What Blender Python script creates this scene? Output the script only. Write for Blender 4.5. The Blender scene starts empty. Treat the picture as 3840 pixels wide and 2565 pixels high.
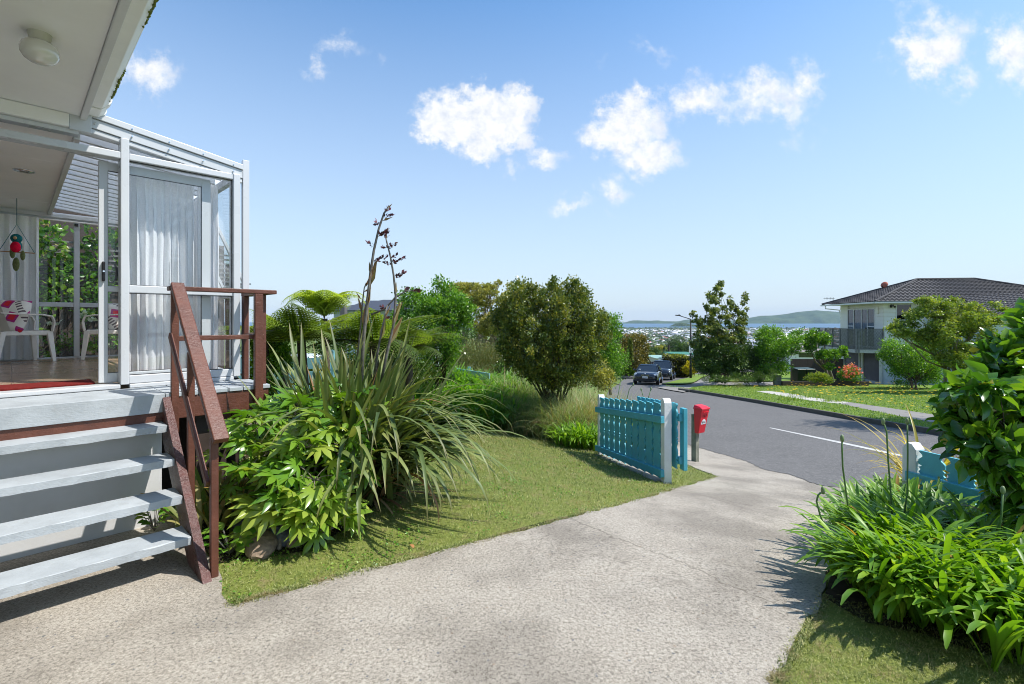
import bpy, bmesh, math, random
import numpy as np
from mathutils import Vector, Matrix
SC = bpy.context.scene
COL = SC.collection
R_ = math.radians
# ------------------------------------------------------------------ camera, sky, sun, exposure
F_PX, CX, HY, ZC = 1813.0, 1920.0, 1200.0, 1.55
cam = bpy.data.cameras.new('camera'); camo = bpy.data.objects.new('camera', cam); COL.objects.link(camo)
camo.location = (0, 0, ZC); camo.rotation_euler = (math.pi/2, 0, 0)
cam.sensor_width = 36; cam.lens = 36*F_PX/3840; cam.shift_y = -(1282.5-HY)/3840
cam.clip_start = 0.05; cam.clip_end = 40000
SC.camera = camo
SUND = Vector((.985, -.17, 1.5)).normalized()
sun = bpy.data.lights.new('sun', 'SUN'); suno = bpy.data.objects.new('sun', sun); COL.objects.link(suno)
sun.energy = 4.2; sun.angle = R_(0.5); sun.color = (1.0, .95, .88)
suno.rotation_euler = SUND.to_track_quat('Z', 'Y').to_euler()
SC.view_settings.view_transform = 'Standard'; SC.view_settings.look = 'None'
SC.view_settings.exposure = 0.54; SC.view_settings.gamma = 1
SC.cycles.use_denoising = True; SC.cycles.filter_width = 1.0
SC.cycles.max_bounces = 8; SC.cycles.transparent_max_bounces = 16
SC.cycles.volume_bounces = 0

class NT:
    def __init__(s, tree): s.t = tree; s.t.nodes.clear()
    def n(s, typ, **kw):
        nd = s.t.nodes.new(typ)
        for k, v in kw.items():
            if k.startswith('i_'):
                key = k[2:]
                key = int(key) if key.isdigit() else key.replace('_', ' ')
                s.set(nd, key, v)
            else: setattr(nd, k, v)
        return nd
    def set(s, nd, key, v):
        if isinstance(v, bpy.types.NodeSocket): s.t.links.new(v, nd.inputs[key])
        else: nd.inputs[key].default_value = v
    def math(s, op, a, b=0.0, c=0.0, clamp=False):
        nd = s.n('ShaderNodeMath', operation=op, use_clamp=clamp); s.set(nd, 0, a); s.set(nd, 1, b); s.set(nd, 2, c); return nd.outputs[0]
    def vmath(s, op, a, b=(0, 0, 0)):
        nd = s.n('ShaderNodeVectorMath', operation=op); s.set(nd, 0, a); s.set(nd, 1, b)
        return nd.outputs['Value'] if op in ('LENGTH', 'DOT_PRODUCT', 'DISTANCE') else nd.outputs[0]
    def mix(s, f, a, b, mode='MIX'):
        nd = s.n('ShaderNodeMix', data_type='RGBA', blend_type=mode); s.set(nd, 0, f); s.set(nd, 6, c4(a)); s.set(nd, 7, c4(b)); return nd.outputs[2]
    def noise(s, scale, detail=4, rough=.5, vec=None, dist=0.0):
        nd = s.n('ShaderNodeTexNoise'); nd.inputs['Scale'].default_value = scale; nd.inputs['Detail'].default_value = detail
        nd.inputs['Roughness'].default_value = rough; nd.inputs['Distortion'].default_value = dist
        if vec is not None: s.t.links.new(vec, nd.inputs['Vector'])
        return nd
    def ramp(s, fac, stops, interp='LINEAR'):
        nd = s.n('ShaderNodeValToRGB'); cr = nd.color_ramp; cr.interpolation = interp
        while len(cr.elements) < len(stops): cr.elements.new(.5)
        for e, (p, c) in zip(cr.elements, stops):
            e.position = p; e.color = c4(c) if not isinstance(c, (int, float)) else (c, c, c, 1)
        s.t.links.new(fac, nd.inputs[0]); return nd.outputs[0]
    def mrange(s, v, a, b, c=0.0, d=1.0, smooth=False):
        nd = s.n('ShaderNodeMapRange'); nd.interpolation_type = 'SMOOTHSTEP' if smooth else 'LINEAR'
        for i, x in enumerate((v, a, b, c, d)): s.set(nd, i, x)
        return nd.outputs[0]
def c4(c):
    if isinstance(c, bpy.types.NodeSocket): return c
    return tuple(c)+(1,) if len(c) == 3 else tuple(c)

w = bpy.data.worlds.new('World'); SC.world = w; w.use_nodes = True
N = NT(w.node_tree)
tc = N.n('ShaderNodeTexCoord'); D = tc.outputs['Generated']
sky = N.n('ShaderNodeTexSky', sky_type='NISHITA', sun_disc=False, sun_elevation=math.asin(SUND.z), sun_rotation=math.atan2(SUND.x, SUND.y), altitude=0, air_density=1.0, dust_density=0.6, ozone_density=2.5)
sx = N.n('ShaderNodeSeparateXYZ'); N.set(sx, 0, D)
yy = N.math('MAXIMUM', sx.outputs[1], 0.05)
cb = N.n('ShaderNodeCombineXYZ'); N.set(cb, 0, N.math('DIVIDE', sx.outputs[0], yy)); N.set(cb, 1, N.math('DIVIDE', sx.outputs[2], yy))
pv = cb.outputs[0]
n1 = N.noise(7.0, 3, .6, pv); n2 = N.noise(34.0, 5, .65, pv)
off = N.vmath('ADD', N.vmath('SCALE', N.vmath('SUBTRACT', n1.outputs['Color'], (.5, .5, .5))), N.vmath('SCALE', N.vmath('SUBTRACT', n2.outputs['Color'], (.5, .5, .5))))
for nd in w.node_tree.nodes:
    if nd.type == 'VECT_MATH' and nd.operation == 'SCALE': nd.inputs['Scale'].default_value = .085
pd = N.vmath('MULTIPLY', N.vmath('ADD', pv, off), (1, 1, 0))
blobs = [ # px, py, rx, ry, strength : directions of the clouds in the sky
 (1790,430,165,95,1.4),(1680,470,95,62,1.2),(1880,500,100,75,1.1),(1950,400,70,48,.85),(1800,560,80,50,.8),(2040,600,62,38,.5),(1910,630,36,30,.35),(1760,360,70,44,.8),
 (2370,470,115,90,.95),(2270,500,90,55,.7),(2420,590,95,52,.75),(2400,390,60,50,.6),
 (2620,365,130,60,.66),(2600,320,70,70,.4),(2720,390,80,40,.38),
 (2870,360,110,80,.62),(3020,320,70,80,.55),(2930,420,90,50,.5),(2985,510,70,35,.25),
 (2145,765,75,30,.45),(2300,710,60,42,.42),(2270,800,26,26,.22),
 (3480,200,120,85,.85),(3530,110,110,70,.45),(3400,230,90,45,.5),(3610,310,50,60,.4),(3800,190,90,110,.72),(3840,290,60,60,.5),(3420,30,60,50,.2),
 (550,265,110,62,.62),(520,300,80,40,.4),(1290,180,95,42,.3),(1175,262,42,30,.32),(2445,180,55,34,.26),(2275,212,45,24,.18)]
acc = None
for (px, py, rx, ry, st) in blobs:
    c = ((px-CX)/F_PX, (HY-py)/F_PX, 0)
    d = N.vmath('LENGTH', N.vmath('MULTIPLY', N.vmath('SUBTRACT', pd, c), (F_PX/rx*.62, F_PX/ry*.62, 0)))
    v = N.math('MULTIPLY', N.math('SUBTRACT', 1.0, d), st)
    acc = v if acc is None else N.math('SMOOTH_MAX', acc, v, .12)
n3 = N.noise(16.0, 6, .62, pv)
dens = N.math('ADD', acc, N.math('MULTIPLY', N.math('SUBTRACT', n3.outputs[0], .515), 1.0))
cl = N.math('POWER', N.mrange(dens, .02, .60, 0, 1, True), 1.15)
cl = N.math('MULTIPLY', cl, N.mrange(sx.outputs[1], .06, .12))
skc = N.mix(1.0, sky.outputs[0], (.78, 1.01, 1.10), 'MULTIPLY')
hz = N.mrange(sx.outputs[2], .0, .55, .9, 0.0)   # the air near the horizon is paler
skc = N.mix(hz, skc, (3.3, 3.7, 4.2))
shade = N.ramp(n2.outputs[0], [(0.32, (3.7, 3.95, 4.4)), (.55, (4.75, 4.8, 4.85))])
skc = N.mix(N.math('MULTIPLY', cl, .97), skc, shade)
bg = N.n('ShaderNodeBackground'); N.set(bg, 0, skc); bg.inputs[1].default_value = .15
wo = N.n('ShaderNodeOutputWorld'); N.set(wo, 0, bg.outputs[0])

# ------------------------------------------------------------------ materials
MATS = {}
def newmat(name):
    m = bpy.data.materials.new(name); m.use_nodes = True; n = NT(m.node_tree)
    out = n.n('ShaderNodeOutputMaterial'); MATS[name] = m
    return m, n, out
def fin(n, out, color, rough=.6, bump=None, bstr=.3, bdist=.01, spec=.5, metal=0.0, coat=0.0, transl=None, tfac=.35, **kw):
    p = n.n('ShaderNodeBsdfPrincipled'); n.set(p, 'Base Color', c4(color)); n.set(p, 'Roughness', rough)
    n.set(p, 'Specular IOR Level', spec); n.set(p, 'Metallic', metal); n.set(p, 'Coat Weight', coat)
    if coat: n.set(p, 'Coat Roughness', .04)
    if bump is not None:
        b = n.n('ShaderNodeBump'); b.inputs['Strength'].default_value = bstr; b.inputs['Distance'].default_value = bdist
        n.set(b, 'Height', bump); n.set(p, 'Normal', b.outputs[0])
    sh = p.outputs[0]
    if transl is not None:
        t = n.n('ShaderNodeBsdfTranslucent'); n.set(t, 0, c4(transl)); m = n.n('ShaderNodeMixShader'); n.set(m, 0, tfac)
        n.set(m, 1, sh); n.set(m, 2, t.outputs[0]); sh = m.outputs[0]
    n.set(out, 0, sh); return p
def pos(n): return n.n('ShaderNodeNewGeometry').outputs['Position']
def oc(n): return n.n('ShaderNodeTexCoord').outputs['Object']
def paint(name, col, rough=.45, var=.12, scale=6, grain=True, spec=.5, dirt=None, gstr=.25):
    m, n, o = newmat(name); P = oc(n)
    a = n.noise(scale, 4, .6, P); b = n.noise(scale*9, 3, .6, P)
    c = n.mix(n.mrange(a.outputs[0], .3, .7), tuple(x*(1-var) for x in col), tuple(min(1, x*(1+var*.5)) for x in col))
    if dirt:
        g = n.noise(scale*2.3, 6, .7, P); c = n.mix(n.mrange(g.outputs[0], .58, .72, 0, .75), c, dirt)
    mp = n.vmath('MULTIPLY', P, (3, 3, 40)); gr = n.noise(9, 4, .6, mp)
    bm_ = n.math('ADD', b.outputs[0], gr.outputs[0]) if grain else b.outputs[0]
    fin(n, o, c, n.mrange(a.outputs[0], .3, .7, rough*.8, rough*1.2), bm_, gstr, .004, spec); return m
def foliage(name, dark, mid, light, rough=.42, tf=.35, tip=None, spec=.5, tbright=1.5, old=None, patch=None):
    m, n, o = newmat(name)
    at = n.n('ShaderNodeAttribute', attribute_name='vc'); sp = n.n('ShaderNodeSeparateColor'); n.set(sp, 0, at.outputs['Color'])
    c = n.ramp(sp.outputs[0], [(0, dark), (.5, mid), (1, light)])
    if old: c = n.mix(n.mrange(sp.outputs[2], .9, .94), c, old)
    if patch:
        Pp = pos(n); pa = n.noise(1.5, 5, .7, Pp); pb = n.noise(6, 5, .75, Pp); c = n.mix(n.mrange(pa.outputs[0], .42, .62, 0, .55), c, (.09, .16, .022)); c = n.mix(n.mrange(pb.outputs[0], .50, .60, 0, .8), c, patch)
    if tip: c = n.mix(n.mrange(sp.outputs[1], .86, 1.0, 0, .7), c, tip)
    tcl = n.mix(1.0, c, (tbright*1.15, tbright*1.1, tbright*.35), 'MULTIPLY')
    fin(n, o, c, rough, None, transl=tcl, tfac=tf, spec=spec); return m
LEAF = foliage
# house
WHITE = paint('white_paint', (.64, .645, .64), .4, .06, 5, gstr=.1)
STEPW = paint('step_paint', (.41, .445, .47), .5, .16, 4, gstr=.5, dirt=(.33, .35, .36))
SOFFIT = paint('soffit_paint', (.86, .85, .82), .55, .05, 2.5, grain=False, gstr=.05)
GUTTER = paint('gutter_paint', (.84, .84, .80), .4, .06, 5, grain=False, gstr=.05, dirt=None)
BROWN = paint('brown_stain', (.125, .042, .024), .42, .28, 7, gstr=.6)
STRING = paint('stringer_stain', (.095, .034, .028), .3, .35, 11, gstr=1.0, dirt=(.22, .13, .11))
ALU = paint('white_aluminium', (.56, .58, .60), .3, .03, 3, grain=False, gstr=.02)
DARKW = paint('dark_timber', (.05, .035, .028), .7, .3, 6)
TEAL = paint('teal_paint', (.075, .39, .48), .5, .13, 9, gstr=.45, dirt=(.06, .27, .33))
TEALB = paint('pale_teal_paint', (.12, .47, .56), .5, .13, 9, gstr=.45)
GATEW = paint('gate_white', (.76, .77, .76), .5, .08, 9, gstr=.5)
WEATH = paint('weathered_timber', (.21, .21, .16), .8, .4, 9, gstr=.8, dirt=(.09, .10, .06))
GREYW = paint('grey_timber', (.20, .20, .20), .85, .45, 7, gstr=.8)
REDP = paint('red_plastic', (.62, .015, .03), .35, .08, 6, grain=False, gstr=.03)
PLASTW = paint('white_plastic', (.80, .76, .70), .38, .03, 3, grain=False, gstr=.02)
BLACKP = paint('black_plastic', (.015, .015, .018), .3, .1, 5, grain=False, gstr=.02)
GREENP = paint('green_plastic', (.012, .035, .018), .4, .1, 5, grain=False, gstr=.02)
ROPE = paint('cane_rod', (.45, .22, .08), .6, .2, 20)
def simple(name, col, rough=.5, metal=0., spec=.5, coat=0., var=.15, scale=8):
    m, n, o = newmat(name); a = n.noise(scale, 4, .6, oc(n))
    c = n.mix(n.mrange(a.outputs[0], .3, .7), tuple(x*(1-var) for x in col), tuple(min(1, x*(1+var)) for x in col))
    fin(n, o, c, rough, a.outputs[0], .05, .002, spec, metal, coat); return m
STRINGM = simple('teal_string', (.03, .16, .20), .8)
CARP = simple('black_car_paint', (.008, .010, .016), .25, .3, .5, 1.0, .1)
CARG = simple('dark_car_glass', (.012, .018, .025), .06, 0, .9, 0, .1)
RUB = simple('rubber', (.012, .012, .012), .8)
CHROME = simple('chrome', (.75, .76, .78), .16, 1.0)
LENS = simple('lamp_lens', (.55, .58, .62), .1, .4, .8, 1.0)
STEEL = simple('dark_steel', (.02, .02, .022), .5, .3)
YEL = simple('sign_yellow', (.85, .47, .01), .4, 0, .5, 0, .04)
SIGNW = simple('sign_white', (.78, .80, .82), .4, 0, .5, 0, .03)
INK = simple('black_ink', (.01, .01, .01), .5)
INKB = simple('grey_blue_ink', (.16, .22, .30), .5)
OPAL = simple('opal_glass', (.62, .60, .54), .12, 0, .7, .6, .02, 3)
LAMPB = simple('lamp_base_paint', (.52, .50, .42), .4, 0, .5, 0, .05)
MOSS = simple('moss', (.13, .15, .03), .95, 0, .1, 0, .5, 60)
ROCK = simple('brown_rock', (.27, .20, .145), .85, 0, .3, 0, .3, 30)
ROCKG = simple('grey_rock', (.11, .12, .135), .75, 0, .3, 0, .3, 30)
BARK = simple('bark', (.085, .070, .052), .9, 0, .2, 0, .45, 25)
BARKL = simple('pale_bark', (.22, .19, .15), .9, 0, .2, 0, .4, 25)
SOIL = simple('garden_soil', (.035, .026, .018), .95, 0, .1, 0, .5, 20)
RUGR = simple('red_rug_fabric', (.15, .018, .016), .95, 0, .1, 0, .35, 60)
FELTT = simple('teal_felt', (.02, .17, .19), .95, 0, .1, 0, .3, 60)
FELTR = simple('red_felt', (.72, .01, .05), .95, 0, .1, 0, .2, 60)
FELTO = simple('olive_felt', (.18, .22, .10), .95, 0, .1, 0, .3, 60)
BEAK = simple('beak', (.65, .42, .22), .5)
def glassm(name, tint=(.93, .97, .97), refl=1.0, rough=.0):
    m, n, o = newmat(name)
    tr = n.n('ShaderNodeBsdfTransparent'); n.set(tr, 0, c4(tint)); gl = n.n('ShaderNodeBsdfGlossy'); gl.inputs['Roughness'].default_value = rough
    lw = n.n('ShaderNodeLayerWeight'); lw.inputs[0].default_value = .5
    fac = n.math('ADD', .045, n.math('MULTIPLY', n.math('POWER', lw.outputs['Facing'], 5.0), .9))
    mx = n.n('ShaderNodeMixShader'); n.set(mx, 0, n.math('MULTIPLY', fac, refl, clamp=True)); n.set(mx, 1, tr.outputs[0]); n.set(mx, 2, gl.outputs[0])
    n.set(o, 0, mx.outputs[0]); return m
GLASS = glassm('window_glass', (.97, .985, .985), 1.2)
GLASSD = glassm('far_window_glass', (.30, .34, .36), 2.0)
def sheerm():
    m, n, o = newmat('sheer_fabric'); P = oc(n); wv = n.noise(90, 2, .5, P)
    d = n.n('ShaderNodeBsdfDiffuse'); n.set(d, 0, (.93, .92, .94, 1)); t = n.n('ShaderNodeBsdfTranslucent'); n.set(t, 0, (.86, .85, .88, 1))
    a = n.n('ShaderNodeMixShader'); n.set(a, 0, .2); n.set(a, 1, d.outputs[0]); n.set(a, 2, t.outputs[0])
    tr = n.n('ShaderNodeBsdfTransparent'); b = n.n('ShaderNodeMixShader'); n.set(b, 0, n.mrange(wv.outputs[0], .3, .7, .86, .96)); n.set(b, 1, tr.outputs[0]); n.set(b, 2, a.outputs[0])
    n.set(o, 0, b.outputs[0]); return m
SHEER = sheerm()
def translm(name, col, f=.5):
    m, n, o = newmat(name); fin(n, o, col, .4, None, transl=col, tfac=f); return m
ROOFT = translm('translucent_roof', (.88, .89, .90), .8)
def floorm():
    m, n, o = newmat('laminate_floor'); P = oc(n)
    mp = n.n('ShaderNodeMapping'); n.set(mp, 0, P); mp.inputs['Rotation'].default_value = (0, 0, R_(-46)); 
    br = n.n('ShaderNodeTexBrick'); n.set(br, 0, mp.outputs[0]); br.inputs['Scale'].default_value = 1.0
    br.inputs['Brick Width'].default_value = 1.2; br.inputs['Row Height'].default_value = .13; br.inputs['Mortar Size'].default_value = .003
    br.inputs['Color1'].default_value = (.46, .31, .21, 1); br.inputs['Color2'].default_value = (.36, .24, .16, 1); br.inputs['Mortar'].default_value = (.10, .06, .04, 1)
    g = n.noise(4, 5, .6, n.vmath('MULTIPLY', mp.outputs[0], (1, 14, 1)))
    c = n.mix(n.mrange(g.outputs[0], .3, .7, 0, .45), br.outputs[0], (.26, .17, .12))
    fin(n, o, c, .25, g.outputs[0], .1, .002); return m
FLOORM = floorm()
def cushm():
    m, n, o = newmat('patterned_cushion'); P = oc(n)
    x = n.n('ShaderNodeSeparateXYZ'); n.set(x, 0, P)
    u = n.math('ADD', x.outputs[0], n.math('MULTIPLY', x.outputs[2], .55)); v = n.math('SUBTRACT', n.math('MULTIPLY', x.outputs[2], .9), n.math('MULTIPLY', x.outputs[0], .6))
    def tri(a, s): return n.math('ABSOLUTE', n.math('SUBTRACT', n.math('FRACT', n.math('MULTIPLY', a, s)), .5))
    dia = n.math('ADD', tri(u, 4.6), tri(v, 4.6))
    st = n.math('GREATER_THAN', tri(v, 26), .25); band = n.math('GREATER_THAN', tri(u, 4.6), .36)
    c = n.ramp(dia, [(0, (.70, .02, .04)), (.22, (.70, .02, .04)), (.24, (.45, .03, .22)), (.38, (.45, .03, .22)), (.4, (.80, .76, .70)), (1, (.80, .76, .70))], 'CONSTANT')
    c = n.mix(n.math('MULTIPLY', st, band), c, (.13, .09, .10))
    fin(n, o, c, .9); return m
CUSH = cushm()
# ground
def concrete():
    m, n, o = newmat('exposed_aggregate_concrete'); P = pos(n)
    big = n.noise(.8, 5, .62, P); mid = n.noise(4.5, 6, .72, P); sm = n.noise(70, 6, .85, P, .2); pit = n.noise(58, 6, .85, P, .3)
    vo2 = n.n('ShaderNodeTexVoronoi'); n.set(vo2, 'Vector', n.vmath('ADD', P, n.vmath('MULTIPLY', sm.outputs['Color'], (.02, .02, .02)))); vo2.inputs['Scale'].default_value = 42
    base = n.mix(n.mrange(sm.outputs[0], .38, .62), (.17, .148, .12), (.52, .47, .395))
    base = n.mix(n.mrange(mid.outputs[0], .40, .66, 0, .6), base, (.44, .40, .34))
    base = n.mix(n.mrange(big.outputs[0], .45, .60, 0, .6), base, (.175, .155, .13))
    sc_ = n.n('ShaderNodeSeparateColor'); n.set(sc_, 0, vo2.outputs['Color'])
    st = n.math('MULTIPLY', n.math('LESS_THAN', vo2.outputs['Distance'], n.mrange(sc_.outputs[1], 0, 1, .10, .30)), n.math('GREATER_THAN', sc_.outputs[0], .84))
    base = n.mix(n.math('MULTIPLY', st, .75), base, n.mix(n.math('GREATER_THAN', sc_.outputs[2], .35), (.27, .20, .14), (.10, .11, .13)))
    pm = n.math('MULTIPLY', n.mrange(pit.outputs[0], .52, .60), n.mrange(n.math('ADD', mid.outputs[0], n.math('MULTIPLY', big.outputs[0], .8)), .62, 1.02, .18, 1))
    base = n.mix(n.math('MULTIPLY', pm, .85), base, (.11, .095, .075))
    x = n.n('ShaderNodeSeparateXYZ'); n.set(x, 0, P)
    wob = n.noise(1.6, 7, .72, P)
    for (a, b, cc, wd, s_) in ((.785, .62, -2.78, .005, .6), (.62, .785, -5.35, .006, .5), (.9, .43, -4.1, .004, .5)):
        l = n.math('ADD', n.math('ADD', n.math('MULTIPLY', x.outputs[0], a), n.math('MULTIPLY', x.outputs[1], b)), cc)
        l = n.math('ABSOLUTE', n.math('ADD', l, n.math('MULTIPLY', n.math('SUBTRACT', wob.outputs[0], .5), .34)))
        base = n.mix(n.mrange(l, wd*.4, wd*2.2, s_, 0), base, (.10, .085, .065))
    h = n.math('SUBTRACT', n.math('MULTIPLY', sm.outputs[0], .6), n.math('MULTIPLY', pm, .6))
    fin(n, o, base, .9, h, .5, .006, .2); return m
CONC = concrete()
def asphalt():
    m, n, o = newmat('asphalt_chip_seal'); P = pos(n)
    a = n.noise(48, 6, .85, P); b = n.noise(.5, 5, .7, P); d = n.noise(14, 6, .85, P)
    c = n.mix(n.mrange(a.outputs[0], .38, .62), (.048, .047, .046), (.27, .262, .252))
    c = n.mix(n.mrange(d.outputs[0], .42, .58, 0, .6), c, (.085, .085, .086))
    c = n.mix(n.mrange(b.outputs[0], .4, .65, 0, .4), c, (.165, .16, .157))
    fin(n, o, c, .95, a.outputs[0], .5, .006, .1); return m
ASPH = asphalt()
def grassm(name, c1, c2, c3, dry, sc=1.0):
    m, n, o = newmat(name); P = pos(n)
    a = n.noise(1.1*sc, 5, .65, P); b = n.noise(38*sc, 4, .75, P); g = n.noise(7*sc, 5, .7, P)
    c = n.mix(n.mrange(b.outputs[0], .3, .7), c1, c2)
    c = n.mix(n.mrange(a.outputs[0], .4, .65, 0, .6), c, c3)
    c = n.mix(n.mrange(g.outputs[0], .56, .70, 0, .7), c, dry)
    fin(n, o, c, .9, b.outputs[0], .8, .02, .15); return m
LAWN = grassm('lawn_turf', (.085, .12, .022), (.265, .285, .08), (.19, .23, .046), (.28, .215, .115))
VERGE = grassm('verge_turf', (.07, .13, .018), (.20, .30, .05), (.17, .24, .035), (.20, .19, .07), .8)
GROUND = grassm('hill_grass', (.09, .13, .03), (.17, .23, .06), (.14, .20, .05), (.20, .19, .08), .1)
KERB = paint('kerb_concrete', (.10, .092, .075), .9, .4, 5, grain=False, gstr=.4)
KERBP = paint('footing_concrete', (.33, .30, .26), .9, .3, 6, grain=False, gstr=.4)
LINEM = paint('road_line_paint', (.52, .51, .48), .7, .25, 9, grain=False, dirt=(.3, .3, .3))
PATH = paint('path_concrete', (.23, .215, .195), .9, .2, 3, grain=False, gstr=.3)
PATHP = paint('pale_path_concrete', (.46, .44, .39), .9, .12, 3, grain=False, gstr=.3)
SEAM = simple('sea_water', (.05, .12, .20), .5, 0, .4, 0, .2, .002)
def hillm():
    m, n, o = newmat('bush_covered_hill'); P = pos(n); a = n.noise(.006, 6, .7, P); b = n.noise(.03, 4, .7, P)
    c = n.mix(n.mrange(a.outputs[0], .35, .65), (.030, .062, .022), (.085, .125, .045))
    c = n.mix(n.mrange(b.outputs[0], .5, .75, 0, .5), c, (.02, .045, .018))
    fin(n, o, c, .95, b.outputs[0], 1.0, 25.0, .1); return m
HILLM = hillm()
# far house
BOARD = paint('weatherboard_paint', (.72, .70, .65), .55, .05, 1.5, grain=False, gstr=.05)
TILE = paint('roof_tile', (.042, .040, .043), .75, .35, 2.2, grain=False, gstr=.5, dirt=(.085, .075, .07))
GARD = paint('garage_door_paint', (.055, .048, .062), .6, .15, 2, grain=False, gstr=.1)
# plants
M_AGA = LEAF('agapanthus_leaf', (.045, .13, .010), (.145, .30, .018), (.31, .46, .045), .42, .38, old=(.36, .22, .05))
M_AGAD = LEAF('agapanthus_bank_leaf', (.05, .15, .015), (.13, .31, .028), (.24, .43, .045), .45, .42)
M_FLAX = LEAF('flax_leaf', (.045, .08, .020), (.115, .165, .042), (.27, .31, .10), .48, .2, tip=(.20, .15, .06), old=(.30, .16, .07))
M_DEAD = LEAF('dead_leaf', (.16, .08, .035), (.30, .17, .08), (.42, .30, .17), .8, .2)
M_STALK = simple('flower_stalk', (.14, .13, .11), .6, 0, .4, 0, .4, 30)
M_BRACT = LEAF('flax_bract', (.20, .10, .04), (.36, .22, .09), (.34, .33, .13), .6, .2)
M_BUD = LEAF('flax_flower_bud', (.05, .02, .03), (.10, .035, .045), (.20, .06, .07), .5, .1)
M_FAT = LEAF('glossy_palmate_leaf', (.035, .11, .010), (.13, .28, .022), (.35, .43, .07), .26, .34, spec=.6)
M_LILY = LEAF('fading_lily_leaf', (.10, .17, .04), (.25, .28, .09), (.52, .40, .17), .5, .35, tip=(.50, .24, .09))
M_BERG = LEAF('round_groundcover_leaf', (.05, .16, .015), (.11, .28, .025), (.24, .36, .05), .3, .3)
M_FERN = LEAF('fern_frond', (.05, .09, .015), (.16, .24, .035), (.38, .48, .09), .5, .5, tbright=1.3)
M_LIME = LEAF('fresh_green_leaf', (.03, .09, .010), (.10, .24, .02), (.25, .43, .05), .35, .38)
M_BRONZE = LEAF('bronze_green_leaf', (.028, .058, .010), (.115, .165, .026), (.33, .31, .06), .35, .28)
M_YGREEN = LEAF('yellow_green_leaf', (.10, .12, .025), (.27, .28, .06), (.46, .42, .12), .5, .35)
M_HEATH = LEAF('heath_leaf', (.06, .10, .03), (.14, .18, .05), (.26, .21, .09), .6, .3)
M_GRASS = LEAF('tussock_blade', (.09, .16, .05), (.22, .31, .10), (.48, .50, .26), .5, .3, tip=(.34, .27, .15), old=(.42, .30, .18))
M_TAN = LEAF('dry_grass_blade', (.22, .14, .07), (.40, .27, .15), (.58, .45, .29), .7, .35)
M_DARK = LEAF('dark_shrub_leaf', (.018, .045, .010), (.045, .095, .016), (.11, .19, .03), .35, .3)
M_CAM = LEAF('camellia_leaf', (.025, .090, .014), (.075, .20, .022), (.24, .40, .040), .24, .36, spec=.65, old=(.40, .36, .06))
M_CONIF = LEAF('cypress_spray', (.03, .06, .012), (.11, .16, .026), (.27, .29, .05), .5, .25)
M_WATTLE = LEAF('feathery_tree_leaf', (.085, .15, .02), (.18, .26, .035), (.33, .36, .06), .45, .35)
M_GOLD = LEAF('golden_shrub_leaf', (.22, .22, .01), (.46, .40, .015), (.62, .50, .03), .5, .3)
M_RED = LEAF('red_flower_cluster', (.50, .05, .025), (.75, .12, .06), (.80, .26, .15), .6, .3)
M_PINK = LEAF('coral_rose_petal', (.55, .07, .09), (.80, .20, .17), (.88, .42, .33), .6, .3)
M_FAR = LEAF('far_tree_leaf', (.025, .055, .022), (.055, .10, .035), (.12, .18, .06), .7, .2)
M_YFLAX = LEAF('golden_flax_leaf', (.20, .20, .03), (.40, .32, .05), (.58, .46, .12), .4, .35, tip=(.45, .20, .06))
M_LAWNB = LEAF('lawn_blade', (.045, .085, .014), (.18, .22, .05), (.52, .50, .25), .6, .3, patch=(.30, .24, .125))
M_WHITEF = LEAF('white_petal', (.6, .6, .6), (.75, .75, .75), (.85, .85, .85), .6, .3)
M_YELF = LEAF('yellow_petal', (.65, .40, .01), (.75, .50, .01), (.85, .62, .02), .6, .3)
# ------------------------------------------------------------------ ground shape
def sm_min(a, b, k): h = np.clip(.5+.5*(b-a)/k, 0, 1); return b*(1-h)+a*h-k*h*(1-h)
def sm_max(a, b, k): return -sm_min(-a, -b, k)
def G(x, y):
    x = np.asarray(x, float); y = np.asarray(y, float)
    dr = sm_min(np.zeros_like(x+y), .557-.0785*x-.141*y, .12)
    dr = dr+.75*np.clip((y-10.9)/2.4, 0, 1)**1.0*np.clip((2.0-x)/1.6, 0, 1)*np.clip((24-y)/8, 0, 1)*np.clip((x+9)/3, 0, 1)
    rd = -.30-.08*y
    far = -4.3-(y-50)*.0565
    rd = np.where(y > 50, sm_max(far, np.full_like(y+x, -58.), 3.), rd)
    rd = np.where(y > 3180, -58-(y-3180)*.12, rd); rd = np.maximum(rd, -66)
    return sm_max(dr, rd, .10)
def g1(x, y): return float(G(x, y))
def P(px, py, Y): return Vector(((px-CX)/F_PX*Y, Y, ZC+(HY-py)/F_PX*Y))
def gp(px, py, off=0.0):            # where the sight line through a photo pixel meets the ground
    k = (HY-py)/F_PX; a = (px-CX)/F_PX; Y = 1.0
    lo = 1.0
    while lo < 3000 and ZC+k*lo > g1(a*lo, lo)+off: lo *= 1.03
    hi = lo; lo = lo/1.03
    for _ in range(30):
        m = (lo+hi)/2
        if ZC+k*m > g1(a*m, m)+off: lo = m
        else: hi = m
    return Vector((a*hi, hi, ZC+k*hi))
def xy(p): return (p[0], p[1])
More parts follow.
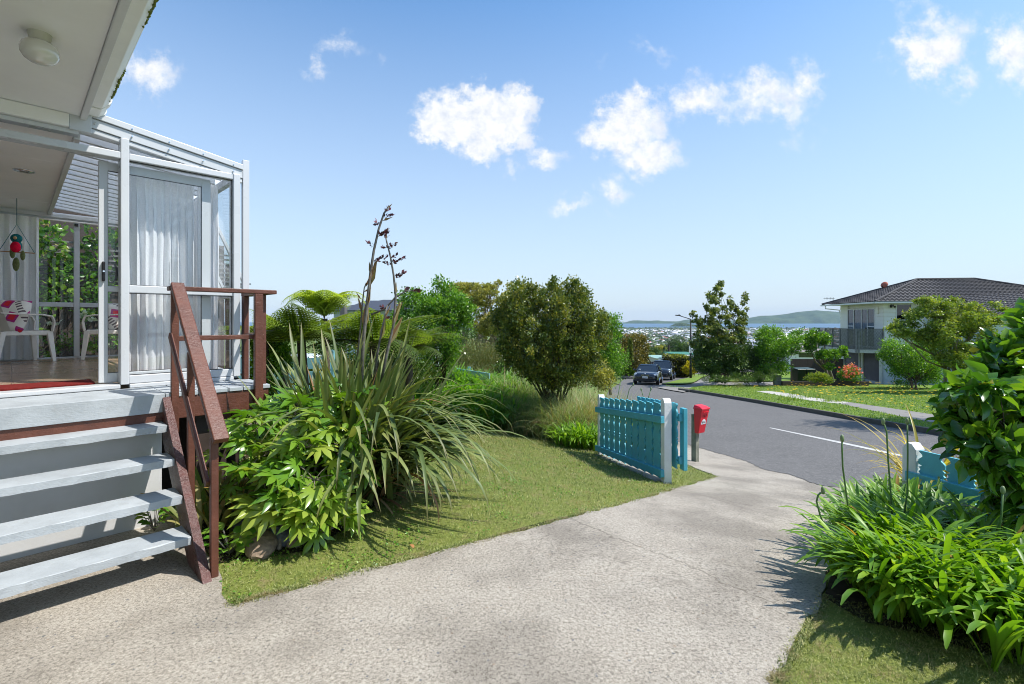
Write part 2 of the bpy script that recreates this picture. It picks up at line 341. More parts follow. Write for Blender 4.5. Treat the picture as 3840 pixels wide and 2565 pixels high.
# ------------------------------------------------------------------ mesh helpers
def vkeep(): pass
class MB:
    def __init__(s, M=None): s.v = []; s.f = []; s.M = M or Matrix.Identity(4); s.mi = []
    def raw(s, vs, fs, mi=0):
        b = len(s.v); s.v += [tuple(s.M @ Vector(v)) for v in vs]; s.f += [tuple(i+b for i in f) for f in fs]; s.mi += [mi]*len(fs); return s
    def box(s, x0, x1, y0, y1, z0, z1, mi=0):
        return s.raw([(x0,y0,z0),(x1,y0,z0),(x1,y1,z0),(x0,y1,z0),(x0,y0,z1),(x1,y0,z1),(x1,y1,z1),(x0,y1,z1)],
                     [(0,3,2,1),(4,5,6,7),(0,1,5,4),(1,2,6,5),(2,3,7,6),(3,0,4,7)], mi)
    def beam(s, a, b, w, h, up=(0,0,1), mi=0):      # box from a to b, w wide, h tall, centred
        a = Vector(a); b = Vector(b); d = (b-a).normalized(); u = Vector(up); r = d.cross(u).normalized(); u = r.cross(d)
        vs = []
        for p in (a, b):
            for i, j in ((-1,-1),(1,-1),(1,1),(-1,1)): vs.append(p+r*(i*w/2)+u*(j*h/2))
        return s.raw(vs, [(0,1,2,3),(7,6,5,4),(0,4,5,1),(1,5,6,2),(2,6,7,3),(3,7,4,0)], mi)
    def prism(s, poly, axis, a, b, mi=0):            # 2-D outline pushed along an axis
        n = len(poly); vs = []
        for c in (a, b):
            for (p, q) in poly: vs.append({0:(c,p,q), 1:(p,c,q), 2:(p,q,c)}[axis])
        fs = [tuple(range(n)), tuple(range(2*n-1, n-1, -1))]+[(i, i+n, (i+1)%n+n, (i+1)%n) for i in range(n)]
        return s.raw(vs, fs, mi)
    def tube(s, pts, r, n=8, mi=0, cap=True):
        pts = [Vector(p) for p in pts]; rs = r if hasattr(r, '__len__') else [r]*len(pts); vs = []; fs = []
        up = Vector((0,0,1)); pr = None
        for i, p in enumerate(pts):
            d = (pts[min(i+1, len(pts)-1)]-pts[max(i-1, 0)]).normalized()
            if pr is None: pr = d.cross(up if abs(d.z) < .9 else Vector((1,0,0))).normalized()
            pr = (pr-d*pr.dot(d)).normalized(); q = d.cross(pr)
            for k in range(n): a = 2*math.pi*k/n; vs.append(p+(pr*math.cos(a)+q*math.sin(a))*rs[i])
        for i in range(len(pts)-1):
            for k in range(n): fs.append((i*n+k, i*n+(k+1)%n, (i+1)*n+(k+1)%n, (i+1)*n+k))
        if cap: fs += [tuple(range(n-1, -1, -1)), tuple((len(pts)-1)*n+k for k in range(n))]
        return s.raw(vs, fs, mi)
    def lathe(s, prof, n=24, c=(0,0,0), mi=0):
        vs = []; fs = []; c = Vector(c)
        for (r, z) in prof:
            for k in range(n): a = 2*math.pi*k/n; vs.append(c+Vector((r*math.cos(a), r*math.sin(a), z)))
        for i in range(len(prof)-1):
            for k in range(n): fs.append((i*n+k, i*n+(k+1)%n, (i+1)*n+(k+1)%n, (i+1)*n+k))
        return s.raw(vs, fs, mi)
    def ball(s, c, r, n=10, m=7, sc=(1,1,1), mi=0, jit=0, seed=0):
        rn = random.Random(seed); vs = []; fs = []; c = Vector(c)
        for i in range(m+1):
            t = math.pi*i/m
            for k in range(n):
                a = 2*math.pi*k/n; q = 1+rn.uniform(-jit, jit)
                vs.append(c+Vector((math.sin(t)*math.cos(a)*sc[0], math.sin(t)*math.sin(a)*sc[1], math.cos(t)*sc[2]))*r*q)
        for i in range(m):
            for k in range(n): fs.append((i*n+k, (i+1)*n+k, (i+1)*n+(k+1)%n, i*n+(k+1)%n))
        return s.raw(vs, fs, mi)
    def build(s, name, mats, parent=None, bevel=0, smooth=False, seg=2, sub=0):
        me = bpy.data.meshes.new(name); me.from_pydata(s.v, [], s.f)
        for m in (mats if isinstance(mats, (list, tuple)) else [mats]): me.materials.append(m)
        if any(s.mi): me.polygons.foreach_set('material_index', s.mi)
        bm = bmesh.new(); bm.from_mesh(me); bmesh.ops.remove_doubles(bm, verts=bm.verts, dist=1e-5); bmesh.ops.recalc_face_normals(bm, faces=bm.faces)
        bm.to_mesh(me); bm.free()
        if smooth: me.polygons.foreach_set('use_smooth', [True]*len(me.polygons))
        me.update(); o = bpy.data.objects.new(name, me); COL.objects.link(o)
        if bevel:
            b = o.modifiers.new('bevel', 'BEVEL'); b.width = bevel; b.segments = seg; b.limit_method = 'ANGLE'
        if sub:
            b = o.modifiers.new('sub', 'SUBSURF'); b.levels = sub; b.render_levels = sub
        return under(o, parent)
def under(o, parent):
    if parent is not None: o.parent = parent; o.matrix_parent_inverse = parent.matrix_basis.inverted()
    return o
def tag(o, label=None, cat=None, group=None, kind=None):
    if label: o['label'] = label
    if cat: o['category'] = cat
    if group: o['group'] = group
    if kind: o['kind'] = kind
    return o
def thing(name, label, cat, loc=(0,0,0), rz=0, group=None):
    o = bpy.data.objects.new(name, None); COL.objects.link(o); o.location = loc; o.rotation_euler = (0,0,rz)
    o.matrix_basis  # basis is used by under()
    o.empty_display_size = .1
    return tag(o, label, cat, group)
def struct(o): o['kind'] = 'structure'; return o
def dup(root, loc, rz=0, label=None, group=None, scale=None):
    r = root.copy(); COL.objects.link(r); r.location = loc; r.rotation_euler = (0,0,rz)
    if scale is not None: r.scale = (scale,)*3 if not hasattr(scale, '__len__') else scale
    if label: r['label'] = label
    if group: r['group'] = group
    for ch in list(root.children):
        c = ch.copy(); COL.objects.link(c); c.parent = r
        for g in list(ch.children): d = g.copy(); COL.objects.link(d); d.parent = c
    return r
def npmesh(name, V, F, mat, parent=None, vc=None, smooth=False):
    me = bpy.data.meshes.new(name); V = np.asarray(V, np.float32); F = np.asarray(F, np.int32)
    n, k = F.shape
    me.vertices.add(len(V)); me.vertices.foreach_set('co', V.ravel()); me.loops.add(n*k); me.loops.foreach_set('vertex_index', F.ravel())
    me.polygons.add(n); me.polygons.foreach_set('loop_start', np.arange(0, n*k, k, dtype=np.int32)); me.polygons.foreach_set('loop_total', np.full(n, k, np.int32))
    if smooth: me.polygons.foreach_set('use_smooth', np.ones(n, bool))
    if vc is not None:
        a = me.color_attributes.new('vc', 'FLOAT_COLOR', 'POINT'); c = np.ones((len(V), 4), np.float32); c[:, :vc.shape[1]] = vc; a.data.foreach_set('color', c.ravel())
    me.materials.append(mat); me.update(calc_edges=True); o = bpy.data.objects.new(name, me); COL.objects.link(o)
    return under(o, parent)
# sheets of ground
def sheet(name, poly, off, step, mat, lip=0.0):
    bm = bmesh.new(); vs = [bm.verts.new((x, y, 0)) for x, y in poly]; bm.faces.new(vs)
    xs = [p[0] for p in poly]; ys = [p[1] for p in poly]
    for ax, lo, hi in ((0, min(xs), max(xs)), (1, min(ys), max(ys))):
        c = math.floor(lo/step)*step+step
        while c < hi:
            st = step
            if ax == 1 and c > 14: st = step*3
            no = (1,0,0) if ax == 0 else (0,1,0); co = (c,0,0) if ax == 0 else (0,c,0)
            bmesh.ops.bisect_plane(bm, geom=bm.verts[:]+bm.edges[:]+bm.faces[:], plane_co=co, plane_no=no, dist=1e-6)
            c += st
    for v in bm.verts: v.co.z = g1(v.co.x, v.co.y)+off
    if lip:
        ed = [e for e in bm.edges if e.is_boundary]; r = bmesh.ops.extrude_edge_only(bm, edges=ed)
        for v in r['geom']:
            if isinstance(v, bmesh.types.BMVert): v.co.z -= lip
    bmesh.ops.recalc_face_normals(bm, faces=bm.faces)
    me = bpy.data.meshes.new(name); bm.to_mesh(me); bm.free(); me.materials.append(mat)
    if me.polygons and sum(p.normal.z for p in me.polygons) < 0: me.flip_normals()
    o = bpy.data.objects.new(name, me); COL.objects.link(o); return struct(o)
# ------------------------------------------------------------------ plant helpers (numpy)
def rng(s): return np.random.default_rng(s)
def blades(base, az, p0, bend, L, W, segs=7, pw=1.6, fold=.18, prof='strap', rnd=None, old=None, azb=None, rg=None):
    n = len(base); t = np.linspace(0, 1, segs+1); B = lambda a: np.broadcast_to(np.asarray(a, float), (n,))
    az, p0, bend, L, W = map(B, (az, p0, bend, L, W)); azb = B(0 if azb is None else azb)
    pit = p0[:, None]-bend[:, None]*(t[None]**pw); azz = az[:, None]+azb[:, None]*t[None]**1.5
    d = np.stack([np.cos(pit)*np.cos(azz), np.cos(pit)*np.sin(azz), np.sin(pit)], -1)
    st = d*(L/segs)[:, None, None]; c = np.zeros((n, segs+1, 3)); c[:, 1:] = np.cumsum((st[:, :-1]+st[:, 1:])/2, 1); c += np.asarray(base)[:, None]
    if prof == 'strap': w = np.interp(t, [0, .12, .55, .85, 1], [.55, .85, 1, .7, .04])
    elif prof == 'flax': w = np.interp(t, [0, .15, .6, .9, 1], [.75, 1, .85, .35, .02])
    elif prof == 'grass': w = np.interp(t, [0, .3, .7, 1], [.8, 1, .6, .05])
    else: w = np.interp(t, [0, .22, .6, .9, 1], [.35, .85, 1, .85, .2])
    sd = np.stack([-np.sin(azz), np.cos(azz), np.zeros_like(azz)], -1); nm = np.cross(d, sd); hw = (W[:, None]*w[None]/2)[..., None]
    nm *= np.where(nm[..., 2:] < 0, -1, 1)
    Lf = c-sd*hw+nm*hw*fold*2; Rt = c+sd*hw+nm*hw*fold*2
    V = np.stack([Lf, c, Rt], 2).reshape(-1, 3)
    i = np.arange(n)[:, None]*(segs+1)*3+np.arange(segs)[None]*3
    q = np.stack([np.stack([i, i+1, i+4, i+3], -1), np.stack([i+1, i+2, i+5, i+4], -1)], 2).reshape(-1, 4)
    if rnd is None: rnd = (rg or rng(1)).random(n)
    if old is None: old = np.zeros(n)
    vc = np.zeros((n, segs+1, 3, 3)); vc[..., 0] = rnd[:, None, None]; vc[..., 1] = t[None, :, None]; vc[..., 2] = old[:, None, None]
    return V, q, vc.reshape(-1, 3)
def merge(parts):
    V = []; F = []; C = []; b = 0
    for v, f, c in parts: V.append(v); F.append(f+b); C.append(c); b += len(v)
    return np.concatenate(V), np.concatenate(F), np.concatenate(C)
def frames(d, rg, flat=None):
    d = d/np.linalg.norm(d, axis=1, keepdims=True); r = rg.normal(size=d.shape)
    if flat is not None: r = np.array([0, 0, 1.])+r*flat
    n = r-d*(r*d).sum(1, keepdims=True); n /= np.linalg.norm(n, axis=1, keepdims=True)+1e-9
    return np.stack([np.cross(n, d), d, n], -1)      # columns: side, along, normal
def scatter(T, pos_, d, size, rnd, rg, flat=None, old=None):   # T=(verts, quads): a leaf lying along +y, facing +z
    tv, tf = T; n = len(pos_); M = frames(d, rg, flat); size = np.broadcast_to(size, (n,))
    V = np.einsum('nij,kj->nki', M, tv)*size[:, None, None]+pos_[:, None]
    Fq = tf[None]+(np.arange(n)*len(tv))[:, None, None]
    vc = np.zeros((n, len(tv), 3)); vc[..., 0] = np.clip(rnd, 0, 1)[:, None]; vc[..., 1] = tv[None, :, 1]
    if old is not None: vc[..., 2] = old[:, None]
    return V.reshape(-1, 3), Fq.reshape(-1, tf.shape[1]), vc.reshape(-1, 3)
DIA = (np.array([(0,0,0),(.32,.45,.05),(0,1,-.05),(-.32,.45,.05)]), np.array([(0,1,2,3)]))
BROAD = (np.array([(0,0,0),(.22,.16,.06),(.34,.45,.09),(.2,.8,.03),(0,1.04,-.1),(-.2,.8,.03),(-.34,.45,.09),(-.22,.16,.06),(0,.45,0),(0,.8,-.03)]),
         np.array([(0,1,2,8),(8,2,3,9),(9,3,4,4),(0,8,6,7),(8,9,5,6),(9,4,4,5)]))
BROAD = (BROAD[0], np.array([(0,1,2,8),(8,2,3,9),(0,8,6,7),(8,9,5,6),(9,3,4,5)]))
BROADN = (BROAD[0]*np.array([.78, 1, 1.6]), BROAD[1])
SLIM = (np.array([(0,0,0),(.10,.35,.02),(0,1,0),(-.10,.35,.02)]), np.array([(0,1,2,3)]))
NEED = (np.array([(0,0,0),(.07,.5,0),(0,1,0),(-.07,.5,0)]), np.array([(0,1,2,3)]))
SPRAY = (np.array([(0,0,0),(.5,.35,-.02),(.12,.45,.02),(.42,.75,-.06),(0,1.05,-.1),(-.42,.75,-.06),(-.12,.45,.02),(-.5,.35,-.02)]),
         np.array([(0,1,2,6),(0,2,6,7),(6,2,3,4),(6,4,5,5)]))
SPRAY = (SPRAY[0], np.array([(0,1,2,2),(0,2,6,6),(0,6,7,7),(2,3,4,4),(2,4,6,6),(6,4,5,5)]))
SPRAY = (SPRAY[0], SPRAY[1][:, :3])
def palmate(nl=8, seed=0):
    rn = random.Random(seed); vs = [(0,0,0)]; fs = []
    def pt(r, a, z): vs.append((r*math.sin(a), r*math.cos(a)+.0, z)); return len(vs)-1
    for k in range(nl):
        a = R_(-125+250*k/(nl-1)); h = R_(250/(nl-1)/2); rl = (1.0 if abs(a) < 1.2 else .78)*rn.uniform(.92, 1.05)
        s0 = pt(.30, a-h, -.02); b0 = pt(rl*.62, a-h*.72, -.10); tip = pt(rl, a, -.32*rl); b1 = pt(rl*.62, a+h*.72, -.10); s1 = pt(.30, a+h, -.02); mid = pt(rl*.58, a, -.04)
        fs += [(0, s0, mid), (0, mid, s1), (s0, b0, mid), (mid, b1, s1), (b0, tip, mid), (mid, tip, b1)]
    return np.array(vs), np.array(fs)
def dirs(rg, n):
    v = rg.normal(size=(n, 3)); return v/np.linalg.norm(v, axis=1, keepdims=True)
def crown(lobes, n, size, T, seed, per=10, spread=.17, shell=(.45, 1.05), up=.25, flat=None, vary=.27, bias=0.0, szvar=.35, hang=0.0):
    rg = rng(seed); L = np.array(lobes, float); wgt = (L[:, 3]*L[:, 5])**.9; wgt /= wgt.sum(); nc = max(1, n//per)
    li = rg.choice(len(L), nc, p=wgt); d = dirs(rg, nc); r = rg.uniform(shell[0]**2, shell[1]**2, nc)**.5
    cc = L[li, :3]+d*r[:, None]*L[li, 3:6]
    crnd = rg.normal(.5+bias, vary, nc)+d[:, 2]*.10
    pos_ = np.repeat(cc, per, 0)+rg.normal(size=(nc*per, 3))*np.repeat(L[li, 3:6], per, 0)*spread
    dd = np.repeat(d, per, 0)*.7+rg.normal(size=(nc*per, 3))*.7; dd[:, 2] += up-hang
    sz = size*rg.uniform(1-szvar, 1+szvar, nc*per)
    return scatter(T, pos_, dd, sz, np.repeat(crnd, per)+rg.normal(size=nc*per)*.11, rg, flat), cc
def lobe(px, py, rx, ry, Y, ds=1.0, dY=0.0):
    c = P(px, py, Y+dY); k = (Y+dY)/F_PX; return (c.x, c.y, c.z, rx*k, rx*k*ds, ry*k)
def polylobes(poly, n, rx, ry, Y, seed, ds=1.0, depth=1.0):
    r = random.Random(seed); xs = [p[0] for p in poly]; ys = [p[1] for p in poly]; out = []
    def inside(x, y):
        c = False; j = len(poly)-1
        for i in range(len(poly)):
            (a, b), (d, e) = poly[i], poly[j]
            if (b > y) != (e > y) and x < (d-a)*(y-b)/(e-b)+a: c = not c
            j = i
        return c
    def dist(x, y):
        m = 1e9
        for (a, b), (d, e) in zip(poly, poly[1:]+poly[:1]):
            L = (d-a)**2+(e-b)**2 or 1; t = max(0, min(1, ((x-a)*(d-a)+(y-b)*(e-b))/L)); m = min(m, math.hypot(x-a-t*(d-a), y-b-t*(e-b)))
        return m
    R = max(dist(r.uniform(min(xs), max(xs)), r.uniform(min(ys), max(ys))) if 1 else 0 for _ in range(60)); R = min(R, (max(xs)-min(xs))/2)
    while len(out) < n:
        x, y = r.uniform(min(xs), max(xs)), r.uniform(min(ys), max(ys))
        if not inside(x, y): continue
        d = min(dist(x, y), R); h = math.sqrt(max(0, R*R-(R-d)**2))*Y/F_PX*depth; s = r.uniform(.6, 1.25)
        if d < rx*.45: x += 0; s *= .75
        out.append(lobe(x, y, rx*s, ry*s, Y+r.uniform(-1, 1)*h, ds))
    return out
def trunkmesh(base, targets, r0, seed, fork=.35, mb=None, nb=0, stems=1, wig=.05, n=6):
    rn = random.Random(seed); mb = mb or MB(); base = Vector(base); T = [Vector(t[:3]) for t in targets]
    ctr = sum(T, Vector())/len(T)
    forks = []
    for s_ in range(stems):
        a = 2*math.pi*s_/max(stems, 1)+rn.random(); b = base+Vector((math.cos(a), math.sin(a), 0))*(r0*2.5 if stems > 1 else 0)
        b.z = base.z-.05
        f = b.lerp(ctr, fork)+Vector((rn.uniform(-wig, wig), rn.uniform(-wig, wig), 0))*2
        m = b.lerp(f, .5)+Vector((rn.uniform(-wig, wig), rn.uniform(-wig, wig), 0))
        mb.tube([b, m, f], [r0, r0*.82, r0*.7], 8); forks.append(f)
    for i, t in enumerate(T):
        f = min(forks, key=lambda q: (q-t).length+rn.random()*.1); d = (t-f).length
        p1 = f.lerp(t, .35)+Vector([rn.uniform(-1, 1)*d*.09 for _ in range(3)]); p2 = f.lerp(t, .7)+Vector([rn.uniform(-1, 1)*d*.09 for _ in range(3)])
        mb.tube([f-Vector((0,0,.02)), p1, p2, t], [r0*.55, r0*.4, r0*.25, r0*.1], n)
        L = targets[i]
        for _ in range(nb):
            q = Vector([rn.gauss(0, 1) for _ in range(3)]).normalized(); e = t+Vector((q.x*L[3]*.8, q.y*L[4]*.8, q.z*L[5]*.8)); s = p1.lerp(t, rn.random())
            m = s.lerp(e, .5)+Vector([rn.uniform(-1, 1)*L[3]*.08 for _ in range(3)])
            mb.tube([s, m, e], [r0*.2, r0*.12, r0*.04], 4)
    return mb
def tree(name, label, cat, base, lobes, n, size, mat, T=DIA, seed=1, bark=None, r0=.06, group=None, stems=1, nb=4, fork=.35, trunk=True, wig=.05, **kw):
    root = thing(name, label, cat, tuple(base), 0, group); tl = lobes[::max(1, len(lobes)//26)]
    (V, Fq, C), cc = crown(lobes, n, size, T, seed, **kw)
    npmesh('crown', V, Fq, mat, root, C)
    if trunk: trunkmesh(base, tl, r0, seed, fork, nb=nb, stems=stems, wig=wig).build('trunk', bark or BARK, root, smooth=True)
    return root
def text_mesh(name, s, mat, parent, M, size, ext=.002):
    c = bpy.data.curves.new(name, 'FONT'); c.body = s; c.size = size; c.align_x = 'CENTER'; c.align_y = 'CENTER'; c.extrude = ext
    t = bpy.data.objects.new('tmp', c); dg = bpy.context.evaluated_depsgraph_get(); me = bpy.data.meshes.new_from_object(t.evaluated_get(dg)) if False else t.to_mesh().copy()
    me.transform(M); me.name = name; me.materials.clear(); me.materials.append(mat); o = bpy.data.objects.new(name, me); COL.objects.link(o); t.to_mesh_clear(); bpy.data.objects.remove(t)
    return under(o, parent)
# ================================================================== GROUND, ROAD, SEA, HILLS
def terrain():
    ys = np.concatenate([np.arange(-6, 16, .5), np.arange(16, 60, 2), np.geomspace(60, 3300, 40), np.array([3600, 5000, 9000, 13000])])
    us = np.linspace(-1.25, 1.35, 70)
    V = []; 
    for y in ys:
        hw = max(y, 14)*1.0
        for u in us: V.append((u*hw, y, 0))
    V = np.array(V); z = G(V[:, 0], V[:, 1]); z = z-np.where(V[:, 1] < 60, .06, 0)
    far = V[:, 1] > 70
    z = np.where(far & (V[:, 1] < 1000), z+np.sin(V[:, 0]*.03+V[:, 1]*.011)*np.minimum(V[:, 1]*.004, 1.5), z)
    V[:, 2] = z; m = len(us); F = [(i*m+j, i*m+j+1, (i+1)*m+j+1, (i+1)*m+j) for i in range(len(ys)-1) for j in range(m-1)]
    return struct(npmesh('ground', V, F, GROUND))
terrain()
# road edges read off the ground
near = [xy(gp(*p)) for p in ((3209,1834),(3087,1823),(3040,1809),(2965,1781),(2867,1762),(2796,1729),(2700,1702),(2617,1678),(2529,1652))]
def ragged(pts, sd, amp=.012, st=.10):
    r = random.Random(sd); out = []
    for a, b in zip(pts[:-1], pts[1:]):
        n = max(1, int(math.dist(a, b)/st)); out += [(a[0]+(b[0]-a[0])*i/n+r.gauss(0, amp), a[1]+(b[1]-a[1])*i/n+r.gauss(0, amp)) for i in range(n)]
    return out+[pts[-1]]
near = [(6.2, -4), (5.6, 4.0)]+ragged(near, 7, .016, .07)+[(3.3, 13.5), (3.8, 20), (5.6, 28), (7.7, 35), (10.5, 45), (13, 60), (16, 90)]
kerb = [(10.3, -4), (10.25, 8), (10.2, 14), (10.15, 20), (10.0, 24)]+[(9.75, 28), (9.62, 31.2)]
corner = [(9.75, 32.3), (10.4, 33.6), (13.5, 39.5), (16.4, 44.8), (20.0, 50.5), (27, 57)]
road = near+[(40, 95), (60, 72), (44, 60)]+[(27, 57)]+corner[::-1][1:]+kerb[::-1]
sheet('road', road, .006, .5, ASPH)
# driveway: concrete from the steps to the road
dl = [(810,2176),(835,2225),(868,2258),(905,2258),(1000,2232),(1100,2208),(1280,2162),(1449,2120),(1660,2064),(1868,2013),(2010,1974),(2148,1935),(2290,1901),(2427,1865),(2490,1845),(2543,1828),(2620,1806),(2665,1795),(2689,1786),(2660,1775),(2600,1752),(2529,1724)]
dr_ = [(2885,2563),(2895,2533),(2990,2384),(3087,2228),(3120,2130),(3150,2050),(3190,1960),(3230,1900),(3290,1860)]
A44 = R_(44)
def HS(s, t): return (s*math.sin(A44)-t*math.cos(A44), s*math.cos(A44)+t*math.sin(A44))
edgeL = ragged([xy(gp(*p)) for p in dl], 1, .017); edgeR = ragged([xy(gp(*p)) for p in dr_], 2)
drv = [HS(.9, 4.6), HS(.9, 3.45)]+edgeL+[(3.0, 11.0), (4.4, 11.2)]+[(4.6, 9.0), (5.2, 7.3), (6.0, 6.2)]+edgeR[::-1]+[(1.0, 1.2), (.8, -3.5), (-7, -3.5), HS(-4, 4.6)]
sheet('driveway', drv, 0.0, .35, CONC, lip=.05)
# lawns: a sheet just below the concrete
lawn_poly = [HS(.72, 5.2), HS(.72, 3.2), (-1.9, 2.55), (-1.45, 2.45), xy(gp(1500,2120)), xy(gp(2400,1885)), xy(gp(2705,1787)), xy(gp(2620,1735)), (2.95, 8.6), (2.6, 10.5), (2.2, 12.5), (-4.5, 13.0), (-7.5, 11), (-5, 6.5)]
sheet('lawn', lawn_poly, -.012, .35, LAWN)
sheet('lawn', [(.8, 1.0), xy(gp(2870,2580)), xy(gp(3080,2228)), xy(gp(3140,2050)), xy(gp(3200,1920)), (5.2, 6.0), (6.1, 3.0), (5.5, -1), (.9, -1)], -.012, .35, LAWN)
# verge across the road, footpath, kerb, line
cx_ = [xy(gp(*p, .06)) for p in ((2583,1461),(2592,1457),(2640,1450),(2700,1446),(2760,1447),(2860,1449),(2938,1447))]
sheet('verge', kerb[:1]+[(10.3+.12, -4)]+[(x+.12, y) for x, y in kerb[1:5]]+cx_+[xy(gp(3240,1446,.06)), (60, 30), (60, -4)], .125, .8, VERGE)
sheet('verge', [xy(gp(*p, .06)) for p in ((2657,1433),(2780,1432),(2930,1431),(3060,1431),(3250,1431))]+[(48, 44), (40, 60), (24, 56)]+[xy(gp(2700, 1404, .06))], .115, 1.2, VERGE)
vg = [(x+.14, y-.1) for x, y in corner[1:]]
sheet('verge', [xy(gp(2483,1439.5,.12)), xy(gp(2536,1425.5,.12)), xy(gp(2579,1416,.12)), xy(gp(2588,1407,.12)), xy(gp(2620,1403,.12)), xy(gp(2660,1406,.12)), xy(gp(2640,1413,.12)), xy(gp(2625,1421,.12)), xy(gp(2610,1430,.12)), xy(gp(2590,1438,.12)), xy(gp(2540,1441,.12))], .135, .9, VERGE)
sheet('footpath', [xy(gp(*p, .06)) for p in ((2463,1452),(2487,1441),(2545,1442),(2592,1439),(2612,1431),(2628,1421),(2645,1412),(2665,1405),(2682,1405),(2668,1420),(2655,1434),(2780,1433),(2925,1432),(2945,1446),(2860,1449),(2800,1450),(2760,1447),(2700,1446),(2640,1450),(2590,1457),(2583,1462),(2564,1470),(2520,1463))], .056, .8, PATH)
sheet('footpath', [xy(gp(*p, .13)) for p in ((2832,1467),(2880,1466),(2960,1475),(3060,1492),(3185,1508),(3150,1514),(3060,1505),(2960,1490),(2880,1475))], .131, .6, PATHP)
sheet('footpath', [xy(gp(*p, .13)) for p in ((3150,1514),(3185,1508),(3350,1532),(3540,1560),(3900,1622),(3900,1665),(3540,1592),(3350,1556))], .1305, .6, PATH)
FPS = [[xy(gp(*p, .13)) for p in ((2832,1467),(2880,1466),(2960,1475),(3060,1492),(3185,1508),(3350,1532),(3540,1560),(3900,1622),(3900,1665),(3540,1592),(3350,1556),(3150,1514),(3060,1505),(2960,1490),(2880,1475))], cx_+[xy(gp(2938,1432,.06)), xy(gp(2650,1434,.06)), (10.1, 32)]]
def ribbon(name, pts, w, z0, z1, mat, side=1):
    mb = MB()
    for a, b in zip(pts[:-1], pts[1:]):
        n = max(1, int(math.dist(a, b)/1.5))
        for i in range(n):
            p = [a[k]+(b[k]-a[k])*i/n for k in (0, 1)]; q = [a[k]+(b[k]-a[k])*(i+1)/n for k in (0, 1)]
            d = Vector((q[0]-p[0], q[1]-p[1])).normalized(); r = Vector((d.y, -d.x))*w*side
            vs = []
            for (x, y) in (p, q):
                for o_, z in ((0, z0), (.03, z1-.02), (.05, z1), (1, z1), (1, z0)):
                    oo = r*o_; vs.append((x+oo.x, y+oo.y, g1(x, y)+z))
            mb.raw(vs, [(k, k+1, k+6, k+5) for k in range(4)]+([(0,1,2,3,4)] if i == 0 else [])+([(9,8,7,6,5)] if i == n-1 else []))
    return struct(mb.build(name, mat))
ribbon('kerb', kerb[:-1]+[(9.85, 26.6)], .13, -.05, .14, KERB)
ribbon('kerb', [(9.85, 26.7), kerb[-2], kerb[-1]]+corner[:2], .10, -.05, .055, KERB)
ribbon('kerb', corner[1:], .13, -.05, .14, KERB)
sheet('road_line', [xy(gp(*p)) for p in ((2884,1606),(2890,1604.8),(3140,1655.5),(3390,1709.5),(3382,1714.5),(3130,1659.5))], .011, .6, LINEM)
# sea and hills
o = MB().raw([(-12000, 3150, -59.5), (14000, 3150, -59.5), (14000, 13000, -59.5), (-12000, 13000, -59.5)], [(0,1,2,3)]).build('sea', SEAM); struct(o)
def hills(name, prof, Y, dep, base, seed):
    rg = rng(seed); xs = np.linspace(prof[0][0], prof[-1][0], 220); hs = np.interp(xs, [p[0] for p in prof], [p[1] for p in prof])
    X = (xs-CX)/F_PX*Y; top = ZC+(HY-hs)/F_PX*Y; V = []; m = 14
    nz = np.cumsum(rg.normal(size=(m+1, 220)), 1); nz -= np.linspace(0, 1, 220)*nz[:, -1:]; nz /= np.abs(nz).max()+1
    for j in range(m+1):
        t = j/m; k = math.sin(t*math.pi/2) if j < m else 1
        for i in range(220):
            rid = .16*math.sin(i*.55+j*.3)+.10*math.sin(i*1.27)+.25*nz[j, i]
            zz = base+(top[i]-base)*k*(1+rid*(1-t)*.8 if t < 1 else 1)
            V.append((X[i]*(1+.0*t), Y-dep*(1-t)*(1+rid*.3), max(zz, base-2)))
    for i in range(220): V.append((X[i], Y+dep, base-5))
    F = [(j*220+i, j*220+i+1, (j+1)*220+i+1, (j+1)*220+i) for j in range(m+1) for i in range(219)]
    return struct(npmesh(name, V, F, HILLM, None, None, True))
hills('hills', [(1500,1213),(2250,1212),(2318,1210.5),(2346,1209),(2356,1205),(2365,1201.7),(2394,1201),(2410,1202),(2436,1203),(2450,1202),(2463,1200.8),(2475,1203),(2487,1204.5),(2520,1205),(2545,1205),(2560,1201),(2572,1199),(2594,1197),(2640,1198),(2700,1203),(2740,1202),(2775,1199),(2791,1195),(2820,1190),(2852,1184),(2900,1183),(2950,1177),(2990,1170),(3021,1167),(3045,1165),(3063,1163.5),(3090,1167),(3120,1168),(3152,1171),(3300,1175),(3600,1168),(3900,1180),(4400,1200)], 8775, 500, -60, 3)
hills('headland', [(2508,1224.5),(2520,1219),(2532,1213),(2545,1210.5),(2556,1209.5),(2568,1212),(2580,1215),(2600,1217),(2640,1221),(2660,1224.5)], 4600, 90, -60, 5)
# haze
hz_ = MB().box(-12500, 14500, -40, 13200, -68, 215).build('haze', None); hz_['kind'] = 'stuff'; tag(hz_, 'thin blue air haze over the harbour and town', 'haze')
mh = bpy.data.materials.new('haze'); mh.use_nodes = True; nh = NT(mh.node_tree); ho = nh.n('ShaderNodeOutputMaterial'); pvv = nh.n('ShaderNodeVolumePrincipled')
pvv.inputs['Color'].default_value = (.62, .80, 1.0, 1); pvv.inputs['Density'].default_value = 3.8e-5; pvv.inputs['Anisotropy'].default_value = 0.0
nh.set(ho, 'Volume', pvv.outputs[0]); hz_.data.materials.clear(); hz_.data.materials.append(mh)
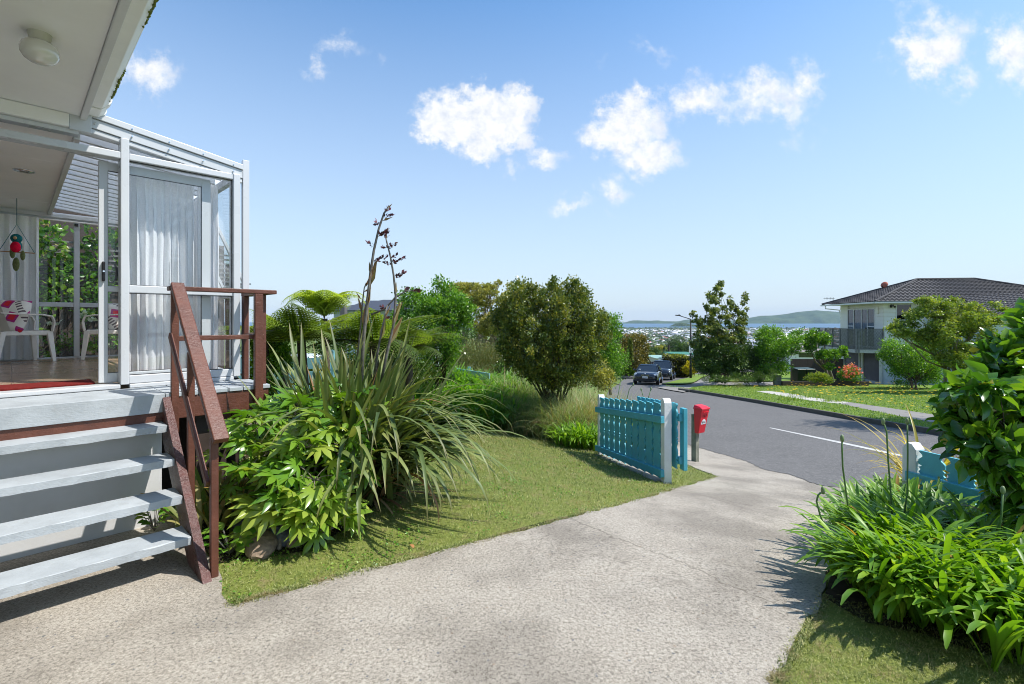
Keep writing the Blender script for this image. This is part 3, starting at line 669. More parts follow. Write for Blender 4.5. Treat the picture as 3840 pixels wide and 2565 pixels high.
# ------------------------------------------------------------------ far town
def far_town():
    rg = rng(77); cols = [simple('far_roof_'+n, tuple(q*.95 for q in c), .6, var=.05) for n, c in (('white', (.62,.63,.63)), ('grey', (.30,.31,.32)), ('red', (.36,.12,.08)), ('blue', (.16,.22,.30)), ('cream', (.58,.52,.42)), ('dark', (.08,.085,.095)))]
    protos = []
    wallm = simple('far_wall', (.55, .54, .50), .7, var=.1)
    for k, c in enumerate(cols):
        mb = MB(); h, r_ = 3.2, 1.6; mb.box(-5, 5, -6, 6, -1, h, 0); mb.raw([(-5.5,-6.5,h),(5.5,-6.5,h),(5.5,6.5,h),(-5.5,6.5,h),(0,-4,h+r_),(0,4,h+r_)], [(0,1,4),(1,2,5,4),(2,3,5),(3,0,4,5),(3,2,1,0)], 1)
        o = mb.build('far_house', [wallm, c]); tag(o, 'tiny pale town house on the valley floor below the hill', 'house', 'houses on the valley floor'); protos.append(o)
    n = 0; used = set()
    y = 990.0; pts = []
    while len(pts) < 300:
        x = y*rg.uniform(.225, .40)
        pts.append((x, y)); y += 1.9
    for i, (x, y) in enumerate(pts):
        k = int(rg.choice(6, p=[.44, .20, .12, .05, .14, .05])); p = protos[k]
        o = p if k not in used else p.copy()
        if k in used: COL.objects.link(o)
        used.add(k); o.location = (x, y, g1(x, y)); o.rotation_euler = (0, 0, rg.uniform(0, 3.14)); s = rg.uniform(.8, 1.35); o.scale = (s*rg.uniform(.8, 1.9), s, s)
    for k, p in enumerate(protos):
        if k not in used: bpy.data.objects.remove(p)
    # the rest of the town: one mass
    V = []; F = []; C = []
    N_ = 4200; yy = 1600+1560*rg.random(N_)**.8; xx = yy*rg.uniform(.19, .75, N_); 
    yy = np.concatenate([yy, rg.uniform(1000, 1600, 900)]); xx = np.concatenate([xx, yy[N_:]*rg.uniform(.40, .75, 900)]); N_ = len(yy)
    for i in range(N_):
        big = rg.random() < .07; a = rg.uniform(.0, .5)+(0 if rg.random() < .5 else 1.57); w = rg.uniform(14, 42) if big else rg.uniform(5, 10); l = rg.uniform(8, 16) if big else rg.uniform(5, 9); h = rg.uniform(5, 8) if big else rg.uniform(3.4, 5.4)
        z = -58.5; ca, sa = math.cos(a), math.sin(a); b = len(V)
        for (p, q, r) in ((-w,-l,-1),(w,-l,-1),(w,l,-1),(-w,l,-1),(-w,-l,h),(w,-l,h),(w,l,h),(-w,l,h),(-w*.9,0,h+2),(w*.9,0,h+2)): V.append((xx[i]+p*ca-q*sa, yy[i]+p*sa+q*ca, z+r))
        t = rg.random(); F += [(b,b+1,b+5),(b,b+5,b+4),(b+1,b+2,b+6),(b+1,b+6,b+5),(b+3,b,b+4),(b+3,b+4,b+7),(b+4,b+5,b+9),(b+4,b+9,b+8),(b+6,b+7,b+8),(b+6,b+8,b+9),(b+5,b+6,b+9),(b+7,b+4,b+8)]
        C += [(t, 0, 0)]*4+[(t, 1, 0)]*6
    m, nn, oo = newmat('town_mass'); at = nn.n('ShaderNodeAttribute', attribute_name='vc'); sp = nn.n('ShaderNodeSeparateColor'); nn.set(sp, 0, at.outputs['Color'])
    c = nn.ramp(sp.outputs[0], [(0, (.52,.54,.57)), (.30, (.24,.26,.29)), (.55, (.60,.55,.46)), (.7, (.40,.13,.09)), (.79, (.16,.21,.28)), (.92, (.8,.8,.8))], 'CONSTANT'); fin(nn, oo, c, .6)
    tag(npmesh('town', V, F, m, None, np.array(C)), 'far suburb of small pale roofs spread over the valley floor', 'town', kind='stuff')
    # trees among the houses: one mass
    V = []; F = []; C = []; N_ = 6500; yy = 985+2180*rg.random(N_)**.75; xx = yy*rg.uniform(.18, .78, N_); N_ = N_
    belt = 700; yy[:belt] = rg.uniform(2900, 3130, belt); ico = MB().ball((0,0,0), 1, 6, 4); iv = np.array(ico.v); fi = np.array([(f[0], f[1], f[2]) for f in ico.f]+[(f[0], f[2], f[3]) for f in ico.f])
    s = np.stack([rg.uniform(3, 8, N_), rg.uniform(3, 8, N_), rg.uniform(2.5, 6, N_)], 1); s[:belt] *= 1.5
    V = iv[None]*s[:, None]*rg.uniform(.75, 1.25, (N_, len(iv), 1))+np.stack([xx, yy, np.full(N_, -57.)+s[:, 2]*.5], 1)[:, None]; F = fi[None]+(np.arange(N_)*len(iv))[:, None, None]
    C = np.zeros((N_, len(iv), 3)); C[..., 0] = rg.random(N_)[:, None]
    tag(npmesh('town_trees', V.reshape(-1, 3), F.reshape(-1, 3), M_FAR, None, C.reshape(-1, 3)), 'dark belts of small trees among the far suburb roofs', 'trees', kind='stuff')
far_town()
# trees on the slope between the street and the town
def slope_trees():
    protos = []
    for k in range(4):
        rg = rng(200+k); L = [(rg.normal()*1.3, rg.normal()*1.3, 4.2+rg.normal()*.9, 2.3+rg.random(), 2.3+rg.random(), 1.9+rg.random()*.8) for _ in range(6)]
        if k == 3: L = [(0, 0, 2+i*1.3, 1.5-i*.22, 1.5-i*.22, 1.2) for i in range(6)]
        t = tree('slope_tree', ['small rounded mid green tree on the grassy slope below the street','small dark green tree on the grassy slope below the street','small yellow green tree on the grassy slope below the street','small conical dark tree on the grassy slope below the street'][k], 'tree', (0,0,0), L, 3200, .55, [M_FAR, M_DARK, M_YGREEN, M_FAR][k], DIA, 300+k, r0=.25, nb=1, vary=.28, group='trees on the slope below the street'); protos.append(t)
    rn = random.Random(4); spots = []
    for px, py, s in ((2440,1330,1),(2455,1338,1.2),(2475,1335,1.3),(2490,1345,1.2),(2470,1352,1),(2505,1348,1.1),(2445,1352,1),(2520,1340,.9),(2458,1318,.8),(2492,1318,.9),(2510,1312,1.1),(2525,1322,1.6),(2545,1326,1.7),(2562,1330,1.5),(2580,1332,1.3),(2600,1335,1.2),(2532,1305,1.3),(2549,1303,1.2),(2466,1306,1),(2482,1308,.8),(2498,1304,.9),(2570,1308,1.1),(2620,1340,1.3),(2640,1335,1.3),(2660,1345,1.4),(2600,1310,1.3),(2640,1305,1.2),(2432,1345,1.2),(2426,1318,.9),(2870,1330,1.2),(2960,1340,1.2),(3060,1330,1.3),(2414,1340,1.1),(2435,1362,1.2),(2478,1362,1.1),(2500,1366,1.2)):
        g = gp(px, py+4, 0); spots.append((g, s))
    for i, (g, s) in enumerate(spots):
        k = i % 4 if rn.random() < .8 else 0; sc = s*max(.22, min(.75, g.y/420)); 
        if i < 4: protos[i].location = g; protos[i].scale = (sc,)*3
        else: dup(protos[k], g, rn.uniform(0, 6), scale=sc)
slope_trees()
# ================================================================== THE WHITE HOUSE WITH ITS SUNROOM (frame: s to the right along its front, t into it)
MH = Matrix.Rotation(R_(46), 4, 'Z')
def HP(s, t, z): return MH @ Vector((s, t, z))
def hb(): return MB(MH)
def near_house():
    H = thing('house', 'white house with a glazed sunroom, deep eave and open sliding door', 'house', tuple(HP(.5, 5, 0)), R_(46))
    FZ = 1.03
    # roof, eave, ceiling
    hb().box(-3.6, .36, -2.2, 4.93, 3.10, 3.14).build('soffit', SOFFIT, H)
    fb = hb().box(.362, .40, -2.2, 4.955, 3.075, 3.26).build('fascia_board', WHITE, H, .003)
    gut = MB(MH); prof = [(.405, 3.13), (.47, 3.13), (.505, 3.165), (.51, 3.215), (.53, 3.225), (.53, 3.24), (.405, 3.24)]
    gut.prism([(a, b) for a, b in prof], 1, -2.2, 4.72); gut.prism([(a, b-.004) for a, b in prof], 1, 4.735, 4.93); g = gut.build('gutter', GUTTER, H, .004)
    hb().tube([(.478, 4.68, 3.2), (.478, 4.78, 3.2)], .05, 14).tube([(.47, 4.92, 3.19), (.47, 4.97, 3.19)], .052, 14).build('gutter_joint', GUTTER, g, smooth=False)
    rn = random.Random(5); ms = hb()
    for (a, b, k) in ((2.6, 3.3, 120), (4.1, 4.62, 150), (1.2, 2.2, 60)):
        for _ in range(k): zz = rn.uniform(3.15, 3.236); ms.ball((.500+min(.03, (zz-3.15)*.42), rn.uniform(a, b), zz), rn.uniform(.003, .0085), 6, 4, (1, 1.4, .8))
    ms.build('moss', MOSS, g)['kind'] = 'stuff'
    rf = hb(); rf.raw([(-3.6, -2.2, 3.27), (.40, -2.2, 3.27), (.40, 4.96, 3.27), (-3.6, 4.96, 3.27), (-3.6, -2.2, 4.1), (-3.6, 4.96, 4.1)], [(0,1,2,3), (0,3,5,4), (1,4,5,2), (0,4,1), (3,2,5)]).build('roof', TILE, H)
    hb().box(-3.7, -3.5, -2.2, 9.1, 0, 3.1).build('side_wall', BOARD, H)
    hb().box(-3.5, .30, 4.90, 5.03, 3.0, 3.097).build('wall_beam', SOFFIT, H, .004)
    hb().box(.302, .43, 4.915, 4.985, 2.99, 3.155).build('corner_plate', ALU, H, .003)
    # the sloping roof beam of the sunroom front
    def slope(s): return 3.155-.159*(s-.51)
    bmn = hb()
    for (d0, d1, t0, t1) in ((0, .048, 4.93, 5.05), (.052, .125, 4.945, 5.05), (.13, .165, 4.955, 5.05)):
        bmn.prism([(.33, slope(.33)-d1), (1.50, slope(1.5)-d1), (1.50, slope(1.5)-d0), (.40 if d0 == 0 else .33, slope(.40 if d0 == 0 else .33)-d0)], 1, t0, t1)
    bmn.build('roof_beam', ALU, H, .003)
    sc = hb()
    for s in (.68, .93, 1.18, 1.42, .45):
        for d in (.03, .09): sc.tube([(s, 4.925, slope(s)-d), (s, 4.95, slope(s)-d)], .006, 8)
    sc.build('screw', CHROME, H)
    # left part: head beams
    hb().box(-3.5, .36, 4.94, 5.03, 2.965, 2.998).build('head_beam', ALU, H, .003)
    hb().box(-3.5, .606, 4.93, 5.05, 2.84, 2.895).build('transom', ALU, H, .006)
    # mullions and frame bars on the front
    fr = hb(); fr.box(.606, .662, 4.93, 5.06, 1.03, 3.01); fr.box(1.42, 1.478, 4.93, 5.06, 1.03, 2.90)
    fr.box(.662, 1.42, 4.94, 5.05, 2.845, 2.898); fr.box(.662, 1.42, 4.945, 5.05, 1.77, 1.832); fr.box(.662, 1.42, 4.94, 5.05, 1.035, 1.10); fr.box(-3.5, .606, 4.93, 5.09, 1.0, 1.035); fr.box(.662, 1.42, 4.92, 5.09, 1.0, 1.0325)
    fr.build('front_frame', ALU, H, .006)
    gk = hb()
    for (a, b, c, d) in ((.662, 1.42, 1.10, 1.77), (.662, 1.42, 1.832, 2.845)):
        gk.box(a, a+.005, 4.97, 4.992, c, d).box(b-.005, b, 4.97, 4.992, c, d).box(a+.005, b-.005, 4.97, 4.992, c, c+.005).box(a+.005, b-.005, 4.97, 4.992, d-.005, d)
    gk.build('gasket', BLACKP, H)
    gl = hb(); gl.raw([(.66, 4.985, 1.1), (1.42, 4.985, 1.1), (1.42, 4.985, 1.77), (.66, 4.985, 1.77)], [(0,1,2,3)]).raw([(.66, 4.985, 1.832), (1.42, 4.985, 1.832), (1.42, 4.985, 2.845), (.66, 4.985, 2.845)], [(0,1,2,3)])
    gl.raw([(.66, 4.985, 2.9), (1.42, 4.985, 2.9), (1.42, 4.985, slope(1.42)-.12), (.66, 4.985, slope(.66)-.12)], [(0,1,2,3)]); gl.build('pane', GLASS, H)
    hb().box(1.506, 1.56, 4.95, 5.0, 1.0, 3.05).build('corner_cover', ALU, H, .002)
    # sliding door, pushed right behind the fixed panel
    D = hb(); D.box(.484, .541, 5.065, 5.10, 1.045, 2.83); D.box(1.20, 1.27, 5.065, 5.10, 1.045, 2.83); D.box(.541, 1.20, 5.065, 5.10, 2.76, 2.83); D.box(.541, 1.20, 5.065, 5.10, 1.045, 1.12); D.box(.541, 1.20, 5.065, 5.10, 1.78, 1.825)
    dr = D.build('sliding_door', ALU, H, .006)
    hb().raw([(.541, 5.08, 1.12), (1.2, 5.08, 1.12), (1.2, 5.08, 2.76), (.541, 5.08, 2.76)], [(0,1,2,3)]).build('pane', GLASS, dr)
    gk = hb()
    for (c, d) in ((1.12, 1.78), (1.825, 2.76)):
        gk.box(.541, .545, 5.072, 5.088, c, d).box(1.196, 1.20, 5.072, 5.088, c, d).box(.545, 1.196, 5.072, 5.088, c, c+.004).box(.545, 1.196, 5.072, 5.088, d-.004, d)
    gk.build('gasket', BLACKP, dr)
    hd = hb(); hd.box(.503, .523, 5.035, 5.07, 1.86, 2.02); hd.build('handle', BLACKP, dr, .009); hb().tube([(.513, 5.03, 1.94), (.513, 5.04, 1.94)], .007, 12).build('lock', CHROME, dr)
    hb().prism([(.577, 1.86), (.60, 1.87), (.612, 1.92), (.612, 1.96), (.60, 2.0), (.577, 2.02), (.592, 1.98), (.596, 1.94), (.592, 1.9)], 1, 5.10, 5.115).build('inner_handle', BLACKP, dr)
    # right side wall of the sunroom (t = 5 .. 9)
    rw = hb(); S0, S1 = 1.44, 1.50
    for t in (5.06, 6.03, 7.0, 7.97, 8.94): rw.box(S0, S1, t, t+.055, 1.0, 2.93)
    for t0 in (5.06, 6.03, 7.0, 7.97):
        for z0, z1 in ((1.0, 1.06), (1.76, 1.81), (2.86, 2.93)): rw.box(S0+.004, S1-.004, t0+.055, t0+.97, z0, z1)
    rw.build('side_frame', ALU, H, .004)
    sg = hb()
    for t0 in (5.115, 6.085, 7.055, 8.025):
        for z0, z1 in ((1.06, 1.76), (1.81, 2.86)):
            if z0 > 1.5 and t0 in (6.085, 7.055): continue
            sg.raw([(1.47, t0, z0), (1.47, t0+.915, z0), (1.47, t0+.915, z1), (1.47, t0, z1)], [(0,1,2,3)])
    sg.build('side_pane', GLASS, H)
    for t0 in (6.10, 7.07):       # two sashes propped open
        p0 = Vector((1.505, t0, 2.80)); a = R_(24); L = .95; q = lambda dt, r: (1.505+math.sin(a)*r, t0+dt, 2.80-math.cos(a)*r)
        sb = hb()
        for d in (0, .83): sb.beam(q(d+.02, 0), q(d+.02, L), .04, .03, (1, 0, 0))
        for r in (.015, L-.02): sb.beam(q(.04, r), q(.81, r), .03, .04)
        o = sb.build('open_sash', ALU, H, .003); hb().raw([q(.04, .03), q(.81, .03), q(.81, L-.03), q(.04, L-.03)], [(0,1,2,3)]).build('pane', GLASS, o)
    hb().beam((1.50, 5.2, 1.9), (1.62, 5.1, 1.9), .01, .01).build('window_stay', STEEL, H)
    # back wall (t = 9) windows
    bw = hb(); bw.box(-3.5, 1.44, 8.97, 9.05, 2.90, 3.0); bw.box(-3.5, 1.44, 8.97, 9.05, 1.0, 1.045)
    for s in (-1.24, -.64, -.02, .60, 1.385): bw.box(s, s+.058, 8.965, 9.04, 1.045, 2.90)
    for a, b in ((-1.18, -.64), (-.58, -.02), (.038, .60), (.658, 1.385)): bw.box(a, b, 8.975, 9.03, 1.73, 1.79)
    bw.box(-3.5, -1.24, 8.97, 9.05, 1.045, 2.9); bw.build('back_frame', ALU, H, .004)
    bg_ = hb()
    for a, b in ((-1.18, -.64), (-.58, -.02), (.038, .60), (.658, 1.385)): bg_.raw([(a, 9.0, 1.045), (b, 9.0, 1.045), (b, 9.0, 2.9), (a, 9.0, 2.9)], [(0,1,2,3)])
    bg_.build('back_pane', GLASS, H)
    hb().tube([(-1.3, 8.88, 2.885), (1.38, 8.88, 2.885)], .011, 10).build('curtain_rod', PLASTW, H)
    hb().box(.60, .64, 8.9, 8.965, 2.84, 2.87).build('rod_bracket', BLACKP, H)
    # ceilings: lined flat part with joints, clear slatted part
    cl = hb()
    for t0, t1 in ((5.05, 6.05), (6.056, 7.25), (7.256, 8.2), (8.206, 8.97)): cl.box(-3.5, .335, t0, t1, 2.985, 3.02)
    cl.build('lined_ceiling', SOFFIT, H); hb().box(.335, .375, 5.05, 8.97, 2.955, 3.03).build('ceiling_trim', WHITE, H, .004)
    hb().box(-3.5, 1.40, 8.93, 8.972, 2.93, 2.985).build('ceiling_trim', WHITE, H, .004)
    rt = hb(); rt.prism([(.37, slope(.37)-.02), (1.52, slope(1.52)-.02), (1.52, slope(1.52)-.012), (.37, slope(.37)-.012)], 1, 5.05, 9.1); rt.build('clear_roof', ROOFT, H)
    sl = hb(); t = 5.12
    while t < 8.9:
        sl.prism([(.376, slope(.376)-.14), (1.43, slope(1.43)-.085), (1.43, slope(1.43)-.03), (.376, slope(.376)-.03)], 1, t, t+.012)
        sl.prism([(.376, slope(.376)-.145), (1.43, slope(1.43)-.09), (1.43, slope(1.43)-.082), (.376, slope(.376)-.137)], 1, t-.012, t+.032); t += .215
    sl.build('ceiling_slat', ALU, H)
    hb().box(-3.5, 1.5, 5.09, 9.0, .96, 1.03).build('floor', FLOORM, H)
    # downlight
    dl_ = MB(MH); dl_.lathe([(.035, 2.975), (.075, 2.978), (.08, 2.986), (.03, 2.99)], 24, (.084, 6.60, 0)); dl_.build('downlight', CHROME, H, smooth=True)
    # base wall under the sunroom, seen behind the open steps
    hb().box(-3.5, .80, 4.50, 4.58, -.05, .94).build('base_wall', WHITE, H)
    hb().box(.9, 1.5, 5.0, 5.05, -.05, .96).box(1.45, 1.5, 5.05, 9, -.05, 1.0).build('base_lining', DARKW, H)
near_house()
def deck():
    D = thing('deck', 'narrow painted deck with brown posts, rails and beam below the sunroom', 'deck', tuple(HP(.8, 4.4, 0)), R_(46))
    b = hb()
    b.box(-3.5, .80, 4.385, 4.92, .965, 1.0)
    b.build('landing_board', STEPW, D, .004)
    b = hb()
    for i in range(7): b.box(.803+i*.107, .903+i*.107, 4.38, 4.99, .968, .999)
    b.build('deck_board', STEPW, D, .003)
    hb().box(-3.5, .792, 4.36, 4.384, .865, 1.0).build('white_fascia', STEPW, D, .003)
    hb().box(-3.5, .792, 4.375, 4.44, .765, .864).build('brown_fascia', BROWN, D, .003)
    hb().box(-3.5, .792, 4.40, 4.46, .725, .764).build('nosing_strip', WHITE, D, .002)
    hb().box(.84, 1.535, 4.39, 4.435, .80, .965).box(1.49, 1.535, 4.436, 4.98, .80, .965).build('beam', BROWN, D, .003)
    hb().box(1.02, 1.15, 4.48, 4.60, -.05, .80).build('foundation_post', DARKW, D, .004)
    hb().box(1.20, 1.27, 4.46, 4.80, .62, .80).box(1.275, 1.33, 4.46, 4.8, .62, .80).build('joist', BROWN, D, .003)
    for (s0, s1, t0, t1, z0, z1) in ((1.413, 1.476, 4.34, 4.388, .76, 1.77), (1.50, 1.534, 4.44, 4.53, .80, 1.77), (.835, .884, 4.36, 4.40, .70, 1.77), (1.50, 1.54, 4.90, 4.97, 1.0, 1.77)):
        hb().box(s0, s1, t0, t1, z0, z1).build('post', BROWN, D, .004)
    hb().box(.82, 1.59, 4.35, 4.44, 1.772, 1.806).box(1.50, 1.59, 4.441, 4.99, 1.772, 1.806).build('top_rail', BROWN, D, .005)
    hb().box(.84, 1.50, 4.392, 4.43, 1.39, 1.428).box(1.505, 1.53, 4.53, 4.9, 1.39, 1.428).build('mid_rail', BROWN, D, .004)
    hb().tube([(1.445, 4.33, .90), (1.445, 4.345, .90)], .012, 8).tube([(1.445, 4.33, .80), (1.445, 4.345, .80)], .012, 8).build('bolt', BROWN, D)
deck()
def steps():
    S = thing('steps', 'open timber steps with pale blue grey treads and brown stringer', 'steps', tuple(HP(0, 3.6, 0)), R_(46))
    r_, rs = .221, .1975
    for k in range(4):
        t0 = 3.516+k*r_; z = .205+k*rs
        b = MB(MH); rn = random.Random(k)
        n = 40; s0, s1 = -1.3, .775; vs = []
        for i in range(n+1):
            s = s0+(s1-s0)*i/n; j = [rn.gauss(0, .0016) for _ in range(4)]
            vs += [(s, t0+j[0], z-.048+j[1]), (s, t0+j[2], z-.002+j[3]), (s, t0+.006, z), (s, t0+.232, z), (s, t0+.232, z-.048)]
        fs = [(i*5+a, i*5+(a+1)%5, (i+1)*5+(a+1)%5, (i+1)*5+a) for i in range(n) for a in range(5)]+[(0,1,2,3,4), tuple(n*5+a for a in range(5))[::-1]]
        b.raw(vs, fs); b.build('tread', STEPW, S)
    zl = lambda t: .205+.8935*(t-3.516)+.012
    for s in (.78, -1.35):
        mb = MB(MH); n = 60; rn = random.Random(9); vs = []; tt = [3.225+(4.36-3.225)*i/n for i in range(n+1)]
        for t in tt:
            j = rn.gauss(0, .0022); top = zl(t)+j; bot = max(-.06, zl(t)-.31)
            vs += [(s, t, bot), (s, t, top), (s+.048, t, top+rn.gauss(0, .0015)), (s+.048, t, bot)]
        fs = [(i*4+a, i*4+(a+1)%4, (i+1)*4+(a+1)%4, (i+1)*4+a) for i in range(n) for a in range(4)]+[(0,1,2,3), tuple(n*4+a for a in range(4))[::-1]]
        mb.raw(vs, fs); mb.build('stringer', STRING, S)
    # handrail: posts outside the stringer, sloping rails
    for (t, zb, zt) in ((3.33, -.02, .84), (3.875, .0, 1.33)):
        hb().box(.832, .872, t-.022, t+.022, zb, zt).build('post', BROWN, S, .004)
    def R(t, a): return .872+.8935*(t-3.27)+a
    hb().beam((.868, 3.245, R(3.245, -.02)), (.868, 4.352, R(4.352, -.02)), .085, .042).build('handrail', BROWN, S, .006)
    hb().beam((.825, 3.36, R(3.36, -.40)), (.825, 4.35, R(4.35, -.40)), .022, .05).build('lower_rail', BROWN, S, .004)
steps()
def curtains():
    def cur(label, p0, p1, z0, z1, waves, amp, seed, gather=True, n=None):
        rn = random.Random(seed); n = n or waves*10; V = []; m = 12
        d = Vector((p1[0]-p0[0], p1[1]-p0[1])); L = d.length; d.normalize(); nn_ = Vector((-d.y, d.x)); ph = [rn.uniform(.7, 1.3) for _ in range(waves+2)]
        for j in range(m+1):
            z = z1+(z0-z1)*j/m; am = amp*(.25+.75*min(1, j/3)) if gather else amp
            for i in range(n+1):
                u = i/n; w_ = ph[int(u*waves)]; a = math.sin(u*waves*2*math.pi+.4*math.sin(j*.5+u*9))*am*w_+.3*am*math.sin(u*waves*4.3*math.pi+j*.2)
                q = Vector(p0)+d*(u*L+.3*am*math.sin(u*waves*4*math.pi)); q = q+nn_*a; V.append(tuple(HP(q.x, q.y, z)))
        F = [(j*(n+1)+i, j*(n+1)+i+1, (j+1)*(n+1)+i+1, (j+1)*(n+1)+i) for j in range(m) for i in range(n)]
        return tag(npmesh('curtain', V, F, SHEER, None, None, True), label, 'curtain', 'white sheer curtains of the sunroom')
    cur('white sheer curtain hanging left of the back windows behind the armchair', (-1.25, 8.84), (.25, 8.84), 1.05, 2.89, 13, .035, 1)
    cur('wide white sheer curtain gathered behind the fixed front glass', (.70, 5.22), (1.18, 5.26), 1.09, 2.84, 8, .030, 2)
    cur('narrow white sheer curtain bunched in the front right corner of the sunroom', (1.22, 5.30), (1.40, 5.34), 1.07, 2.86, 4, .026, 3)
    cur('white sheer curtain along the right side glass of the sunroom, far end', (1.40, 8.9), (1.405, 7.9), 1.07, 2.86, 9, .03, 4)
    cur('white sheer curtain along the right side glass beyond the fixed panel', (1.40, 6.3), (1.405, 5.7), 1.07, 2.86, 6, .03, 5)
curtains()
def small_house_things():
    # porch lamp
    L = thing('porch_lamp', 'round opal glass lamp on the porch soffit', 'ceiling lamp', tuple(HP(.105, 3.69, 3.10)))
    c = HP(.107, 3.66, 0); q = .68; zz = lambda z: 3.10-(3.10-z)*q
    MB().lathe([(.0, 3.10)]+[(r*q, zz(z)) for r, z in ((.075, 3.10), (.072, 3.085), (.062, 3.03), (.055, 3.02), (0, 3.02))], 32, (c.x, c.y, 0)).build('lamp_base', LAMPB, L, smooth=False)
    MB().lathe([(r*q, zz(z)) for r, z in ((.055, 3.035), (.085, 3.028), (.108, 3.005), (.120, 2.97), (.116, 2.93), (.095, 2.895), (.06, 2.872), (.02, 2.864), (0, 2.863))], 32, (c.x, c.y, 0)).build('lamp_shade', OPAL, L, smooth=True)
    # mat
    rn = random.Random(3); mb = hb(); mb.box(-1.2, .47, 5.115, 5.46, 1.032, 1.046)
    tag(mb.build('door_mat', RUGR, None, .003), 'red woven mat on the floor just inside the open sliding door', 'mat')
    # chairs
    CH = thing('armchair', 'white plastic armchair left of the door with its right arm beside the curtain', 'chair', (0,0,0), 0, 'white plastic armchairs in the sunroom')
    mb = MB()   # seat: chair faces +x
    V = []; F = []; n = 8
    for i in range(n+1):
        for j in range(n+1):
            x = -.20+.42*i/n; y = -.21+.42*j/n; V.append((x, y, .375-.02*math.cos((j/n-.5)*3)+.012*(i/n)))
    top = len(V); V += [(x, y, z-.012) for x, y, z in V]
    F = [(i*(n+1)+j, (i+1)*(n+1)+j, (i+1)*(n+1)+j+1, i*(n+1)+j+1) for i in range(n) for j in range(n)]; F += [tuple(k+top for k in f[::-1]) for f in F]
    mb.raw(V, F); mb.box(.19, .225, -.22, .22, .325, .39).box(-.20, .2, -.235, -.20, .335, .385).box(-.2, .2, .20, .235, .335, .385); mb.build('seat', PLASTW, CH, .006)
    V = []; m = 10
    for j in range(m+1):
        a = -1+2*j/m
        for k in range(7):
            z = .38+.42*k/6*(1-.12*a*a); x = -.21-.10*k/6+.07*a*a; V.append((x, a*.235, z))
    top = len(V); V += [(x-.012, y, z) for x, y, z in V]; F = [(j*7+k, (j+1)*7+k, (j+1)*7+k+1, j*7+k+1) for j in range(m) for k in range(6)]; F += [tuple(k+top for k in f[::-1]) for f in F]
    MB().raw(V, F).build('backrest', PLASTW, CH, smooth=True)
    for sy in (-1, 1):
        mb = MB(); pts = [(.235, .245*sy, .38), (.245, .265*sy, .50), (.22, .275*sy, .565), (.12, .28*sy, .585), (-.10, .275*sy, .59), (-.235, .25*sy, .60)]
        for a, b in zip(pts[:-1], pts[1:]): mb.beam(a, b, .052, .016, (0, 0, 1) if abs(a[2]-b[2]) < .05 else (1, 0, 0))
        mb.build('armrest', PLASTW, CH, .006)
        for sx, w_ in ((1, .06), (-1, .05)):
            x0 = .215 if sx > 0 else -.20; x1 = .25 if sx > 0 else -.27
            mb = MB(); t = [(x0, .225*sy), (x1, .255*sy)]
            mb.raw([(x0-w_/2, .195*sy, .38), (x0+w_/2, .195*sy, .38), (x0+w_/2, .24*sy, .38), (x0-w_/2, .24*sy, .38), (x1-.018, .245*sy, 0), (x1+.018, .245*sy, 0), (x1+.018, .275*sy, 0), (x1-.018, .275*sy, 0)], [(0,1,2,3),(4,7,6,5),(0,4,5,1),(1,5,6,2),(2,6,7,3),(3,7,4,0)]).build('leg', PLASTW, CH, .005)
    CH.location = HP(.055, 8.46, 1.031); CH.rotation_euler = (0, 0, R_(46+18))
    c2 = dup(CH, HP(.98, 8.52, 1.031), R_(46+155), 'white plastic armchair right of the door, partly behind the door stile')
    def cushion(label, loc, rz, tilt, s=1):
        V = []; n = 12
        for sg in (1, -1):
            for i in range(n+1):
                for j in range(n+1):
                    a, b = -1+2*i/n, -1+2*j/n; k = max(0, (1-a**4)*(1-b**4))**.55; pin = 1-.06*(a*a+b*b)
                    V.append((a*.24*pin*s, sg*.085*k, b*.22*pin*s))
        q = (n+1)**2; F = [(i*(n+1)+j, (i+1)*(n+1)+j, (i+1)*(n+1)+j+1, i*(n+1)+j+1) for i in range(n) for j in range(n)]; F += [tuple(k+q for k in f[::-1]) for f in F]
        o = MB().raw(V, F).build('cushion', CUSH, None, smooth=True); o.location = loc; o.rotation_euler = (tilt, 0, rz); return tag(o, label, 'cushion', 'patterned cushions on the armchairs')
    cushion('red, white and brown patterned cushion propped in the armchair left of the door', HP(-.045, 8.40, 1.031+.56), R_(8), R_(-22), 1.05)
    cushion('red and white patterned cushion in the armchair behind the door stile', HP(1.09, 8.46, 1.031+.55), R_(60), R_(-18), .95)
    # hanging parrot
    c = HP(.045, 8.16, 0); z = 2.36
    Pt = thing('hanging_parrot', 'teal and red felt parrot toy on a cane perch hanging inside the sunroom', 'toy parrot', (c.x, c.y, z))
    ax = Vector((1, .12, 0)).normalized(); e1 = c+Vector((-.19*ax.x, -.19*ax.y, z+.0)); e2 = c+Vector((.19*ax.x, .19*ax.y, z-.02)); top_ = c+Vector((0, 0, z+.32))
    MB().tube([e1, e2], .006, 8).build('perch', ROPE, Pt); MB().tube([e1, top_, e2], .0035, 5).tube([top_, c+Vector((0,0,2.985))], .0035, 5).build('string', STRINGM, Pt)
    bd = MB(); bd.ball(c+Vector((0,-.0,z+.065)), .056, 14, 10, (.85, .8, 1.25)).ball(c+Vector((.005,-.01,z+.15)), .054, 14, 10, (1, .95, 1)); b_ = bd.build('body', FELTT, Pt, smooth=True)
    MB().ball(c+Vector((.02,-.035,z+.045)), .058, 14, 10, (.85, .75, 1.1)).build('breast', FELTR, Pt, smooth=True); MB().ball(c+Vector((.035,-.055,z+.15)), .019, 10, 8, (1, .8, 1)).build('beak', BEAK, Pt, smooth=True)
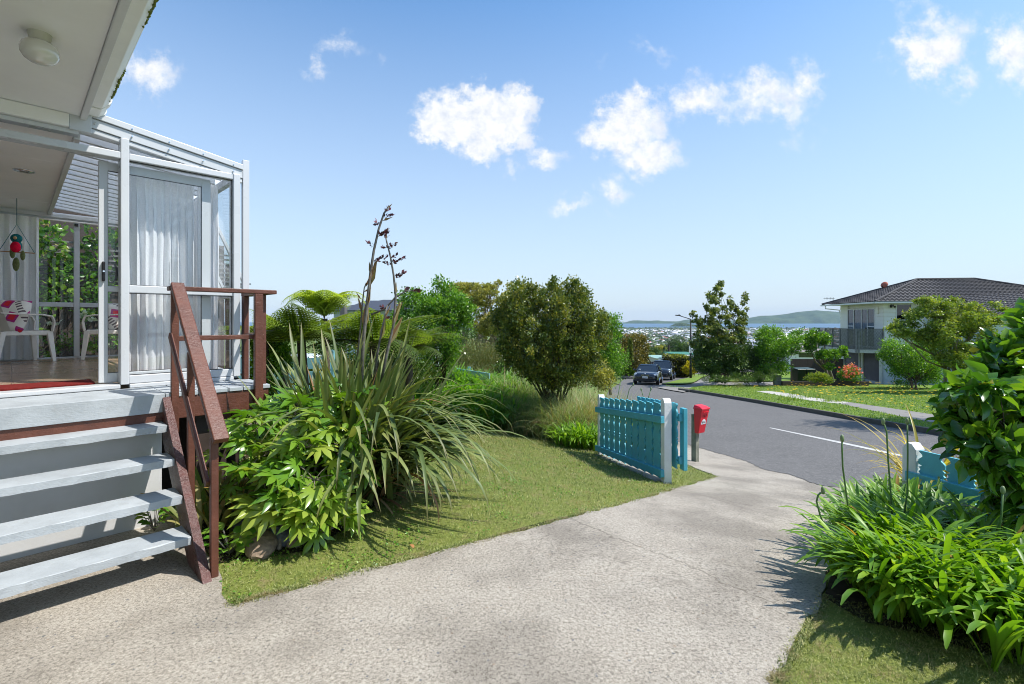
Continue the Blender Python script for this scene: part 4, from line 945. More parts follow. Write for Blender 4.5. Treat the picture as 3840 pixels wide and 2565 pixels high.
    MB().ball(c+Vector((-.05,.0,z-.01)), .05, 12, 8, (.6, .4, 1.5)).ball(c+Vector((.07,.0,z-.05)), .045, 12, 8, (.6, .35, 1.3)).ball(c+Vector((-.03,.02,z-.15)), .055, 12, 8, (.75, .3, 1.5)).build('wing', FELTO, Pt, smooth=True)
small_house_things()
def behind_sunroom():
    F_ = thing('back_fence', 'dark timber fence and slatted trellis behind the sunroom windows', 'fence', tuple(HP(0, 10.6, 0)), R_(46))
    b = hb(); s = -2.4; rn = random.Random(8)
    while s < 3.0: b.box(s, s+.095, 10.6, 10.62, .3, 2.62+rn.uniform(-.01, .01)); s += .105+rn.random()*.006
    b.build('paling', DARKW, F_); b = hb()
    for i in range(9): b.beam((-2.4, 10.5+.0*i, 2.12+i*.085), (3.0, 10.5, 2.12+i*.085), .02, .03)
    b.build('trellis_slat', GREYW, F_); b = hb()
    for s in (-1.6, -.2, 1.3, 2.8): b.box(s, s+.09, 10.625, 10.71, 0, 3.0)
    b.build('post', DARKW, F_); hb().box(-2.4, 3.0, 10.57, 10.599, 2.05, 2.16).build('rail', DARKW, F_); hb().box(-2.6, 1.55, 10.73, 10.76, 0, 3.5).build('sky_blocking_board', DARKW, F_)  # wide dark board is added behind the fence to block out bright sky
    L = []
    for (s, t, z, r) in ((-.2,10.2,2.7,.35),(.3,10.2,2.85,.3),(.35,10.25,2.4,.35),(-.1,10.2,2.1,.3),(.5,10.2,1.95,.28),(.9,10.2,2.2,.35),(1.1,10.2,2.75,.35),(.1,10.2,2.45,.3),(.9,10.15,1.8,.22),(.2,10.15,1.75,.25),(1.6,10.2,2.4,.5),(2.1,10.2,1.9,.5),(.0,10.3,3.05,.25),(.7,10.3,2.6,.2),(.55,10.25,2.35,.22),(1.0,10.3,3.0,.25),(-.6,10.2,2.3,.5),(-1.2,10.2,2.3,.5)):
        p = HP(s, t, z); L.append((p.x, p.y, p.z, r, r*.6, r))
    tree('climbing_vine', 'green leafy climber growing over the fence behind the sunroom', 'climber', tuple(HP(.2, 10.4, .2)), L, 3600, .080, M_CAM, BROAD, 31, r0=.02, nb=2, per=8, fork=.2)
    L = []
    for (s, t, z, r) in ((.25,10.3,2.95,.2),(.45,10.3,2.72,.14),(.5,10.3,2.5,.1),(.0,10.3,3.0,.2)): p = HP(s, t+.1, z); L.append((p.x, p.y, p.z, r, r, r))
    tree('orange_leaved_climber', 'orange brown new leaves at the top of the climber behind the sunroom', 'climber', tuple(HP(.3, 10.45, .2)), L, 330, .07, M_LILY, DIA, 32, r0=.01, nb=1)
    L = []
    for (s, z, r) in ((.25,1.35,.12),(.45,1.2,.15),(.6,1.3,.14),(.8,1.6,.14),(.95,1.2,.2),(1.2,1.3,.2),(.3,1.1,.14),(.75,1.15,.15)): p = HP(s, 9.7, z); L.append((p.x, p.y, p.z, r, r, r))
    tree('garden_bed_plant', 'small variegated plants low behind the back windows', 'plant', tuple(HP(.6, 9.7, .5)), L, 900, .045, M_BERG, DIA, 33, r0=.01, nb=1)
    L = []
    for (s, z, r) in ((.36,1.53,.05),(.5,1.52,.04),(.75,1.62,.07),(.82,1.55,.06),(.22,1.6,.03)): p = HP(s, 9.6, z); L.append((p.x, p.y, p.z, r, r*.5, r*.6))
    tree('white_flowering_plant', 'white flowers glimpsed low behind the back windows', 'flowers', tuple(HP(.55, 9.6, .5)), L, 70, .05, M_WHITEF, BROAD, 34, r0=.006, nb=1)
behind_sunroom()
# ================================================================== FRONT GARDEN
def flax():
    g = gp(1325, 1852); g = Vector((g.x, g.y, g1(*xy(g))))
    T = thing('flax', 'large flax clump with drooping olive leaves and tall dark flower stalks beside the deck', 'flax', tuple(g))
    rg = rng(11); n = 290
    az = rg.uniform(-math.pi, math.pi, n); upright = rg.random(n) < .68
    p0 = np.where(upright, rg.uniform(1.0, 1.42, n), rg.uniform(.72, 1.12, n)); L = np.where(upright, rg.uniform(1.15, 1.72, n), rg.uniform(1.2, 1.8, n))
    right = np.cos(az-(-.25)) > .2
    L = np.where(~right & ~upright, L*.72, L); bend = np.where(upright, rg.uniform(.05, .65, n), rg.uniform(1.2, 2.5, n))
    L = np.where((np.sin(az) < -.35) & ~right, L*.72, L); L = np.where(right & upright, L*.92, L); L = np.where(right & ~upright, L*.72, L)
    base = np.array(g)+np.stack([rg.normal(0, .16, n), rg.normal(0, .15, n), np.zeros(n)], 1)
    front = (np.cos(az-(-2.2)) > .35); bend = np.where(front, np.minimum(bend, rg.uniform(.05, .5, n)), bend); p0 = np.where(front, np.maximum(p0, rg.uniform(1.15, 1.42, n)), p0); L = np.where(front, np.minimum(L, 1.35), L)
    old = (rg.random(n) < .035)*.95
    a = blades(base, az, p0, bend, L, rg.uniform(.050, .084, n), 12, 2.0, .22, 'flax', np.clip(rg.normal(.5, .25, n), 0, 1), old, azb=rg.normal(0, .25, n), rg=rg)
    n2 = 150; az2 = rg.normal(-.45, .7, n2)       # the long leaves that arch out to the right over the lawn
    base = np.array(g)+np.stack([rg.normal(.06, .14, n2), rg.normal(0, .14, n2), np.zeros(n2)], 1)
    b = blades(base, az2, rg.uniform(.72, 1.22, n2), rg.uniform(1.5, 2.7, n2), rg.uniform(1.15, 1.85, n2), rg.uniform(.038, .066, n2), 14, 2.2, .2, 'flax', np.clip(rg.normal(.5, .25, n2), 0, 1), (rg.random(n2) < .03)*.95, azb=rg.normal(0, .3, n2), rg=rg)
    V, Fq, C = merge([a, b]); npmesh('leaves', V, Fq, M_FLAX, T, C)
    n3 = 110; b = blades(np.array(g)+np.stack([rg.normal(.10, .12, n3), rg.normal(-.05, .1, n3), np.zeros(n3)], 1), rg.normal(-.5, .9, n3), rg.uniform(.2, 1.1, n3), rg.uniform(.2, 1.2, n3), rg.uniform(.3, .85, n3), rg.uniform(.02, .045, n3), 6, 1.5, .1, 'flax', rg=rg)
    npmesh('dead_leaves', *b[:2], M_DEAD, T, b[2])
    Y = g.y
    def stalk(pts, r, buds, bract):
        w = [P(x, y, Y+d) for x, y, d in pts]; rr = np.linspace(r, r*.42, len(w))
        o = MB().tube(w, list(rr), 7).build('flower_stalk', M_STALK, T, smooth=True)
        parts = []; rgs = rng(int(pts[0][0]))
        for (x, y, ang, k, l) in buds:
            p = np.array(P(x, y, Y+pts[-1][2])); m = 9*k
            dr = np.array([math.cos(ang), 0, math.sin(ang)])
            along = rgs.random(m); pp = p+dr*along[:, None]*l+rgs.normal(size=(m, 3))*.006
            d = np.tile(dr, (m, 1))*.7+rgs.normal(size=(m, 3))*.45+np.array([0, 0, .35]); parts.append(scatter(DIA, pp, d, rgs.uniform(.022, .045, m), rgs.random(m), rgs))
            st = blades(np.tile(p, (2, 1)), np.array([0., 3.]) if False else np.full(2, 0. if math.cos(ang) > 0 else math.pi), np.full(2, math.atan2(abs(math.sin(ang)), abs(math.cos(ang)))*(1 if math.sin(ang) > 0 else -1)), np.zeros(2), np.full(2, l*1.1), np.full(2, .008), 3, rg=rgs); parts.append(st); V, Fq, C = merge(parts); npmesh('flower_cluster', V, Fq, M_BUD, o, C); parts = []
        if bract:
            m = len(bract); p = np.array([P(x, y, Y+pts[-1][2]) for x, y, a_, l in bract]); dd = np.array([[math.cos(a_), .05, math.sin(a_)] for x, y, a_, l in bract]); sz = np.array([l for *_, l in bract])
            for i in range(m):
                V, Fq, C = scatter(SLIM, np.repeat(p[i:i+1], 3, 0), np.repeat(dd[i:i+1], 3, 0)+rgs.normal(size=(3, 3))*.03, np.repeat(sz[i], 3), rgs.random(3), rgs); npmesh('bract', V, Fq, M_BRACT, o, C)
    stalk([(1352,1490,0),(1362,1290,0),(1378,1130,0),(1390,1020,0),(1402,940,0),(1420,860,0),(1440,800,0),(1458,775,0)], .017,
          [(1404,982,.45,3,.13),(1398,925,2.4,1,.05),(1420,885,.5,2,.10),(1418,845,2.0,1,.04),(1440,818,.35,2,.08),(1447,795,1.0,1,.05)],
          [(1384,1080,1.35,.28),(1376,1160,1.45,.26),(1418,888,.7,.13),(1434,828,.4,.10),(1452,785,.9,.07),(1365,1240,1.5,.3),(1390,1030,1.7,.12)])
    stalk([(1420,1480,0),(1450,1330,0),(1478,1210,0),(1484,1110,0),(1476,1030,0),(1464,960,0),(1450,905,0),(1446,885,0)], .014,
          [(1482,1042,.5,2,.09),(1468,995,2.7,1,.06),(1474,985,.35,3,.11),(1466,970,.6,1,.06),(1456,930,2.9,1,.06),(1456,928,.4,2,.07),(1448,892,1.6,2,.05)],
          [(1484,1110,1.6,.13),(1470,1230,1.2,.26),(1455,1300,1.15,.3),(1448,900,1.5,.07)])
    stalk([(1392,1180,.1),(1440,1160,.1),(1480,1118,.1),(1520,1092,.1),(1545,1090,.1),(1562,1096,.1)], .010, [(1520,1094,1.0,1,.04),(1540,1091,.0,1,.05),(1556,1094,.2,1,.05)], [])
    stalk([(1336,1380,.05),(1352,1230,.05),(1360,1130,.05),(1366,1080,.05),(1373,1060,.05)], .009, [], [(1353,1122,2.2,.08),(1370,1078,1.2,.11),(1364,1095,.5,.08),(1356,1170,1.8,.14)])
    stalk([(1395,1470,.05),(1420,1300,.05),(1440,1200,.05),(1452,1145,.05)], .012, [(1440,1200,.2,1,.05),(1446,1160,2.6,1,.05)], [(1444,1190,1.2,.13),(1425,1280,1.35,.24)])
flax()
def palm_shrub():
    T = thing('fatsia_shrub', 'bright green shrub with big glossy palmate leaves in front of the deck', 'shrub', tuple(gp(1120, 2010)))
    rg = rng(21); g = gp(1120, 2010); tpls = [palmate(8, k) for k in range(3)]; parts = []; st = MB()
    C_ = [(1280,1500,3.95),(1100,1560,3.8),(1230,1600,3.7),(1330,1560,3.95),(960,1600,3.65),(900,1680,3.55),(1010,1700,3.5),(1140,1680,3.5),(1280,1690,3.6),(940,1790,3.4),(1060,1800,3.32),(1180,1800,3.35),(1300,1780,3.55),(1000,1880,3.3),(1100,1890,3.22),(1210,1880,3.3),(1120,1530,4.0),(1010,1570,3.9),(1030,1960,3.25),(1170,1950,3.2),(1260,1960,3.3),(1360,1650,3.9)]
    for i, (px, py, Y) in enumerate(C_):
        c = np.array(P(px, py, Y+.12)); 
        b = Vector(g)+Vector((rg.normal(0, .1), rg.normal(0, .1), 0)); m = b.lerp(Vector(c), .55)+Vector((0, .05, -.08)); st.tube([b, m, Vector(c)-Vector((0, 0, .02))], [.016, .012, .008], 6)
        k = int(rg.integers(11, 15))
        for j in range(k):
            a = 2*math.pi*j/k*2.4+rg.random(); el = rg.uniform(-.35, 1.0); L = rg.uniform(.05, .17)
            d = np.array([math.cos(a)*math.cos(el), math.sin(a)*math.cos(el), math.sin(el)]); e = c+d*L
            st.tube([tuple(c), tuple(c+d*L*.5+np.array([0, 0, .01])), tuple(e)], [.0035, .0028, .0025], 4, 0, False)
            ld = d*.9+np.array([0, 0, -.15])+rg.normal(size=3)*.12; nrm = np.array([.35, -.25, 1.0])+rg.normal(size=3)*.22
            ld /= np.linalg.norm(ld); nrm = nrm-ld*nrm.dot(ld); nrm /= np.linalg.norm(nrm); M = np.stack([np.cross(ld, nrm), ld, nrm], 1)
            tv, tf = tpls[j % 3]; s = rg.uniform(.11, .195); V = tv @ M.T*s+e+ld*s*.15; vc = np.zeros((len(tv), 3)); vc[:, 0] = np.clip(.56+rg.normal()*.22+(.12 if (1100 < px < 1200 and py < 1700) or py > 1850 else 0), 0, 1)
            parts.append((V, tf, vc))
    V, Fq, C = merge(parts); npmesh('foliage', V, Fq, M_FAT, T, C); st.build('stem', BARKL, T, smooth=True)
palm_shrub()
def low_plants():
    rg = rng(31)
    # fading lilies under the handrail
    g = gp(840, 1990); T = thing('lily_clump', 'fading yellow green lilies with orange streaks between handrail and shrub', 'lilies', tuple(g)); n = 80
    b = blades(np.array(g)+np.stack([rg.normal(-.03, .13, n), rg.normal(.12, .14, n), np.zeros(n)], 1), rg.uniform(-3.1, 3.1, n), rg.uniform(.9, 1.5, n), rg.uniform(.1, 1.6, n), rg.uniform(.25, .58, n), rg.uniform(.03, .055, n), 8, 1.8, .2, 'strap2', rg=rg)
    npmesh('leaves', *b[:2], M_LILY, T, b[2])
    # bergenia-like ground cover
    for (px, py, lab, n, r) in ((860,2075,'bright round leaved ground cover at the foot of the handrail post',46,.13),(625,1935,'small round leaved plant creeping past the white base wall behind the stringer',26,.08),(985,1935,'low round leaved plant between the lilies and the glossy shrub',36,.10)):
        g = gp(px, py) if px != 625 else Vector((*HS(.72, 4.30), .02)); T = thing('groundcover_plant', lab, 'plant', tuple(g))
        a = rg.uniform(0, 6.28, n); q = r*np.sqrt(rg.random(n)); pp = np.array(g)+np.stack([np.cos(a)*q, np.sin(a)*q, rg.uniform(.04, .16, n)], 1)
        d = np.stack([np.cos(a), np.sin(a), rg.uniform(-.2, .5, n)], 1); V, Fq, C = scatter(BROAD, pp, d, rg.uniform(.05, .085, n), rg.random(n), rg, .3); V = V
        npmesh('leaves', V, Fq, M_BERG, T, C); mb = MB()
        for k in range(0, n, 2): mb.tube([tuple(g), tuple(pp[k])], .003, 4, 0, False)
        mb.build('stem', M_STALK, T)
    for (px, py, r, m, lab, sc) in ((965,2075,.125,ROCK,'brown rock at the lawn edge below the glossy shrub',(1.2,.8,.62)),(915,2030,.055,ROCKG,'small smooth grey stone beside the brown rock',(1.2,.8,.8)),(895,1985,.07,ROCKG,'grey rock half hidden behind the small stone',(1.1,.9,.8)),(1035,2040,.10,ROCKG,'dark craggy rock right of the brown rock',(1.3,.8,.8)),(1100,2035,.07,ROCK,'low brown stone under the right side of the glossy shrub',(1.5,.8,.6))):
        g = gp(px, py); o = MB().ball((0,0,0), r, 22, 16, (sc[0], sc[1], sc[2]*.8), 0, .045, px).build('rock', m, None, smooth=False); o.location = (g.x, g.y+r*.4, g.z+r*sc[2]*.45); o.rotation_euler = (.1, .15, px*.37); tag(o, lab, 'rock', 'rocks edging the bed')
    bd = [xy(gp(*p)) for p in ((815,2110),(900,2090),(1010,2085),(1150,2062),(1290,1985),(1400,1900),(1440,1800),(1330,1700))]+[HS(1.8, 6.5), HS(.9, 4.6)]
    sheet('garden_bed', bd, -.004, .4, SOIL)
low_plants()
def agapanthus(name, label, pts, n, seed, L=(.38, .62), W=(.022, .034), mat=None, scapes=(), group=None, cat='agapanthus', bend=(.7, 2.2)):
    rg = rng(seed); mat = mat or M_AGA; c = sum((Vector(p) for p in pts), Vector())/len(pts)
    T = thing(name, label, cat, tuple(c), 0, group); P_ = np.array([tuple(p) for p in pts]); idx = rg.integers(0, len(P_), n//9)
    fan = P_[idx]+np.stack([rg.normal(0, .13, n//9), rg.normal(0, .13, n//9), np.zeros(n//9)], 1); fan[:, 2] = G(fan[:, 0], fan[:, 1])
    base = np.repeat(fan, 9, 0); m = len(base); base = base+np.stack([rg.normal(0, .015, m), rg.normal(0, .015, m), np.zeros(m)], 1)
    out = base[:, :2]-np.array([c.x, c.y]); oa = np.arctan2(out[:, 1], out[:, 0]); w_ = np.minimum(1, np.hypot(out[:, 0], out[:, 1])/.5)
    az = oa+rg.normal(0, 1, m)*(2.2-1.3*w_)
    b = blades(base, az, rg.uniform(.95, 1.5, m), rg.uniform(*bend, m), rg.uniform(*L, m), rg.uniform(*W, m), 9, 1.9, .14, 'strap2', np.clip(rg.normal(.5, .22, m), 0, 1), (rg.random(m) < .011)*.95, azb=rg.normal(0, .3, m), rg=rg)
    npmesh('leaves', *b[:2], mat, T, b[2])
    for sc in scapes:
        w2 = [Vector(p) for p in sc]; s = MB().tube(w2, [.007]+[.0055]*(len(w2)-1), 6).build('flower_stem', M_BERG_S, T, smooth=True)
        d = (w2[-1]-w2[-2]).normalized(); MB().ball(w2[-1]+d*.02, .016, 8, 6, (.8, .8, 1.7)).build('flower_bud', M_BUDG, s, smooth=True)
    return T
M_BERG_S = simple('green_flower_stem', (.10, .19, .05), .5); M_BUDG = simple('green_flower_bud', (.20, .26, .12), .5)
def right_garden():
    pts = []
    for (px, py) in ((3345,2190),(3340,2110),(3370,2250),(3400,2130),(3400,2020),(3400,2290),(3440,2150),(3480,2030),(3520,2330),(3560,2200),(3640,2080),(3680,2380),(3700,2250),(3780,2140),(3800,2330),(3360,2040),(3430,1980),(3560,2000),(3850,2250),(3900,2400),(3950,2150),(3700,2030)):
        g = gp(px, py); pts.append((g.x, g.y, g.z))
    for _ in range(0): pass
    sc = []
    for q in (((3250,2080,3.3),(3210,1990,3.3),(3180,1900,3.3),(3160,1750,3.3),(3158,1690,3.3),(3158,1655,3.3)), ((3350,2000,3.5),(3340,1850,3.5),(3330,1720,3.5),(3325,1620,3.5),(3315,1590,3.5)), ((3380,2000,3.6),(3402,1850,3.6),(3404,1700,3.6),(3402,1590,3.6)), ((3160,2130,3.1),(3110,2020,3.1),(3075,1930,3.1),(3062,1880,3.1),(3068,1857,3.1),(3078,1847,3.1)), ((3740,2020,3.0),(3756,1930,3.0),(3760,1850,3.0))):
        sc.append([P(*p) for p in q])
    agapanthus('agapanthus', 'big glossy strap leaved agapanthus clump spilling over the right edge of the driveway', pts, 2900, 41, (.34, .57), (.021, .033), M_AGA, sc, bend=(.7, 2.15))
    sheet('garden_bed', [xy(gp(3090,2235)), xy(gp(3250,2330)), xy(gp(3450,2370)), xy(gp(3700,2450)), (3.3, 2.0), (5.0, 3.0), (4.9, 5.0), xy(gp(3235,1905)), xy(gp(3150,2060))], -.005, .4, SOIL)
    # camellia
    rg = rng(43); base = (4.1, 3.45, -.35)
    L = [lobe(x, y, a, b, 3.40+.12*math.sin(x)) for x, y, a, b in ((3760,1520,130,120),(3670,1590,80,70),(3810,1380,80,80),(3730,1690,100,90),(3840,1640,110,150),(3680,1470,75,50),(3890,1480,120,200),(3900,1780,90,120),(3680,1650,60,60),(3790,1830,55,70),(3860,1260,45,60),(3890,1920,60,80),(3600,1450,40,26),(3620,1560,40,30),(3740,1330,40,40),(3860,1190,36,30))]
    T = thing('camellia', 'dark glossy broad leaved camellia bush overhanging the teal fence at the right edge', 'bush', base)
    (V, Fq, C), cc = crown(L, 2600, .118, BROADN, 44, per=7, spread=.26, shell=(.35, 1.05), up=-.05, flat=.75, vary=.20)
    C = C.reshape(-1, 10, 3).copy(); C[:, :, 2] = (rng(9).random(len(C)) < .035)[:, None]*.95; C = C.reshape(-1, 3)
    npmesh('foliage', V, Fq, M_CAM, T, C); trunkmesh(base, L, .032, 45, .35, nb=5).build('trunk', BARK, T, smooth=True)
    # golden flax behind the fence
    g = Vector((4.35, 4.9, 0)); g.z = g1(4.35, 4.9); n = 90; T = thing('golden_flax', 'yellow and orange arching flax leaves behind the right white fence post', 'flax', tuple(g))
    b = blades(np.array(g)+np.stack([rg.normal(0, .1, n), rg.normal(0, .1, n), np.zeros(n)], 1), rg.uniform(-3.1, 3.1, n), rg.uniform(.9, 1.4, n), rg.uniform(.9, 2.2, n), rg.uniform(.8, 1.45, n), rg.uniform(.02, .035, n), 10, 1.9, .15, 'flax', rg=rg); npmesh('leaves', *b[:2], M_YFLAX, T, b[2])
right_garden()
def fence_panel(T, A, B, z0, z1, npal, side, post=True, sp=None, th=.02, pal_mat=None, seed=0, pw=None, rails=(.18, .80), postmat=None, over=.08, tops=None, white=None):
    # A, B: feet (world xy+z). palings with shaped edges on the far side of two rails
    A = Vector(A); B = Vector(B); d = (B-A); L = math.hypot(d.x, d.y); u = Vector((d.x/L, d.y/L, 0)); nrm = Vector((-u.y, u.x, 0))*side; rn = random.Random(seed); H = z1-z0
    gz = lambda k: A.z+(B.z-A.z)*k/L
    pitch = L/npal; w = pitch*.5-.0035; cb = MB()
    for i in range(npal):
        k = (i+.5)*pitch; c = A+u*k; zz = gz(k); prof = []
        m = 46
        for j in range(m+1):
            t = j/m; zt = z0+H*t; ph = t*3.35+.1; f = ph % 1.0; ww = w
            if f < .40: ww = w-.34*w*math.sin(math.pi*f/.40)*(1 if f > .14 else .75)
            elif f < .48: ww = w*.985
            elif f < .60: ww = w-.28*w*math.sin(math.pi*(f-.48)/.12)
            elif f < .66: ww = w*.985
            elif f < .78: ww = w-.30*w*math.sin(math.pi*(f-.66)/.12)
            else: ww = w*.985
            if t > .985: ww = w*.86
            prof.append((ww, zt))
        poly = [(+a, b) for a, b in prof]+[(-a, b) for a, b in prof[::-1]]
        vs = []; n = len(poly); off = .024
        for o_ in (off, off+th):
            for a, b in poly: p = c+u*a+nrm*o_; vs.append((p.x, p.y, zz+b+rn.uniform(-.0, .0)))
        fs = [(j, j+1, n-2-j, n-1-j) for j in range(m)]; fs += [tuple(q+n for q in f[::-1]) for f in fs]; fs += [(j, j+n, (j+1) % n+n, (j+1) % n) for j in range(n)]
        MB().raw(vs, fs).build('paling', pal_mat or TEAL, T)
    for r in rails:
        a = A-u*over; b = B+u*over; a.z = gz(-over)+z0+H*r; b.z = gz(L+over)+z0+H*r
        MB().beam(a, b, .046, .088).build('rail', pal_mat or TEAL, T, .004)
def gates():
    b1 = gp(2256, 1704); b2 = gp(2495, 1806)
    u = Vector((b2.x-b1.x, b2.y-b1.y, 0)).normalized(); nn_ = Vector((-u.y, u.x, 0))  # nn_ points away from the lawn side
    if nn_.x < 0: nn_ = -nn_
    T = thing('picket_fence', 'teal picket fence panel with shaped palings and two white pointed posts on the lawn', 'fence', tuple(b1))
    def post(p, T, h=1.0, w=.095):
        M = Matrix.Translation(p) @ Matrix.Rotation(math.atan2(u.y, u.x), 4, 'Z'); mb = MB(M); a = w/2
        mb.raw([(-a,-a,-.1),(a,-a,-.1),(a,a,-.1),(-a,a,-.1),(-a,-a,h-.05),(a,-a,h-.05),(a,a,h-.05),(-a,a,h-.05),(0,-a,h),(0,a,h)][:8]+[(-a*.35,-a*1,h),(-a*.35,a*1,h),(a*.35,-a,h),(a*.35,a,h)],
               [(0,1,5,4),(2,3,7,6),(1,2,6,5),(3,0,4,7),(4,5,10,8),(6,7,9,11),(5,6,11,10),(7,4,8,9),(8,10,11,9)]); mb.build('post', GATEW, T, .004)
    p1 = Vector(b1); p2 = Vector(b2); post(p1+u*-.02, T, 1.0); post(p2+u*.02, T, 1.02)
    sidev = 1 if (Vector((-u.y, u.x, 0))-nn_).length < .1 else -1
    q1 = p1-nn_*.04+u*.03; q2 = p2-nn_*.04-u*.03
    fence_panel(T, q1-nn_*.03, q2-nn_*.03, .04, .955, 10, sidev, rails=(.075, .785), over=.10)
    MB().beam(q1+Vector((0,0,-.03)), q2+Vector((0,0,-.03)), .16, .08).build('footing', KERBP, T, .01)
    # gate leaf folded back behind the panel
    G_ = thing('gate', 'teal gate leaf folded open behind the picket fence panel', 'gate', tuple(p2+nn_*.13))
    e1 = p2+nn_*.13+u*.12; e2 = e1-u*1.15; e1.z = g1(e1.x, e1.y)+.05; e2.z = g1(e2.x, e2.y)+.1
    fence_panel(G_, e2, e1, .14, .92, 8, -sidev, rails=(.12, .78), over=.02)
    MB().beam(e1+Vector((0,0,.12))+nn_*.045, e1+Vector((0,0,.86))+nn_*.045, .05, .09, tuple(u)).build('stile', TEAL, G_, .004)
    # the fence right of the driveway
    a = P(3425, 1650, 4.6); a.z = g1(a.x, a.y)-.02; u2 = Vector((.30, -.954, 0))
    T2 = thing('picket_fence', 'pale teal picket fence with a white post behind the agapanthus on the right', 'fence', tuple(a))
    top = P(3425, 1660, 4.6).z
    M = Matrix.Translation(a) @ Matrix.Rotation(math.atan2(u2.y, u2.x), 4, 'Z'); h = top-a.z; w_ = .06
    MB(M).raw([(-w_,-w_,-.1),(w_,-w_,-.1),(w_,w_,-.1),(-w_,w_,-.1),(-w_,-w_,h-.05),(w_,-w_,h-.05),(w_,w_,h-.05),(-w_,w_,h-.05),(-w_*.35,-w_,h),(-w_*.35,w_,h),(w_*.35,-w_,h),(w_*.35,w_,h)],
               [(0,1,5,4),(2,3,7,6),(1,2,6,5),(3,0,4,7),(4,5,10,8),(6,7,9,11),(5,6,11,10),(7,4,8,9),(8,10,11,9)]).build('post', GATEW, T2, .004)
    e = a+u2*3.0; e.z = a.z+.0; n2 = Vector((-u2.y, u2.x, 0)); n2 = -n2 if n2.x > 0 else n2
    fence_panel(T2, a+u2*.06+n2*.06, e+n2*.06, .10, h-.05, 13, -1 if (Vector((-u2.y, u2.x, 0))-n2).length < .1 else 1, rails=(.1, .60), over=.08, pal_mat=TEALB)
gates()
def letterbox():
    g = gp(2607, 1730); T = thing('letterbox', 'red plastic letterbox with house number on a weathered post by the road', 'letterbox', tuple(g), R_(-18))
    M = Matrix.Translation(g) @ Matrix.Rotation(R_(-18), 4, 'Z')   # front faces +x, its left side faces the camera
    M = Matrix.Translation(g) @ Matrix.Rotation(R_(-56), 4, 'Z')
    MB(M).box(-.045, .045, -.045, .045, -.1, .80).build('post', WEATH, T, .004)
    mb = MB(M); mb.raw([(.045,-.085,.50),(.12,-.085,.50),(.12,.085,.50),(.045,.085,.50),(.045,-.105,.90),(.20,-.105,.90),(.20,.105,.90),(.045,.105,.90)], [(0,3,2,1),(4,5,6,7),(0,1,5,4),(1,2,6,5),(2,3,7,6),(3,0,4,7)]); b = mb.build('box', REDP, T, .008)
    mb = MB(M); mb.raw([(.04,-.112,.90),(.21,-.112,.90),(.21,.112,.90),(.04,.112,.90),(.04,-.112,.925),(.212,-.112,.925),(.212,.112,.925),(.04,.112,.925),(.045,-.09,.97),(.15,-.09,.955),(.15,.09,.955),(.045,.09,.97)], [(0,3,2,1),(0,1,5,4),(1,2,6,5),(2,3,7,6),(3,0,4,7),(4,5,9,8),(5,6,10,9),(6,7,11,10),(7,4,8,11),(8,9,10,11)]).build('lid', REDP, T, .006)
    MB(M).box(.195, .215, -.075, .075, .862, .872).build('slot_lip', REDP, T, .002)
    def face(y, z, o=.002): x = .12+(z-.50)/.40*.08; return (x+o, y, z)
    pl = MB(M); pts = [face(-.062, .655, .003), face(.062, .655, .003)]+[face(.062*math.cos(a), .655+.085*math.sin(a), .003) for a in np.linspace(.15, math.pi-.15, 14)]
    n = len(pts); back = [(x-.004, y, z) for x, y, z in pts]; pl.raw(pts+back, [tuple(range(n)), tuple(range(2*n-1, n-1, -1))]+[(i, (i+1)%n, (i+1)%n+n, i+n) for i in range(n)]); p = pl.build('number_plate', SIGNW, T)
    tilt = math.atan2(.08, .40); fx, fy, fz = face(0, .688, .006)
    Mt = M @ Matrix.Translation((fx, fy, fz)) @ Matrix.Rotation(math.pi/2, 4, 'Z') @ Matrix.Rotation(math.pi/2+tilt, 4, 'X')
    text_mesh('number', '81A', INK, p, Mt, .055, .0008)
    for y in (-.05, 0, .05):
        MB(M).beam(face(y*.7, .77, .002), face(y, .82, .002), .009, .003, (1, 0, 0)).build('grip_mark', INK, T)
letterbox()
